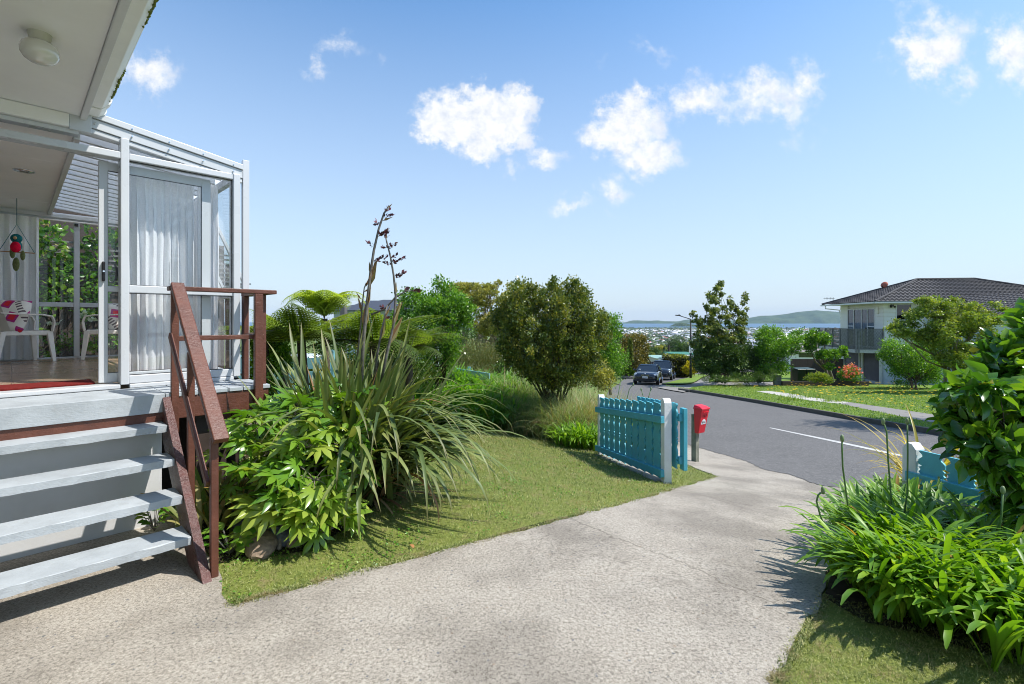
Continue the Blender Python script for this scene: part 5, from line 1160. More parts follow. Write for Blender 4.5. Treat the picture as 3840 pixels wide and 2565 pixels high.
# ================================================================== PLANTING BEYOND THE LAWN
def frond(base, az, L, el, drop, rg, np_=20, wid=.36, rnd=.5):
    t = np.linspace(0, 1, np_+1); pit = el-drop*t**1.3; d = np.stack([np.cos(pit)*math.cos(az), np.cos(pit)*math.sin(az), np.sin(pit)], 1)
    c = np.array(base)+np.concatenate([np.zeros((1, 3)), np.cumsum((d[:-1]+d[1:])/2*L/np_, 0)]); side = np.array([-math.sin(az), math.cos(az), 0.])
    P_, D_, S_ = [], [], []
    for s in (-1, 1):
        for k in range(2, np_+1):
            w = L*wid*math.sin(math.pi*min(1, (t[k]*.93+.07))**.75)*.8+.012; dd = side*s*.88+d[k]*.42+np.array([0, 0, -.18]); dd /= np.linalg.norm(dd); m = max(5, int(12*w/(L*wid)))
            q = np.linspace(.05, .97, m); 
            for ss in (-1, 1):
                P_.append(c[k]+dd*q[:, None]*w-np.array([0, 0, 1.])*(q[:, None]**2)*w*.25); D_.append(np.tile(dd*.45+d[k]*ss*.9, (m, 1))); S_.append(w*.30*(1-q*.7)+.006)
    P_ = np.concatenate(P_); D_ = np.concatenate(D_); S_ = np.concatenate(S_); T2 = (np.array([(0,0,0),(.30,.3,0),(0,1,0),(-.30,.3,0)]), np.array([(0,1,2,3)]))
    n = len(P_); dn = D_/np.linalg.norm(D_, axis=1, keepdims=True); up = np.array([0, 0, 1.])+rg.normal(size=(n, 3))*.12; nn = up-dn*(up*dn).sum(1, keepdims=True); nn /= np.linalg.norm(nn, axis=1, keepdims=True)
    M = np.stack([np.cross(dn, nn), dn, nn], -1); V = np.einsum('nij,kj->nki', M, T2[0])*S_[:, None, None]+P_[:, None]; Fq = T2[1][None]+(np.arange(n)*4)[:, None, None]
    C = np.zeros((n, 4, 3)); C[..., 0] = np.clip(rnd+rg.normal(0, .08, n), 0, 1)[:, None]
    return (V.reshape(-1, 3), Fq.reshape(-1, 4), C.reshape(-1, 3)), c
def fern(label, crownpt, fr, seed, group=None, r=.07, foot=None):
    rg = rng(seed); c = Vector(crownpt); g = foot or Vector((c.x, c.y, g1(c.x, c.y))); T = thing('tree_fern', label, 'tree fern', tuple(g), 0, group); parts = []; rb = MB()
    for (az, L, el, drop, rn_) in fr:
        p, cc = frond(c, az, L, el, drop, rg, rnd=rn_); parts.append(p); rb.tube([tuple(x) for x in cc[::3]], list(np.linspace(.008, .002, len(cc[::3]))), 5)
    V, Fq, C = merge(parts); npmesh('fronds', V, Fq, M_FERN, T, C); rb.build('frond_stem', BARK, T, smooth=True)
    MB().tube([g-Vector((0,0,.1)), g.lerp(c, .5)+Vector((.03,.02,0)), c], [r*1.3, r, r*.8], 9).build('trunk', BARK, T, smooth=True)
fern('tree fern with one domed crown of lime fronds standing above the others', P(1216, 1195, 8.6), [(a, 1.08+.10*math.sin(a*3), 1.42, 2.6+.2*math.sin(a*7), .95) for a in (.1, .7, 1.3, 2.1, 2.7, 3.2, 3.8, 4.4, 5.1, 5.7)], 51)
fern('wide tree fern with low flat fronds right behind the deck rail and flax', P(1130, 1278, 6.6), [(a, 1.05+.22*math.sin(a*3), .62+.25*math.sin(a*4), 1.0+.4*math.sin(a*5), .42+.3*math.sin(a*2.3)) for a in np.linspace(.1, 6.1, 12)], 52)
fern('tree fern with arching olive fronds behind the flower stalks', P(1400, 1292, 7.0), [(a, 1.15+.25*math.sin(a*4), .55+.25*math.sin(a*3), 1.0+.4*math.sin(a*5), .25+.22*math.sin(a*2.9)) for a in np.linspace(.0, 6.0, 12)], 53)
fern('tree fern with olive fronds between the flower stalks and the bright green bushy tree', P(1530, 1310, 8.2), [(a, 1.0+.25*math.sin(a*4), .6+.25*math.sin(a*3), 1.1+.4*math.sin(a*5), .3+.22*math.sin(a*2.9)) for a in np.linspace(.2, 6.2, 11)], 55)
fern('tree fern with pale fronds directly behind the brown deck corner post', P(1060, 1285, 8.0), [(a, 1.0+.2*math.sin(a*4), .7+.25*math.sin(a*3), 1.2+.4*math.sin(a*5), .5+.3*math.sin(a*2.9)) for a in np.linspace(.3, 6.3, 12)], 56)
fern('small tree fern glimpsed between the corner post and deck rail', P(990, 1290, 6.6), [(a, .8, .9, 1.5, .55+.25*math.sin(a*3)) for a in np.linspace(.2, 6.2, 10)], 54)
def back_trees():
    tree('green_bushy_tree', 'bright green small leaved bushy tree at the back left of the lawn', 'tree', gp(1650, 1530), polylobes([(1497,1110),(1528,1072),(1560,1088),(1608,1070),(1650,1060),(1687,1086),(1734,1112),(1762,1158),(1771,1212),(1753,1255),(1712,1285),(1708,1348),(1697,1420),(1645,1400),(1600,1400),(1556,1330),(1510,1240)], 75, 26, 26, 11, 61), 19000, .056, M_LIME, DIA, 61, r0=.03, stems=5, nb=3, per=11, spread=.4, shell=(.0, 1.1), up=.5)
    tree('spreading_yellow_green_tree', 'yellow green flat topped tree with cauliflower like crown beyond the garden', 'tree', gp(1790, 1440), polylobes([(1683,1072),(1720,1060),(1776,1062),(1819,1062),(1847,1072),(1875,1055),(1917,1058),(1930,1085),(1965,1110),(1965,1240),(1880,1270),(1800,1278),(1762,1231),(1758,1160),(1700,1120)], 95, 19, 13, 22, 62), 34000, .075, M_YGREEN, DIA, 62, r0=.14, stems=3, nb=3, per=16, spread=.25, shell=(.7, 1.0), bark=BARKL, up=.6)
    tree('conical_heath_shrub', 'olive rounded feathery shrub with upright shoots below the yellow green tree', 'shrub', gp(1800, 1425), [lobe(1800,1330,75,50,15),lobe(1760,1350,50,50,15),lobe(1850,1350,50,45,15),lobe(1810,1380,85,40,14.8)], 16000, .075, M_HEATH, NEED, 63, r0=.03, stems=3, nb=2, up=.9, per=14, spread=.22, shell=(.6, 1.0))
    tree('bronze_green_tree', 'bronze green rounded small tree rising from the grasses at the lawn edge', 'tree', gp(2085, 1615), polylobes([(1847,1180),(1870,1145),(1898,1135),(1925,1095),(1950,1074),(1985,1088),(2015,1065),(2050,1070),(2081,1036),(2110,1070),(2142,1050),(2170,1085),(2203,1078),(2225,1110),(2268,1132),(2275,1165),(2297,1194),(2285,1230),(2290,1272),(2250,1310),(2245,1365),(2213,1390),(2180,1425),(2120,1445),(2060,1445),(2000,1420),(1940,1390),(1890,1345),(1870,1262)], 200, 26, 33, 10.4, 64), 60000, .054, M_BRONZE, DIA, 64, r0=.036, stems=6, nb=5, per=14, spread=.30, shell=(.0, 1.05), fork=.25, up=.75, vary=.22)
    tree('green_street_tree', 'darker green tree showing behind the right side of the bronze green tree', 'tree', gp(2290, 1480), [lobe(2285,1210,40,35,20),lobe(2310,1230,26,25,20),lobe(2270,1290,50,60,20),lobe(2300,1350,50,50,20),lobe(2320,1260,15,14,20),lobe(2270,1390,60,50,20),lobe(2240,1330,50,60,20)], 12000, .07, M_LIME, DIA, 65, r0=.09, nb=5, bark=BARKL, spread=.2)
    tree('bushy_bank_shrub', 'dark mixed shrubs filling the gap behind the flax', 'shrub', gp(1480, 1500), [lobe(1480,1330,90,60,9.5),lobe(1540,1400,80,60,9.5),lobe(1420,1400,80,50,9.5),lobe(1440,1260,50,40,10)], 9000, .045, M_DARK, DIA, 66, r0=.02, nb=3, per=12)
    tree('bushy_bank_shrub', 'dark shrubs under the yellow green tree left of the olive feathery shrub', 'shrub', gp(1730, 1460), [lobe(1730,1260,50,50,17),lobe(1900,1340,60,60,16),lobe(1930,1290,50,60,17),lobe(1700,1330,50,50,15.5),lobe(1640,1440,60,40,12)], 9000, .06, M_DARK, DIA, 67, r0=.03, nb=3, per=12)
    tree('bushy_bank_shrub', 'tangled dark shrub behind the bronze green tree, left of its crown', 'shrub', gp(1960, 1450), [lobe(1960,1330,60,60,14.5),lobe(2020,1390,60,50,14.5),lobe(1900,1400,50,40,14),lobe(1960,1420,60,30,13.8)], 12000, .06, M_DARK, DIA, 161, r0=.03, nb=4, per=12)
    tree('bushy_bank_shrub', 'tangled dark shrub behind the bronze green tree, right of its stems', 'shrub', gp(2180, 1450), [lobe(2150,1400,70,50,14.5),lobe(2220,1380,50,50,14.5),lobe(2260,1420,40,40,14)], 9000, .06, M_YGREEN, DIA, 162, r0=.03, nb=4, per=12)
    tree('bushy_bank_shrub', 'leafy green shrub under the bright green bushy tree', 'shrub', gp(1620, 1480), [lobe(1600,1420,60,40,12.6),lobe(1680,1430,50,34,12.6),lobe(1540,1400,50,50,12.8)], 9000, .05, M_LIME, DIA, 163, r0=.03, nb=3, per=12)
    tree('bushy_bank_shrub', 'dark shrub wall behind the ferns, left of the flax stalks', 'shrub', Vector((-4.6, 10.4, -.5)), [lobe(1050,1400,80,70,10.4),lobe(1160,1420,90,60,10.4),lobe(1270,1380,80,60,10.4),lobe(1360,1400,70,60,10.4),lobe(1250,1300,60,40,11),lobe(1000,1310,50,60,12.4)], 14000, .06, M_DARK, DIA, 164, r0=.03, nb=3, per=12)
    tree('bushy_bank_shrub', 'mid green rounded shrub between the flower stalks and the bright green bushy tree', 'shrub', Vector((-2.9, 12.6, -.6)), polylobes([(1470,1180),(1500,1160),(1540,1175),(1560,1230),(1560,1330),(1500,1380),(1440,1330),(1440,1230)], 26, 22, 20, 12.2, 171), 8000, .055, M_LIME, DIA, 171, r0=.03, nb=2, per=11, spread=.4, shell=(0, 1.1))
    tree('bushy_bank_shrub', 'olive shrub wall behind the flax stalks beyond the ferns', 'shrub', Vector((-3.4, 12.4, -.6)), [lobe(1420,1320,70,60,12.4),lobe(1500,1290,50,50,12.4),lobe(1380,1280,50,40,12.6),lobe(1500,1400,60,50,12)], 12000, .06, M_YGREEN, DIA, 165, r0=.03, nb=3, per=12)
    tree('bushy_bank_shrub', 'green shrub between the corner of the sunroom and the deck rail', 'shrub', Vector((-4.2, 7.2, -.1)), [lobe(1010,1330,70,60,6.8),lobe(990,1420,60,70,6.6),lobe(1060,1340,40,50,7.2)], 5000, .045, M_LIME, DIA, 68, r0=.02, nb=2, per=10)
back_trees()
def grasses():
    def tuss(label, px, py, n, L, seed, mat=M_GRASS, Y=None, tan=.12, r=.16, W=.009, p=(.9, 1.5), b=(.6, 2.2)):
        g = gp(px, py) if Y is None else Vector((P(px, py, Y).x, Y, g1(P(px, py, Y).x, Y))); rg = rng(seed); T = thing('grass_tussock', label, 'tussock', tuple(g), 0, 'grass tussocks behind the lawn')
        m = blades(np.array(g)+np.stack([rg.normal(0, r, n), rg.normal(0, r, n), np.zeros(n)], 1), rg.uniform(-3.14, 3.14, n), rg.uniform(*p, n), rg.uniform(*b, n), rg.uniform(L*.55, L*1.1, n), rg.uniform(W*.6, W*1.3, n), 8, 1.7, .2, 'grass', rg=rg, old=(rg.random(n) < tan)*.95)
        npmesh('blades', *m[:2], mat, T, m[2])
        if tan > .2:
            k = n//3; m = blades(np.array(g)+np.stack([rg.normal(0, r*.7, k), rg.normal(0, r*.5, k)-.05, np.zeros(k)], 1), rg.uniform(-3.14, 3.14, k), rg.uniform(1.1, 1.5, k), rg.uniform(.1, 1.0, k), rg.uniform(L*.4, L*.9, k), rg.uniform(.01, .02, k), 6, 1.7, .2, 'grass', rg=rg); npmesh('dry_blades', *m[:2], M_TAN, T, m[2])
    tuss('pale tussock with tan dry blades directly left of the picket fence panel', 2235, 1655, 1500, 1.2, 71, tan=.22, r=.2)
    tuss('tall pale tussock behind the white left post reaching over the road', 2330, 1600, 1100, 1.25, 72, Y=11.6, tan=.12, r=.22)
    tuss('grass tussock left of the tan one under the bronze green tree', 2135, 1655, 1400, 1.2, 73, r=.22)
    tuss('wide shaggy tussock directly under the bronze green tree trunk', 2055, 1635, 1700, 1.15, 74, r=.30)
    tuss('shaggy tussock left of the bronze green tree trunk', 1990, 1625, 1000, 1.15, 75, r=.28)
    tuss('tall tussock with seed stems behind the agapanthus bank', 1960, 1560, 1100, 1.5, 76, Y=12.0, tan=.10, r=.3)
    tuss('tussock behind the bronze green tree stems', 2120, 1560, 1100, 1.5, 77, Y=12.0, tan=.10, r=.3)
    tuss('tussock far left behind the bright agapanthus bank', 1790, 1540, 700, 1.0, 78, Y=13, r=.3)
    tuss('pale tussock between the tan one and the bronze tree', 2190, 1600, 1300, 1.4, 79, Y=10.6, tan=.18, r=.25)
    k = 0
    for (px, py, lab) in ((1600,1582,'agapanthus clump at the left end of the bank beyond the lawn'),(1680,1590,'agapanthus clump second from the left end of the bank'),(1770,1600,'agapanthus clump in the middle of the bank beyond the lawn'),(1875,1600,'agapanthus clump of the bank next to the shaggy tussock'),(1640,1540,'agapanthus clump behind the left end of the bank'),(1740,1545,'agapanthus clump in the rear row below the pale blue fence'),(1840,1550,'agapanthus clump in the rear row at its right end'),(1620,1500,'agapanthus clump highest on the bank at its left end'),(1700,1500,'agapanthus clump highest on the bank below the pale blue fence'),(1790,1500,'agapanthus clump highest on the bank under the feathery shrub'),(1880,1500,'agapanthus clump highest on the bank at its right end')):
        g = gp(px, py)
        if py == 1500: g = P(px, 1400, 12.7); g.z = g1(g.x, g.y)
        pts = [(g.x+a*.32, g.y+b, g.z) for a in (-1, 0, 1) for b in (-.1, .25)]; agapanthus('agapanthus', lab, pts, 760, 90+k, (.62, .98), (.028, .044), M_AGAD, (), 'agapanthus bank beyond the lawn'); k += 1
    g = gp(2190, 1678); agapanthus('agapanthus', 'agapanthus clump at the foot of the left white fence post', [(g.x+a*.2, g.y+b, g.z) for a in (-1, 0, 1) for b in (-.1, .2)], 620, 101, (.36, .6), (.02, .032), M_AGA)
    g = gp(2330, 1660); sc = [[P(2330,1560,7.9), P(2350,1500,7.9), P(2360,1460,7.9), P(2372,1445,7.9)], [P(2410,1530,7.6), P(2415,1500,7.6), P(2410,1480,7.6), P(2406,1465,7.6)], [P(2425,1520,7.5), P(2432,1490,7.5), P(2440,1462,7.5)], [P(2300,1540,8.1), P(2318,1480,8.1), P(2328,1430,8.1)]]
    agapanthus('agapanthus', 'agapanthus with flower stems behind the picket fence panel', [(g.x+a*.3, g.y+b, g.z) for a in (-1, 0, 1, 2) for b in (0, .3)], 500, 102, (.36, .55), (.02, .03), M_AGA, sc)
grasses()
def beyond_left():
    # pale blue fence and white vehicle glimpsed through the flax
    a = Vector((-5.3, 9.3, 0)); b = Vector((-3.6, 9.6, 0)); T = thing('pale_blue_fence', 'pale blue board fence glimpsed behind the flax left of its stalks', 'fence', (-4.5, 9.5, -.5)); u = (b-a).normalized()
    BLUEF = paint('pale_blue_paint', (.20, .44, .50), .6, .12, 7)
    for i in range(4): MB().beam(a+Vector((0,0,-.1+i*.27)), b+Vector((0,0,-.12+i*.27)), .025, .22).build('board', BLUEF, T, .004)
    for k in (0, .5, 1): p = a.lerp(b, k); MB().box(p.x-.05, p.x+.05, p.y+.02, p.y+.11, -.9, .95).build('post', BLUEF, T, .004)
    T = thing('pale_blue_fence', 'strip of pale blue boundary fence above the bright agapanthus bank', 'fence', tuple(gp(1760, 1500))); a = P(1690, 1384, 13.5); b = P(1836, 1406, 12.6)
    for i in range(3): MB().beam(a-Vector((0,0,.07+i*.26)), b-Vector((0,0,.07+i*.26)), .03, .23).build('board', BLUEF, T, .004)
    MB().beam(a+Vector((.52,0,-.9)), a+Vector((.52,0,.06)), .09, .09, (1,0,0)).build('post', BLUEF, T)
    # parked white vehicle
    c = Vector((-6.6, 13.2, 0)); z = -1.0; T = thing('parked_car', 'white parked car glimpsed through the flax beside the pale blue fence', 'car', (c.x, c.y, z))
    WC = simple('white_car_paint', (.7, .7, .7), .25, 0, .5, .8, .03)
    prof = [(-2.1,.35),(-2.15,.8),(-1.9,.98),(-1.1,1.05),(1.7,1.05),(2.1,.95),(2.15,.5),(2.05,.3)]
    MB(Matrix.Translation((c.x, c.y, z))).prism(prof, 1, -.85, .85).build('body', WC, T, .08, seg=3)
    MB(Matrix.Translation((c.x, c.y, z))).prism([(-1.1,1.04),(-.55,1.52),(.1,1.60),(1.2,1.56),(1.85,1.04)], 1, -.74, .74).build('window', CARG, T, .05)
    MB(Matrix.Translation((c.x, c.y, z))).prism([(-.62,1.52),(.1,1.61),(1.22,1.57),(1.3,1.53),(.1,1.565),(-.6,1.48)], 1, -.76, .76).build('roof', WC, T, .02)
    for sx in (-1.35, 1.35):
        for sy in (-.8, .66): MB(Matrix.Translation((c.x, c.y, z))).tube([(sx, sy, .33), (sx, sy+.15, .33)], .33, 20).build('wheel', RUB, T)
    # neighbouring roof with a brick chimney
    T = thing('neighbour_house', 'house with dark grey roof and brick chimney just showing over the ferns', 'house', tuple(Vector((-8.5, 27, -2)))); z0 = P(1400, 1165, 26).z; 
    x0 = P(1255, 1160, 27).x; x1 = P(1560, 1160, 27).x; zt = P(1400, 1124, 29).z
    GR = simple('grey_iron_roof', (.045, .05, .065), .6)
    MB().raw([(x0,25,z0),(x1+1,25,z0),(x1+1,34,z0),(x0,34,z0),(x0+2.2,29,zt),(x1-1,29,zt)], [(0,1,5,4),(1,2,5),(2,3,4,5),(3,0,4),(3,2,1,0)]).build('roof', GR, T)
    MB().box(x0+.5, x1+.5, 25.5, 33.5, -2.6, z0-.01).build('wall', paint('pale_blue_wall', (.45, .55, .60), .6), T)
    MB().box(P(1275,1150,24).x, P(1292,1150,24).x, 24, 24.4, -2, P(1280,1143,24).z).build('chimney', paint('brick', (.13, .12, .12), .8, .3, 30), T)
    T = thing('neighbour_house', 'far house with dark low hip roof further behind the flower stalks', 'house', (-9, 50, -4))
    MB().raw([(P(1290,1158,48).x,48,P(0,1158,48).z),(P(1490,1158,48).x,48,P(0,1158,48).z),(P(1490,1158,48).x,58,P(0,1158,48).z),(P(1290,1158,48).x,58,P(0,1158,48).z),(P(1370,1125,52).x,52,P(0,1127,52).z),(P(1440,1125,52).x,52,P(0,1127,52).z)], [(0,1,5,4),(1,2,5),(2,3,4,5),(3,0,4),(3,2,1,0)]).build('roof', simple('dark_slate_roof', (.045, .055, .08), .6), T)
    MB().box(P(1300,1158,48).x, P(1480,1158,48).x, 48.5, 57, -6, P(0,1158,48).z-.02).build('wall', BOARD, T)
beyond_left()
# ================================================================== ACROSS AND DOWN THE ROAD
def car(label, loc, rz, kind, plate=None, group='dark cars parked along the kerb'):
    T = thing('parked_car', label, 'car', (0,0,0), 0, group); suv = kind == 'suv'; W = .97 if suv else .875; L = 4.7 if suv else 4.25; H = 1.68 if suv else 1.42
    # stations along x (front = -x): half width, z bottom, z belt, shoulder
    hood = 1.02 if suv else .92; belt = 1.08 if suv else .95; zb = .24 if suv else .18
    st = [(-L/2, .72, .34, .60, .66), (-L/2+.06, .86, .26, .66, .74), (-L/2+.25, .965, zb, hood-.14, hood-.08), (-L/2+.6, .99, zb, hood-.09, hood-.02), (-L/2+1.05, 1.0, zb, hood-.04, hood+.02), (-L/2+1.35, 1.0, zb, belt-.03, belt+.01), (0, 1.0, zb, belt, belt+.02), (L/2-.9, 1.0, zb, belt+.02, belt+.04), (L/2-.25, .96, zb+.05, belt, belt+.04), (L/2-.05, .90, .3, belt-.12, belt-.05), (L/2, .8, .38, .8, .86)]
    V = []; F = []; n = 9
    for (x, k, z0, z1, z2) in st:
        w = W*k; V += [(x, -w*.86, z0), (x, -w, z0+.14), (x, -w*1.0, (z0+z1)/2), (x, -w*.955, z1), (x, -w*.80, z2), (x, 0, z2+.035), (x, w*.80, z2), (x, w*.955, z1), (x, w*1.0, (z0+z1)/2), (x, w, z0+.14), (x, w*.86, z0)]
    m = 11
    for i in range(len(st)-1):
        for j in range(m): F.append((i*m+j, i*m+(j+1) % m, (i+1)*m+(j+1) % m, (i+1)*m+j))
    F += [tuple(range(m)), tuple((len(st)-1)*m+j for j in range(m))[::-1]]
    MB().raw(V, F).build('body', CARP, T, smooth=True, sub=1)
    # cabin
    xw, xr0, xr1, xe = -L/2+1.25, -L/2+(1.95 if not suv else 2.0), L/2-(1.0 if not suv else .95), L/2-.35; wb, wr = W*.86, W*.66
    cab = [(xw, -wb, belt-.02), (xw, wb, belt-.02), (xe, wb, belt), (xe, -wb, belt), (xr0, -wr, H-.03), (xr0, wr, H-.03), (xr1, wr, H-.04), (xr1, -wr, H-.04)]
    MB().raw(cab, [(0,1,5,4),(1,2,6,5),(2,3,7,6),(3,0,4,7),(3,2,1,0)]).build('window', CARG, T, .05, seg=3)
    MB().raw([(xr0-.12, -wr-.03, H-.075), (xr0-.12, wr+.03, H-.075), (xr1+.12, wr+.03, H-.09), (xr1+.12, -wr-.03, H-.09), (xr0+.1, -wr*.93, H), (xr0+.1, wr*.93, H), (xr1-.1, wr*.93, H-.01), (xr1-.1, -wr*.93, H-.01)], [(0,1,5,4),(1,2,6,5),(2,3,7,6),(3,0,4,7),(4,5,6,7),(3,2,1,0)]).build('roof', CARP, T, .03, seg=3)
    pb = MB()
    for s in (-1, 1):
        pb.beam((xw+.02, s*wb, belt), (xr0-.05, s*(wr+.02), H-.06), .05, .06).beam((xe-.05, s*wb, belt), (xr1+.06, s*(wr+.02), H-.08), .06, .10).beam(((xw+xe)/2, s*(wb+.005), belt), ((xr0+xr1)/2+.05, s*(wr+.025), H-.06), .03, .07)
    pb.build('pillar', CARP, T, .01)
    r = .37 if suv else .315
    for x in (-L/2+.85, L/2-.8):
        for s in (-1, 1):
            y = s*(W-.20); t = MB().tube([(x, y, r), (x, s*(W+.005), r)], r, 28).build('wheel', RUB, T, .02)
            rim = MB().tube([(x, s*(W-.02), r), (x, s*(W+.012), r)], r*.64, 20)
            rim.build('rim', CHROME, t)
            mb = MB(); 
            for a in range(5): mb.beam((x, s*(W+.014), r), (x+math.cos(a*1.257)*r*.6, s*(W+.014), r+math.sin(a*1.257)*r*.6), .02, .05, (0, 1, 0))
            mb.build('spoke', CHROME, t)
    zf = .70 if not suv else .82
    for s in (-1, 1):
        if suv: MB().ball((-L/2+.28, s*W*.73, zf+.05), .16, 16, 10, (.8, .75, .8)).build('headlight', LENS, T, smooth=True)
        else:
            MB().ball((-L/2+.20, s*W*.70, zf), .15, 16, 10, (.7, 1.25, .55)).build('headlight', LENS, T, smooth=True)
        MB().ball((xw+.28, s*(W+.07), belt+.06), .09, 12, 8, (.6, 1, .75)).build('mirror', CARP, T, smooth=True)
        MB().ball((-L/2+.10, s*W*.72, .36), .055, 12, 8, (.6, 1, 1)).build('fog_lamp', LENS, T, smooth=True)
        MB().beam((-.1, s*(W+.01), belt-.12), (.1, s*(W+.01), belt-.12), .02, .03).build('door_handle', CARP, T)
    if not suv:
        for s in (-1, 1):
            g = MB().box(-L/2-.012, -L/2+.08, s*.16-.12, s*.16+.12, .60, .735).build('grille', STEEL, T, .02); b = MB()
            for k in range(6): b.box(-L/2-.018, -L/2-.01, s*.16-.10+k*.04-.005, s*.16-.10+k*.04+.005, .61, .725)
            b.build('grille_bar', CHROME, g)
        MB().tube([(-L/2+.10, 0, .80), (-L/2+.07, 0, .805)], .045, 16).build('badge', SIGNW, T)
    else:
        MB().box(-L/2-.01, -L/2+.1, -.55, .55, .42, .56).build('grille', STEEL, T, .02); MB().box(-L/2-.02, -L/2+.0, -.62, .62, .585, .605).build('grille_bar', CHROME, T)
    MB().box(-L/2-.005, -L/2+.12, -.6, .6, .26, .38).build('air_intake', STEEL, T, .02)
    if plate:
        p = MB().box(-L/2-.035, -L/2-.015, -.18, .18, .475, .60).build('number_plate', SIGNW, T, .004)
        Mt = Matrix.Translation((-L/2-.037, 0, .537)) @ Matrix.Rotation(-math.pi/2, 4, 'Z') @ Matrix.Rotation(math.pi/2, 4, 'X'); text_mesh('plate_text', plate, INK, p, Mt, .105, .001)
    MB().box(-L/2+1.32, -L/2+1.40, .48, .60, belt+.06, belt+.14).build('windscreen_sticker', SIGNW, T, .002)
    T.location = loc; T.rotation_euler = (0, 0, rz)
    return T
def cars():
    h = R_(22); f = Vector((-math.sin(h), -math.cos(h), 0)); rz = math.atan2(-f.y, -f.x); sl = math.atan(.08*math.cos(h))
    p = Vector((9.28, 33.75, 0))-f*.85; p -= f*1.25; p.z = g1(p.x, p.y)+.006; c = car('black hatchback parked nearest facing the camera with white number plate', p, rz, 'hatch', 'HKS421'); c.rotation_euler = (0, sl, rz)
    p = Vector((12.55, 41.0, 0))-f*2.2; p.z = g1(p.x, p.y)+.006; c = car('larger dark sport utility car parked behind the hatchback', p, rz, 'suv'); c.rotation_euler = (0, sl, rz)
cars()
def street_things():
    g = gp(2590, 1418, .12); h = P(2590, 1196, g.y).z-g.z; k = g.y/F_PX
    T = thing('street_lamp', 'black street lamp pole with long arm and small white sign near the parked cars', 'street lamp', tuple(g))
    MB().tube([g-Vector((0,0,.1)), g+Vector((0,0,1.4)), g+Vector((0,0,h))], [.11, .10, .06], 12).build('pole', STEEL, T, smooth=True)
    a = g+Vector((0,0,h-.02)); b = P(2555, 1186, g.y); c = P(2533, 1182, g.y); MB().tube([a, b, c+Vector((.3,0,-.03))], [.04, .035, .03], 8).build('arm', STEEL, T)
    MB().beam(c+Vector((.45,0,-.03)), c, .14, .09).build('lamp_head', STEEL, T, .02); MB().tube([c+Vector((.32,0,.03)), c+Vector((.32,0,.11))], .04, 8).build('photocell', STEEL, T)
    s = P(2595, 1309, g.y-.12); w = .27; pl = MB().box(s.x-w, s.x+w, s.y-.01, s.y+.01, s.z-.36, s.z+.36).build('sign_plate', SIGNW, T)
    ring = MB(); n = 24
    for i in range(n):
        a0, a1 = 2*math.pi*i/n, 2*math.pi*(i+1)/n; q = lambda a, r: (s.x+r*math.cos(a), s.y-.016, s.z+.06+r*math.sin(a)); ring.raw([q(a0, .12), q(a0, .17), q(a1, .17), q(a1, .12)], [(0,1,2,3)])
    ring.build('sign_ring', INKB, pl); MB().box(s.x+.08, s.x+.2, s.y-.02, s.y-.012, s.z-.25, s.z-.19).build('sign_mark', INK, pl)
    # yellow curve warning sign
    g = Vector((P(2510, 1400, 50).x, 50, g1(P(2510, 1400, 50).x, 50))); T = thing('road_sign', 'yellow diamond curve warning sign with a yellow plate under it', 'road sign', tuple(g)); c = P(2510, 1347, 50)
    MB().tube([g, Vector((c.x, 50.04, c.z+.3))], .04, 8).build('pole', STEEL, T)
    d = .33; pl = MB().raw([(c.x-d,50,c.z),(c.x,50,c.z-d-.05),(c.x+d,50,c.z),(c.x,50,c.z+d+.05),(c.x-d,50.02,c.z),(c.x,50.02,c.z-d-.05),(c.x+d,50.02,c.z),(c.x,50.02,c.z+d+.05)], [(0,1,2,3),(7,6,5,4),(0,4,5,1),(1,5,6,2),(2,6,7,3),(3,7,4,0)]).build('sign_plate', YEL, T)
    ar = MB(); pts = [(c.x+.10,49.985,c.z-.13),(c.x+.10,49.985,c.z+.05),(c.x+.04,49.985,c.z+.12),(c.x-.12,49.985,c.z+.12)]
    for a, b in zip(pts[:-1], pts[1:]): ar.beam(a, b, .01, .07, (0, 1, 0)) if False else ar.beam(a, b, .07, .012, (0, 1, 0))
    ar.raw([(c.x-.12,49.98,c.z+.22),(c.x-.22,49.98,c.z+.12),(c.x-.12,49.98,c.z+.02)], [(0,1,2)]).build('sign_arrow', INK, pl)
    p2 = MB().box(c.x-.24, c.x+.30, 50, 50.02, c.z-.66, c.z-.44).build('sign_subplate', YEL, T)
    # power pole further down, and slender white posts
    x = P(2508, 1300, 90).x; g = Vector((x, 90, g1(x, 90))); T = thing('power_pole', 'bare timber power pole down the slope behind the yellow sign', 'power pole', tuple(g)); zt = P(2508, 1293, 90).z
    MB().tube([g, Vector((x, 90, zt))], [.22, .16], 8).build('pole', DARKW, T); MB().beam((x-.9, 90, zt-.4), (x+.9, 90, zt-.4), .1, .1).build('cross_arm', DARKW, T)
    x = P(2622, 1340, 62).x; g = Vector((x, 62, g1(x, 62))); T = thing('lamp_post', 'slender white lamp post with curved top beyond the green roofed house', 'lamp post', tuple(g)); zt = P(2615, 1320, 62).z
    MB().tube([g, Vector((x, 62, zt-1.0)), Vector((x-.1, 62, zt-.3)), Vector((x-.5, 62, zt))], .07, 8).tube([Vector((x-.5, 62, zt)), Vector((x-.5, 62, zt-1.6))], .04, 6).build('pole', SIGNW, T, smooth=True)
    # green roofed house
    Y = 70; T = thing('green_roofed_house', 'low pale house with pale green roof behind the clipped hedge', 'house', (P(2580, 1380, Y).x, Y, -6)); q = lambda px, py, y: tuple(P(px, py, y))
    GR = simple('pale_green_roof', (.26, .42, .36), .5); GD = simple('dark_green_fascia', (.02, .17, .10), .5); CR = paint('cream_wall', (.62, .58, .53), .6)
    x0, x1 = P(2500, 0, Y).x, P(2625, 0, Y).x; z = lambda py: P(0, py, Y).z
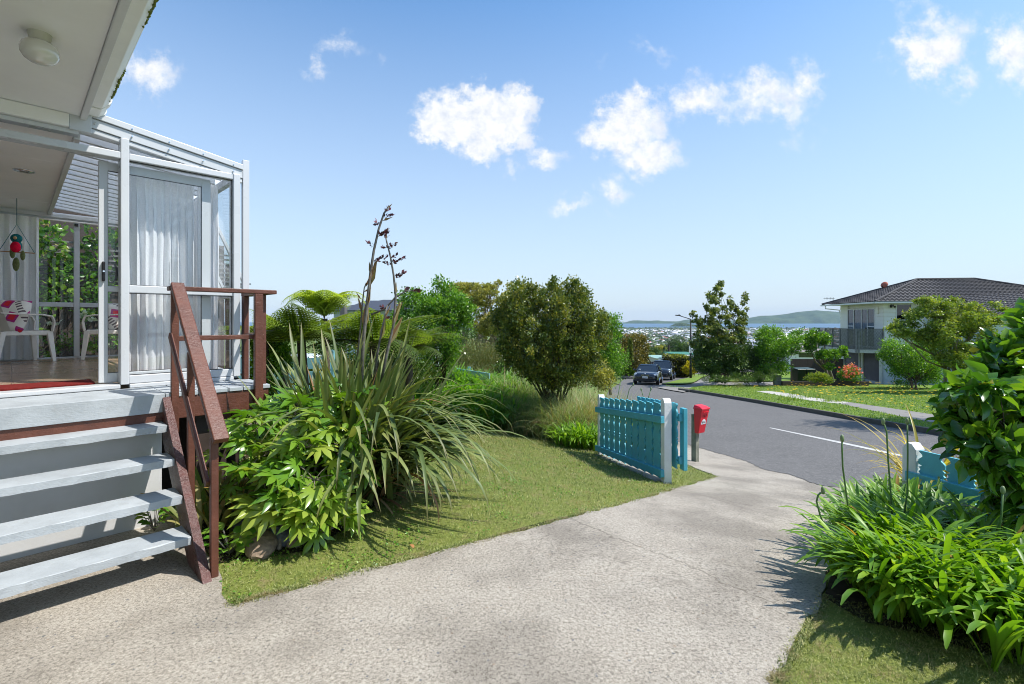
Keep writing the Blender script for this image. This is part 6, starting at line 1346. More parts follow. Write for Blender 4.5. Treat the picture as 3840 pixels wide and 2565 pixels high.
    MB().box(x0, x1, Y, Y+9, z(1440), z(1352)).build('wall', CR, T); MB().raw([(x0-.6,Y-.6,z(1350)),(x1+.6,Y-.6,z(1350)),(x1-.9,Y+4,z(1343)),(x0+1,Y+4,z(1343)),(x1+.6,Y+10,z(1350)),(x0-.6,Y+10,z(1350))], [(0,1,2,3),(1,4,2),(4,5,3,2),(5,0,3)]).build('roof', GR, T)
    MB().box(P(2532,0,Y+3).x, P(2618,0,Y+3).x, Y+3, Y+8, z(1352), z(1336)).build('upper_wall', CR, T); MB().box(P(2530,0,Y+3).x, P(2622,0,Y+3).x, Y+2.6, Y+8.5, z(1336.5), z(1333.5)).build('upper_roof', GD, T)
    MB().box(P(2560,0,Y+3).x, P(2587,0,Y+3).x, Y+2.95, Y+3, z(1343), z(1338)).box(P(2597,0,Y+3).x, P(2614,0,Y+3).x, Y+2.95, Y+3, z(1343), z(1338)).box(P(2606,0,Y).x, P(2621,0,Y).x, Y-.04, Y, z(1375), z(1355)).build('window', CARG, T)
    T = thing('blue_roofed_shed', 'small pale blue roofed shed left of the yellow sign', 'shed', (P(2497, 1380, 60).x, 60, -6)); x0, x1 = P(2496,0,60).x, P(2518,0,60).x; z6 = lambda py: P(0, py, 60).z
    MB().box(x0, x1, 60, 63, z6(1400), z6(1352)).build('wall', SIGNW, T); MB().raw([(x0-.2,59.8,z6(1352)),(x1+.2,59.8,z6(1352)),(x1+.2,61.5,z6(1343)),(x0-.2,61.5,z6(1343)),(x1+.2,63.2,z6(1352)),(x0-.2,63.2,z6(1352))], [(0,1,2,3),(3,2,4,5)]).build('roof', simple('blue_roof', (.25,.42,.46), .5), T)
    # white van
    x = P(2615, 1385, 58).x; z0 = g1(x, 58); T = thing('parked_van', 'small white van partly hidden behind the hedge and lamp pole', 'van', (x, 58, z0)); M = Matrix.Translation((x, 58, z0))
    MB(M).prism([(-.85,.3),(.85,.3),(.87,1.1),(.72,1.85),(-.72,1.85),(-.87,1.1)], 1, 0, 4).build('body', simple('white_van_paint', (.7,.7,.7), .3, 0, .5, .6), T, .06)
    MB(M).box(-.68, .68, -.02, .3, 1.1, 1.72).build('window', CARG, T, .03)
    for sx in (-.75, .6):
        for y in (.7, 3.2): MB(M).tube([(sx, y, .32), (sx+.15, y, .32)], .32, 16).build('wheel', RUB, T)
    # hedge, golden shrub, fence, trees near the cars
    def blk(name, lab, cat, px0, px1, py0, py1, Y, dep, n, size, mat, seed, rnd_=None, group=None, yb=None):
        x0, x1 = P(px0,0,Y).x, P(px1,0,Y).x; zt = P(0,py0,Y).z; zb = g1((x0+x1)/2, Y); rg = rng(seed); T = thing(name, lab, cat, ((x0+x1)/2, Y, zb)); 
        N_ = n; f = rg.integers(0, 4, N_); a, b = rg.random(N_), rg.random(N_); X = np.where(f == 0, x0+(x1-x0)*a, np.where(f == 1, x0+(x1-x0)*a, np.where(f == 2, x0, x1))); Yy = np.where(f == 0, Y, np.where(f == 1, Y+dep*b, Y+dep*a)); Z = np.where(f == 1, zt, zb+(zt-zb)*b)
        pp = np.stack([X, Yy, Z], 1)+rg.normal(size=(N_, 3))*.07; d = rg.normal(size=(N_, 3)); d[:, 2] += np.where(f == 1, 1.5, .2); V, Fq, C = scatter(DIA, pp, d, rg.uniform(.6, 1.3, N_)*size, np.clip(rg.normal(.45, .2, N_)+np.where(f == 1, .35, 0), 0, 1), rg); npmesh('foliage', V, Fq, mat, T, C)
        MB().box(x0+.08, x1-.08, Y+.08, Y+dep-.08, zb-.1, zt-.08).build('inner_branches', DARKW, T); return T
    blk('clipped_hedge', 'square clipped dark hedge with yellow green top behind the second car', 'hedge', 2521, 2592, 1343, 1400, 47, 3.0, 9000, .16, M_HEDGE, 111)
    tree('golden_shrub', 'golden yellow leaved shrub beside the lamp pole', 'shrub', gp(2590, 1398), [lobe(2590,1372,16,16,46),lobe(2580,1385,16,14,45.8),lobe(2598,1388,12,14,46)], 3000, .15, M_GOLD, DIA, 112, r0=.04, nb=1)
    fb = thing('board_fence', 'dark brown board fence beyond the nearer parked car', 'fence', tuple(gp(2445, 1398))); Y = 49
    for i in range(24): x = P(2413,0,Y).x+i*.083*Y/20; MB().box(x, x+.17, Y, Y+.03, g1(x, Y)-.1, P(0, 1356+i*.15, Y).z).build('paling', DARKW, fb)
    fb = thing('board_fence', 'short dark timber fence end beside the red flowering shrub', 'fence', tuple(gp(2360, 1400))); Y = 51
    for i in range(9): x = P(2344,0,Y).x+i*.105; MB().box(x, x+.10, Y, Y+.03, g1(x, Y)-.1, P(0, 1344, Y).z).build('paling', DARKW, fb)
    tree('bronze_topped_tree', 'bronze and green domed tree above the red flowering shrub', 'tree', gp(2385, 1402), [lobe(2350,1275,30,20,46),lobe(2385,1278,36,26,46),lobe(2410,1300,22,36,46),lobe(2345,1300,30,26,46),lobe(2390,1320,38,36,46),lobe(2405,1350,24,30,46),lobe(2365,1330,40,40,45),lobe(2400,1375,25,25,45)], 11000, .15, M_BRONZE2, DIA, 113, r0=.16, nb=4)
    tree('round_green_shrub', 'soft green rounded shrub left of the cypress and bronze topped tree', 'shrub', gp(2330, 1405), [lobe(2335,1320,38,26,47),lobe(2310,1340,40,32,47),lobe(2355,1330,26,24,47),lobe(2325,1368,34,28,46)], 9000, .14, M_WATTLE, DIA, 114, r0=.08, nb=2)
    tree('cypress', 'slim dark columnar cypress in front of the bronze topped tree', 'tree', gp(2366, 1400), [lobe(2364,1277+i*9,2.5+i*.75,8,41) for i in range(9)], 3500, .12, M_CONIF, DIA, 115, r0=.05, nb=0)
    tree('red_flowering_shrub', 'shrub covered in orange red flowers by the short dark fence', 'shrub', gp(2380, 1400), [lobe(2368,1334,12,8,49),lobe(2382,1345,13,9,49),lobe(2389,1357,8,7,49),lobe(2372,1350,12,8,49)], 1500, .14, M_RED, BROAD, 116, r0=.04, nb=2)
    tree('roadside_shrub', 'low green shrub on the left road edge below the red flowers', 'shrub', gp(2370, 1402), [lobe(2325,1395,16,14,46),lobe(2365,1392,14,12,48),lobe(2393,1372,12,12,48),lobe(2345,1385,18,12,47)], 3500, .14, M_LIME, DIA, 117, r0=.03, nb=1)
    # trees right of the lamp
    L = []; rc_ = random.Random(21)
    for (sx, top, bot, wd, k) in ((2697,1062,1300,62,20),(2660,1105,1300,58,16),(2735,1120,1300,46,12),(2795,1105,1250,34,10),(2765,1150,1290,34,8),(2625,1200,1310,34,9)):
        for i in range(k):
            t = (i+rc_.random())/k; ln = wd*(.22+.85*t)*rc_.uniform(.45, 1.0); sd = rc_.choice((-1, 1)); y = top+(bot-top)*t
            for q, f_ in ((.35, .8), (.85, .6)): L.append(lobe(sx+sd*ln*q, y-ln*q*.16+3*sd*(q-.5), ln*.34, rc_.uniform(3.5, 6.5), 32+rc_.uniform(-1.6, 1.6)))
        L.append(lobe(sx, top+6, 6, 12, 32))
    for (x, y) in ((2597,1172),(2603,1185),(2612,1200),(2600,1206)): L.append(lobe(x, y, 7, 4, 32))
    tree('layered_conifer', 'airy layered conifer with several dark stems right of the street lamp', 'conifer', gp(2725, 1425, .12), L, 10500, .13, M_CONIF, SPRAY, 121, r0=.07, stems=5, nb=0, per=7, spread=.42, fork=.45, shell=(.0, 1.1), flat=.5, up=-.15)
    tree('screen_shrub', 'dense dark green shrub below the layered conifer', 'shrub', gp(2690, 1430, .12), polylobes([(2612,1315),(2640,1290),(2700,1278),(2760,1264),(2800,1258),(2850,1258),(2855,1420),(2690,1430),(2668,1405),(2640,1400),(2612,1380)], 80, 20, 18, 31.3, 122, 1, .6), 28000, .10, M_DARK, DIA, 122, r0=.06, nb=2, stems=3, spread=.4, shell=(0, 1.05))
    tree('screen_shrub', 'shiny fresh green shrub growing right of the layered conifer', 'shrub', gp(2860, 1425, .12), polylobes([(2846,1245),(2880,1228),(2905,1238),(2937,1228),(2974,1233),(3004,1252),(3006,1299),(2974,1336),(2960,1400),(2895,1410),(2848,1400),(2840,1308)], 50, 19, 18, 31, 123), 15000, .105, M_LIME, DIA, 123, r0=.06, nb=3, stems=3, spread=.4, shell=(0, 1.05))
    tree('screen_shrub', 'low dark shrubs with pale spikes at the foot of the conifer', 'shrub', gp(2800, 1434, .12), [lobe(2650,1424,20,8,29.5),lobe(2685,1418,16,12,29.6),lobe(2720,1424,24,8,29.3),lobe(2760,1414,18,16,29.7),lobe(2800,1422,24,10,29.3),lobe(2842,1412,16,18,29.7),lobe(2880,1420,20,12,29.4),lobe(2900,1405,14,20,29.7)], 7000, .10, M_DARK, NEED, 124, r0=.02, nb=1, up=.8)
    tree('screen_shrub', 'bright green low shrub by the side path left of the conifer foot', 'shrub', gp(2680, 1405, .12), [lobe(2680,1392,14,14,36),lobe(2672,1400,10,10,36)], 1500, .12, M_LIME, DIA, 125, r0=.03, nb=1)
    tree('gnarled_tree', 'small gnarled tree with pale crooked limbs in front of the brown fence', 'tree', gp(3118, 1440, .12), [lobe(3050,1260,26,22,31),lobe(3085,1270,26,22,31),lobe(3040,1300,22,20,31),lobe(3120,1330,26,18,31),lobe(3160,1320,16,20,31),lobe(3080,1330,20,16,31),lobe(3110,1375,14,12,31),lobe(3020,1275,14,14,31)], 5000, .11, M_LIME, BROAD, 126, r0=.13, nb=2, bark=BARKL, stems=2, fork=.45, per=9)
    tree('rose_bush', 'coral pink flowering rose bush before the garage doors', 'rose bush', gp(3185, 1440, .12), [lobe(3160,1390,16,12,30.5),lobe(3190,1378,20,14,30.5),lobe(3215,1392,14,12,30.5),lobe(3180,1405,26,12,30.5)], 420, .09, M_PINK, BROAD, 127, r0=.02, nb=2, per=6)
    tree('rose_foliage_bush', 'leafy green bush from which the coral roses grow', 'bush', gp(3190, 1441, .12), [lobe(3185,1398,30,26,30.8),lobe(3205,1412,24,20,30.8),lobe(3165,1408,20,18,30.8)], 3000, .07, M_LIME, DIA, 128, r0=.02, nb=1)
    tree('round_leafy_shrub', 'dense golden green rounded shrub in front of the house corner', 'shrub', gp(3430, 1462, .12), polylobes([(3288,1308),(3330,1270),(3387,1258),(3443,1268),(3499,1298),(3540,1355),(3540,1410),(3471,1450),(3349,1436),(3305,1378)], 60, 24, 20, 27.8, 129), 19000, .09, M_LIME, DIA, 129, r0=.06, stems=4, nb=3, spread=.4, shell=(0, 1.05))
    tree('feathery_tree', 'feathery lime green spreading tree in front of the tiled roofed house', 'tree', gp(3560, 1468, .12), polylobes([(3415,1100),(3471,1106),(3513,1118),(3560,1125),(3630,1119),(3658,1135),(3701,1125),(3771,1150),(3750,1205),(3735,1261),(3740,1400),(3654,1420),(3583,1400),(3537,1355),(3490,1308),(3443,1270),(3360,1262),(3330,1235),(3368,1190),(3433,1165),(3445,1135)], 130, 21, 12, 24, 130, 1.0, .8), 33000, .085, M_WATTLE, SPRAY, 130, r0=.09, stems=3, nb=2, per=9, spread=.40, shell=(.0, 1.1), bark=BARKL, fork=.4, flat=.8)
    tree('weedy_shrub', 'low yellow green shrub by the sleeper wall', 'shrub', gp(3060, 1445, .12), [lobe(3050,1418,26,14,29),lobe(3080,1412,24,12,29),lobe(3100,1425,20,10,29)], 2200, .09, M_WATTLE, DIA, 131, r0=.02, nb=1)
    tree('weedy_shrub', 'bare stemmed low weeds beside the crossing at the verge edge', 'weeds', gp(2765, 1452, .12), [lobe(2760,1436,20,14,27),lobe(2775,1446,16,8,27)], 1500, .06, M_HEATH, NEED, 132, r0=.01, nb=1, up=.6)
    # bins, sleeper wall, brown fence
    B = thing('wheelie_bin', 'dark green wheelie bin at the brown fence, left of the pair', 'bin', (0,0,0), 0, 'pair of dark green bins'); mb = MB(); mb.raw([(-.24,-.28,.05),(.24,-.28,.05),(.24,.28,.05),(-.24,.28,.05),(-.30,-.36,1.0),(.30,-.36,1.0),(.30,.36,1.0),(-.30,.36,1.0)], [(0,3,2,1),(4,5,6,7),(0,1,5,4),(1,2,6,5),(2,3,7,6),(3,0,4,7)]).build('body', GREENP, B, .02)
    MB().raw([(-.32,-.39,1.0),(.32,-.39,1.0),(.32,.39,1.04),(-.32,.39,1.04),(-.30,-.36,1.05),(.30,-.36,1.05),(.30,.36,1.10),(-.30,.36,1.10)], [(0,3,2,1),(4,5,6,7),(0,1,5,4),(1,2,6,5),(2,3,7,6),(3,0,4,7)]).build('lid', GREENP, B, .015)
    for s in (-1, 1): MB().tube([(s*.26, .3, .12), (s*.32, .3, .12)], .12, 14).build('wheel', RUB, B)
    g = gp(2996, 1436, .1); B.location = (P(2996,0,33).x, 33, g1(18,33)+.12); dup(B, (P(3031,0,33).x, 33.1, g1(19,33)+.12), .1, 'dark green wheelie bin at the brown fence, right of the pair')
    T = thing('sleeper_wall', 'low timber sleeper edging with a leaning post end beside the side path', 'garden edging', tuple(gp(2940, 1445, .12)))
    a = gp(2932, 1447, .12); b = gp(3255, 1447, .12); MB().beam(a+Vector((0,0,.14)), b+Vector((0,0,.14)), .15, .32).build('sleeper', DARKW, T, .01); MB().box(a.x-.3, a.x+.15, a.y+.3, a.y+.5, a.z, a.z+.62).build('post', GREYW, T, .01)
    T = thing('board_fence', 'tall brown board fence behind the bins and gnarled tree', 'fence', (P(3060,0,38).x, 38, g1(22,38))); Y = 38; x = P(2965,0,Y).x; x1 = P(3160,0,Y).x
    while x < x1: MB().box(x, x+.18, Y, Y+.03, g1(x, Y)-.1, P(0, 1346, Y).z).build('paling', DARKW, T); x += .19
    T = thing('white_house_far', 'white house and veranda glimpsed between shrubs behind the brown fence', 'house', (P(3030,0,60).x, 60, -5)); x0, x1 = P(2960,0,60).x, P(3150,0,60).x; zz = lambda py: P(0, py, 60).z
    MB().box(x0, x1, 60, 66, g1(30,60)-1, zz(1318)).build('wall', SIGNW, T); MB().raw([(x0-.6,59.3,zz(1318)),(x1+.6,59.3,zz(1318)),(x1-1,63,zz(1290)),(x0+1,63,zz(1290)),(x1+.6,67,zz(1318)),(x0-.6,67,zz(1318))], [(0,1,2,3),(1,4,2),(4,5,3,2),(5,0,3)]).build('roof', simple('grey_brown_roof', (.22,.19,.18), .7), T)
    MB().box(x0+1.2, x0+3.0, 59.95, 60, zz(1340), zz(1324)).box(x0+4.4, x0+5.4, 59.95, 60, zz(1345), zz(1324)).build('window', CARG, T)
def side_tree():
    rr = random.Random(5); L = [(15.6+rr.uniform(0, 1.8), 11.9+rr.uniform(-.8, .8), rr.uniform(6.6, 9.2), rr.uniform(.4, .7), rr.uniform(.4, .7), rr.uniform(.2, .35)) for _ in range(34)]
    tree('roadside_tree', 'spreading tree just right of the view whose shadow falls on the road', 'tree', (16.2, 11.8, g1(16.2, 11.8)+.12), L, 7000, .13, M_DARK, DIA, 141, r0=.14, nb=2, spread=.45, shell=(0, 1.1), per=9, fork=.6)
side_tree()
M_HEDGE = LEAF('hedge_leaf', (.012, .018, .006), (.035, .045, .010), (.30, .32, .02), .5, .2)
M_BRONZE2 = LEAF('russet_green_leaf', (.05, .06, .015), (.13, .13, .025), (.30, .22, .04), .4, .25)
street_things()
# ================================================================== THE TILED ROOF HOUSE ON THE RIGHT
def tiled_house():
    W = Vector((27.6, 35.9, 0)); rz = R_(-8); M = Matrix.Translation(W) @ Matrix.Rotation(rz, 4, 'Z')
    T = thing('tiled_roof_house', 'two storey cream weatherboard house with dark tiled roof and lattice balcony', 'house', (W.x, W.y, g1(W.x, W.y)), rz)
    ZB = -3.4
    mb = MB(M)   # weatherboards with real laps
    def boards(a0, a1, b0, b1, axis, z0, z1, holes):
        z = z0; k = 0
        while z < z1-.01:
            zt = min(z+.30, z1); seg = [(a0, a1)] if axis == 0 else [(b0, b1)]
            for (h0, h1, hz0, hz1) in holes:
                if hz0 < zt-.05 and hz1 > z+.05:
                    ns = []
                    for s0, s1 in seg:
                        if h0 > s0 and h1 < s1: ns += [(s0, h0), (h1, s1)]
                        else: ns.append((s0, s1))
                    seg = ns
            for s0, s1 in seg:
                if axis == 0: mb.raw([(s0,b0-.04,z),(s1,b0-.04,z),(s1,b0-.003,zt),(s0,b0-.003,zt),(s0,b0+.1,z),(s1,b0+.1,z),(s1,b0+.1,zt),(s0,b0+.1,zt)], [(0,1,2,3),(0,4,5,1),(3,2,6,7),(0,3,7,4),(1,5,6,2)])
                else: mb.raw([(a0-.04,s0,z),(a0-.04,s1,z),(a0-.003,s1,zt),(a0-.003,s0,zt),(a0+.1,s0,z),(a0+.1,s1,z),(a0+.1,s1,zt),(a0+.1,s0,zt)], [(0,1,2,3),(0,4,5,1),(3,2,6,7),(0,3,7,4),(1,5,6,2)])
            z = zt+.004
    boards(0, 12.5, 0, 0, 0, -.62, 2.80, [(.80, 1.88, .95, 2.75)])
    boards(0, 0, 0, 6.0, 1, -.62, 2.80, [(1.05, 4.85, -.62, 2.5)])
    mb.box(.11, 12.5, .11, 6.0, -.7, 2.8); mb.build('weatherboard_wall', BOARD, T)
    LW = paint('garage_wall_paint', (.50, .56, .60), .6)
    MB(M).box(.05, 12.5, 0, 6.0, ZB, -.70).build('lower_wall', LW, T)
    def window(nm, a0, a1, b0, b1, z0, z1, axis, bars, sash=()):
        f = MB(M); t = .06
        if axis == 0:
            f.box(a0, a1, b0-.05, b0+.02, z0, z0+t).box(a0, a1, b0-.05, b0+.02, z1-t, z1).box(a0, a0+t, b0-.05, b0+.02, z0+t, z1-t).box(a1-t, a1, b0-.05, b0+.02, z0+t, z1-t)
            for (p, q0, q1, vert) in bars: f.box(p-t/2, p+t/2, b0-.045, b0+.01, q0, q1) if vert else f.box(q0, q1, b0-.045, b0+.01, p-t/2, p+t/2)
            o = f.build('window_frame', WHITE, T); MB(M).box(a0+t, a1-t, b0-.01, b0, z0+t, z1-t).build('pane', GLASSD, o); MB(M).box(a0+t, a1-t, b0+.05, b0+.06, z0+t, z1-t).build('blind', BLIND, o)
        else:
            f.box(a0-.05, a0+.02, b0, b1, z0, z0+t).box(a0-.05, a0+.02, b0, b1, z1-t, z1).box(a0-.05, a0+.02, b0, b0+t, z0+t, z1-t).box(a0-.05, a0+.02, b1-t, b1, z0+t, z1-t)
            for (p, q0, q1, vert) in bars: f.box(a0-.045, a0+.01, p-t/2, p+t/2, q0, q1) if vert else f.box(a0-.045, a0+.01, q0, q1, p-t/2, p+t/2)
            o = f.build('window_frame', WHITE, T); MB(M).box(a0-.01, a0, b0+t, b1-t, z0+t, z1-t).build('pane', GLASSD, o)
            MB(M).box(a0+.05, a0+.06, b0+t, b0+.9, z0+t, z1-t).box(a0+.05, a0+.06, b0+1.25, b0+1.75, z0+t, z1-t).box(a0+.05, a0+.06, b1-.75, b1-t, z0+t, z1-t).build('blind', BLIND, o)
    window('front', .80, 1.88, 0, 0, .95, 2.75, 0, [(1.55, .86, 1.82, False)])
    window('side', 0, 0, 1.05, 4.85, -.55, 2.45, 1, [(2.0, -.5, 2.4, True), (2.8, -.5, 2.4, True), (3.9, -.5, 2.4, True), (1.05, 1.1, 2.0, False), (1.05, 3.9, 4.8, False)])
    # garage doors
    for b0, b1 in ((.42, 2.5), (3.15, 5.2)):
        g = MB(M); z = ZB+.3
        while z < -.95: g.raw([(-.03,b0,z),(-.03,b1,z),(.0,b1,z+.145),(.0,b0,z+.145),(.04,b0,z),(.04,b1,z),(.04,b1,z+.145),(.04,b0,z+.145)], [(0,1,2,3),(0,4,5,1),(3,2,6,7)]); z += .15
        g.build('garage_door', GARD, T)
    MB(M).box(-.09, .045, .24, .41, ZB, -.85).box(-.09, .045, 2.55, 2.78, ZB, -.85).box(-.09, .045, 2.92, 3.1, ZB, -.85).box(-.09, .045, 5.25, 5.5, ZB, -.85).box(-.08, .045, .2, 5.5, -.85, -.71).build('garage_frame', WHITE, T)
    MB(M).tube([(-.16, 2.84, ZB), (-.16, 2.84, -.7)], .045, 8).build('downpipe', WHITE, T)
    # balcony with lattice
    LAT = GREYW; bl = thing
    B = MB(M).box(-1.84, -.03, .0, 5.7, -.70, -.62).build('balcony', GREYW, T)
    MB(M).box(-1.84, -.03, -.04, 0, -.92, -.66).box(-1.90, -1.84, -.04, 5.7, -.92, -.66).build('balcony_fascia', paint('worn_white_timber', (.48,.48,.45), .8, .3, 12), B)
    for (a, b) in [(-1.87, k) for k in (-.02, 1.14, 2.28, 3.42, 4.56, 5.68)]+[(-1.72, -.03), (-.05, -.03)]: MB(M).box(a-.05, a+.05, b-.05, b+.05, -.9, .85).build('balcony_post', GREYW, B)
    MB(M).box(-1.95, -1.79, -.08, 5.75, .85, .90).box(-1.79, -.0, -.08, .04, .85, .90).build('balcony_rail', GREYW, B)
    for (fx, lo, hi) in ((0, .02, 5.64), (1, -1.66, -.1)):
        mb = MB(M); z0, z1 = -.62, .84; s = lo-(z1-z0)
        while s < hi:
            for dr in (1, -1):
                u0 = s if dr > 0 else s+(z1-z0); pts = []
                a0, a1 = max(lo, s), min(hi, s+(z1-z0))
                if a1-a0 < .06: continue
                q = lambda u: (z0+(u-s)) if dr > 0 else (z1-(u-s))
                e = .012*dr
                if fx == 0: mb.beam((-1.87+e, a0, q(a0)), (-1.87+e, a1, q(a1)), .035, .008, (1, 0, 0))
                else: mb.beam((a0, -.03+e, q(a0)), (a1, -.03+e, q(a1)), .035, .008, (0, 1, 0))
            s += .105
        mb.build('balcony_lattice', GREYW, B)
    # tiled roof: each slope a corrugated, stepped surface
    def slope(mb, p00, p10, p11, p01, rows, cols):
        p00, p10, p11, p01 = map(Vector, (p00, p10, p11, p01)); nrm = (p10-p00).cross(p01-p00).normalized()
        if nrm.z < 0: nrm = -nrm
        vs = []; fs = []; L0 = (p10-p00).length
        for r in range(rows):
            for e in (0, 1):
                t = (r+e)/rows; A = p00.lerp(p01, t); Bq = p10.lerp(p11, t)
                for c in range(cols+1):
                    p = A.lerp(Bq, c/cols); along = (p-p00).dot((p10-p00).normalized())
                    vs.append(p+nrm*((.055 if e == 0 else .012)+.026*math.sin(along*2*math.pi/.30)))
        m = cols+1
        for k in range(2*rows-1):
            for c in range(cols): fs.append((k*m+c, k*m+c+1, (k+1)*m+c+1, (k+1)*m+c))
        mb.raw(vs, fs)
    ez, rzz = 2.90, 4.76; a0, a1, b0, b1 = -.9, 14.4, -.6, 7.3; r0, r1, rb = 4.3, 8.4, 3.35
    R = MB(M); slope(R, (a0,b0,ez), (a1,b0,ez), (r1,rb,rzz), (r0,rb,rzz), 15, 240); slope(R, (a0,b1,ez), (a0,b0,ez), (r0,rb,rzz), (r0,rb,rzz), 16, 110); slope(R, (a1,b0,ez), (a1,b1,ez), (r1,rb,rzz), (r1,rb,rzz), 15, 100); slope(R, (a1,b1,ez), (a0,b1,ez), (r0,rb,rzz), (r1,rb,rzz), 8, 60)
    ro = R.build('roof', TILE, T)
    rc = MB(M); 
    for p, q in (((a0,b0,ez+.05),(r0,rb,rzz+.05)), ((r0,rb,rzz+.05),(r1,rb,rzz+.05)), ((r1,rb,rzz+.05),(a1,b0,ez+.05)), ((a0,b1,ez+.05),(r0,rb,rzz+.05))): rc.tube([p, q], .085, 8)
    rc.build('ridge_cap', TILE, ro)
    MB(M).box(5.6, 6.4, 4.0, 4.4, rzz-.5, rzz+.12).build('chimney', GREYW, ro)
    MB(M).box(a0+.04, a1-.04, b0+.04, b1-.04, ez-.10, ez-.06).build('eave_lining', BOARD, T)
    g = MB(M); g.box(a0-.08, a1+.08, b0-.12, b0-.005, ez-.13, ez-.01).box(a0-.12, a0-.005, b0-.004, b1, ez-.13, ez-.01); g.build('gutter', WHITE, T)
    MB(M).tube([(a0+.1, b1-.4, ez-.1), (a0+.1, b1-.4, ez-.35), (-.06, b1-1.25, ez-.5), (-.06, b1-1.25, ez-.7)], .04, 8).build('downpipe', WHITE, T)
    # lower wing nearer on the right
    Y = 30; p = lambda px, py, y: M.inverted() @ P(px, py, y)
    A_, B_, C_, D_ = p(3700,1197,30.5), p(4150,1203,30.5), p(4150,1060,36), p(3590,1100,36.2)
    R = MB(M); slope(R, A_, B_, C_, D_, 16, 130); slope(R, p(3560,1165,36.4), A_, D_, D_, 12, 50); R.build('wing_roof', TILE, T)
    A0 = P(3712,1200,30.9); MB().raw([(A0.x,30.9,-3.2),(A0.x+9,30.9,-3.2),(A0.x+9,30.9,A0.z+.05),(A0.x,30.9,A0.z+.05),(A0.x-.4,36.5,-3.2),(A0.x+9,36.5,-3.2),(A0.x+9,36.5,A0.z+.05),(A0.x-.4,36.5,A0.z+.05)], [(0,1,2,3),(4,0,3,7),(5,4,7,6),(1,5,6,2)]).build('wing_wall', paint('pale_blue_house_wall', (.46,.54,.58), .6), T)
    MB().beam(P(3698,1198,30.4), P(4150,1204,30.4), .10, .12).build('wing_gutter', WHITE, T)
    # floodlight, meter box
    f = MB(M); f.box(.42, .62, -.12, -.03, 2.55, 2.68); 
    for a in (.40, .66): f.ball((a, -.16, 2.52), .07, 10, 6)
    f.build('flood_light', STEEL, T); MB(M).box(-.10, -.03, .55, .85, 2.05, 2.5).build('meter_box', BOARD, T)
    # aerial and dish stand on the roof
    A = P(3124, 1132, 41.5); At = thing('roof_aerial', 'thin dark television aerial on the left corner of the tiled roof', 'aerial', tuple(A)); mb = MB(); mb.tube([A-Vector((0,0,.35)), A+Vector((0,0,.36))], .02, 6).build('mast', STEEL, At)
    mb = MB(); mb.tube([A+Vector((.1,0,.3)), A+Vector((-.75,0,.3))], .014, 5)
    for k in range(7): mb.tube([A+Vector((-.7+k*.12,-.2,.3)), A+Vector((-.7+k*.12,.2,.3))], .009, 4); mb.tube([A+Vector((-.7+k*.12,0,.2)), A+Vector((-.7+k*.12,0,.4))], .009, 4)
    mb.build('element', STEEL, At)
    A = P(3312, 1082, 39.0); Dt = thing('satellite_dish', 'small reddish satellite dish on the left slope of the tiled roof', 'dish', tuple(A)); MB().tube([A+Vector((.05,0,-.35)), A+Vector((-.08,0,.25))], .025, 6).build('mast', STEEL, Dt)
    DS = simple('rusty_dish', (.35, .09, .05), .6); mm = Matrix.Translation(A+Vector((.08,0,.32))) @ Matrix.Rotation(R_(-65), 4, 'Y') @ Matrix.Rotation(R_(25), 4, 'X'); MB(mm).lathe([(0,.05),(.10,.04),(.2,.015),(.27,-.03),(.26,-.04),(.2,.0),(0,.03)], 20).build('dish', DS, Dt, smooth=True)
BLIND = paint('window_blind', (.55, .54, .50), .8, .05, 3, grain=False)
tiled_house()
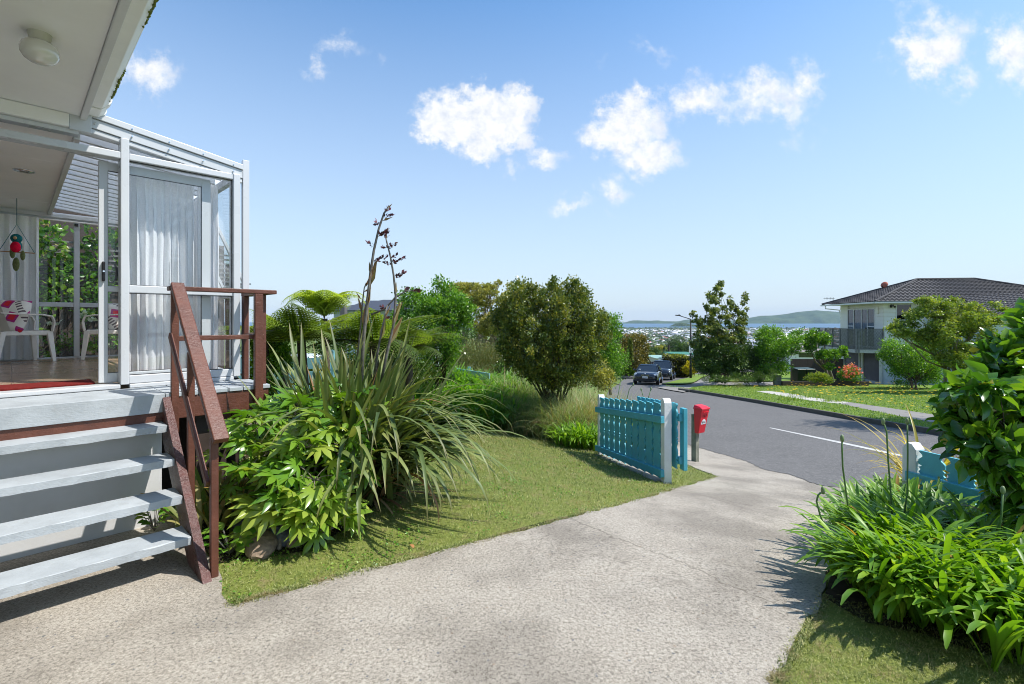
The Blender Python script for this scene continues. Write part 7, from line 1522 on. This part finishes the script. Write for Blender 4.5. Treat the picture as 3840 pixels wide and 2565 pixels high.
# ================================================================== GRASS, WEEDS, WILD FLOWERS
def inpoly(x, y, poly):
    c = np.zeros(len(x), bool); n = len(poly); j = n-1
    for i in range(n):
        xi, yi = poly[i]; xj, yj = poly[j]; m = ((yi > y) != (yj > y)) & (x < (xj-xi)*(y-yi)/(yj-yi+1e-12)+xi); c ^= m; j = i
    return c
def grass():
    rg = rng(500)
    def field(name, lab, poly, off, n, mat, Lr, Wr, near=2.0, edge=None, power=2.0, dens=None, cl=.5, avoid=()):
        xs = [p[0] for p in poly]; ys = [p[1] for p in poly]; Y0, Y1 = max(min(ys), 1.2), max(ys); m = n*5
        y = Y0*(Y1/Y0)**(rg.random(m)**1.0); x = rg.uniform(min(xs), max(xs), m); k = inpoly(x, y, poly)&(np.abs(x/y) < 1.35)
        for q in avoid: k &= ~inpoly(x, y, q)
        if True: pass; x, y = x[k][:n], y[k][:n]; n_ = len(x)
        if n_ < 10: return
        ph = np.sin(x*3.1+np.sin(y*2.3)*2)*np.sin(y*2.7+np.sin(x*1.7)*2); sc = np.clip(y/4, .8, 4)
        a = blades(np.stack([x, y, G(x, y)+off-.004], 1), rg.uniform(-3.14, 3.14, n_), rg.uniform(.25, 1.3, n_), rg.uniform(0, 1.2, n_), rg.uniform(*Lr, n_)*np.sqrt(sc)*(1+.25*ph), rg.uniform(*Wr, n_)*sc, 2, 1.5, .1, 'grass', np.clip(rg.normal(.45, .30, n_)+.16*ph, 0, 1), rg=rg)
        o = npmesh(name, *a[:2], mat, None, a[2]); tag(o, lab, 'grass', kind='stuff')
    field('grass', 'short mown grass blades of the front lawn', lawn_poly, 0, 150000, M_LAWNB, (.012, .030), (.003, .0055), avoid=[drv])
    lp = [(.8, 1.0), xy(gp(2860,2580)), xy(gp(3085,2235)), (3.6, 2.2), (3.4, 1.2)]
    field('grass', 'short mown grass blades at the lower right corner', lp, 0, 40000, M_LAWNB, (.008, .020), (.0025, .0045), avoid=[drv])
    # longer fringe along the lawn edges
    vp = [(x+.16, y) for x, y in kerb]+[(16, 40), (16.5, 44), (24, 30), (22, 14), (16, 5)]
    field('grass', 'long rough grass of the verge and lawn across the road', [p for p in vp if p[1] < 34], .125, 60000, M_VG, (.02, .045), (.005, .009), avoid=FPS)
    n = 1500; ed = [Vector((*xy(gp(*p)), 0)) for p in dl[2:19]]; P_ = []
    for _ in range(8200):
        i = rg.integers(0, len(ed)-1); p = ed[i].lerp(ed[i+1], rg.random()); P_.append((p.x+rg.normal()*.022-.006, p.y-.004+rg.normal()*.022+.01, 0))
    ed = [Vector((*xy(gp(*p)), 0)) for p in ((2885,2563),(2895,2533),(2990,2384),(3087,2228))]
    for _ in range(1500):
        i = rg.integers(0, len(ed)-1); p = ed[i].lerp(ed[i+1], rg.random()); P_.append((p.x+abs(rg.normal())*.03, p.y+rg.normal()*.014, 0))
    P_ = np.array(P_); P_[:, 2] = G(P_[:, 0], P_[:, 1])-.006; m = len(P_)
    a = blades(P_, rg.uniform(-3.14, 3.14, m), rg.uniform(.2, 1.2, m), rg.uniform(.2, 1.6, m), rg.uniform(.012, .036, m), rg.uniform(.0025, .005, m), 3, 1.5, .1, 'grass', rg=rg); tag(npmesh('grass', *a[:2], M_LAWNB, None, a[2]), 'untrimmed grass fringe along both driveway edges', 'grass', kind='stuff')
    # clover and weeds near the steps
    n = 16000; q = rg.random((n, 2)); y = 2.4*(7.5/2.4)**q[:, 1]; x = -1.9+q[:, 0]*4.2; k = inpoly(x, y, lawn_poly) & (np.sin(x*4.3+np.sin(y*5.1)*1.7)*np.sin(y*3.9+np.sin(x*4.7)*1.9)+rg.normal(0, .25, n) > .30); x, y = x[k], y[k]; k = ~inpoly(x, y, drv); x, y = x[k], y[k]; n = len(x)
    d = rg.normal(size=(n, 3)); d[:, 2] = rg.uniform(.0, .6, n); a = scatter(BROAD, np.stack([x, y, G(x, y)+.0], 1), d, rg.uniform(.010, .022, n), rg.random(n), rg, .4); tag(npmesh('clover', *a[:2], M_BERG, None, a[2]), 'clover and flat weeds in patches over the front lawn', 'clover', kind='stuff')
    # yellow wild flowers across the road
    T = 300; x = rg.uniform(12, 26, T*4); y = rg.uniform(13, 33, T*4); w = np.exp(-((x/y-.72)/.16)**2)*np.exp(-((y-24)/8)**2); k = rg.random(T*4) < w; x, y = x[k], y[k]; n = len(x)
    st = blades(np.stack([x, y, G(x, y)+.12], 1), rg.uniform(-3, 3, n), np.full(n, 1.4), rg.uniform(0, .4, n), rg.uniform(.12, .3, n), np.full(n, .012), 2, 1.5, .1, 'grass', rg=rg)
    L = np.stack([x, y, G(x, y)+.13+rg.uniform(.12, .28, n)], 1); ff = [scatter(BROAD, L, np.stack([np.cos(a)*np.ones(n), np.sin(a)*np.ones(n), np.full(n, .25)], 1), .05, rg.random(n), rg, .3) for a in np.linspace(0, 5.2, 5)]
    o = npmesh('wild_flowers', *merge(ff)[:2], M_YELF, None, merge(ff)[2]); tag(o, 'scattered yellow wild flowers in the long grass across the road', 'wild flowers', kind='stuff')
    # tufts at verge edge
    n = 9; 
    for i, (px, py) in enumerate(((2985,1478),(3040,1490),(3120,1505),(2960,1500))):
        g = gp(px, py, .13); b = blades(np.array(g)+np.stack([rg.normal(0, .25, 160), rg.normal(0, .25, 160), np.zeros(160)], 1), rg.uniform(-3, 3, 160), rg.uniform(.8, 1.5, 160), rg.uniform(.2, 1.4, 160), rg.uniform(.12, .34, 160), rg.uniform(.012, .022, 160), 3, 1.5, .1, 'grass', rg=rg)
        o = npmesh('weed_tuft', *b[:2], M_VG, None, b[2]); tag(o, ['green weed tuft growing over the left end of the pale footpath','weed tuft on the near edge of the pale footpath','weed tuft at the joint of pale and grey footpath','low weed tuft on the verge between kerb and footpath'][i], 'weeds', kind='stuff')
    # small litter on the lawn
    for i, (px, py, l) in enumerate(((1235,1995,'curled orange dead leaf on the lawn below the flax shadow'),(1310,1972,'fallen straw coloured leaf on the lawn by the flax base'),(1545,2052,'dry brown leaf at the driveway edge'))):
        g = gp(px, py); o = MB().raw([(-.03,-.006,.006),(.0,-.011,.013),(.03,-.004,.006),(.03,.004,.004),(0,.011,.009),(-.03,.006,.004)], [(0,1,4,5),(1,2,3,4)]).build('fallen_leaf', ROPE); o.location = g+Vector((0,0,.004)); o.rotation_euler = (0,0,i*1.3-.4); tag(o, l, 'leaf')
M_VG = LEAF('rough_grass_blade', (.06, .13, .018), (.15, .26, .035), (.30, .36, .08), .6, .35)
grass()
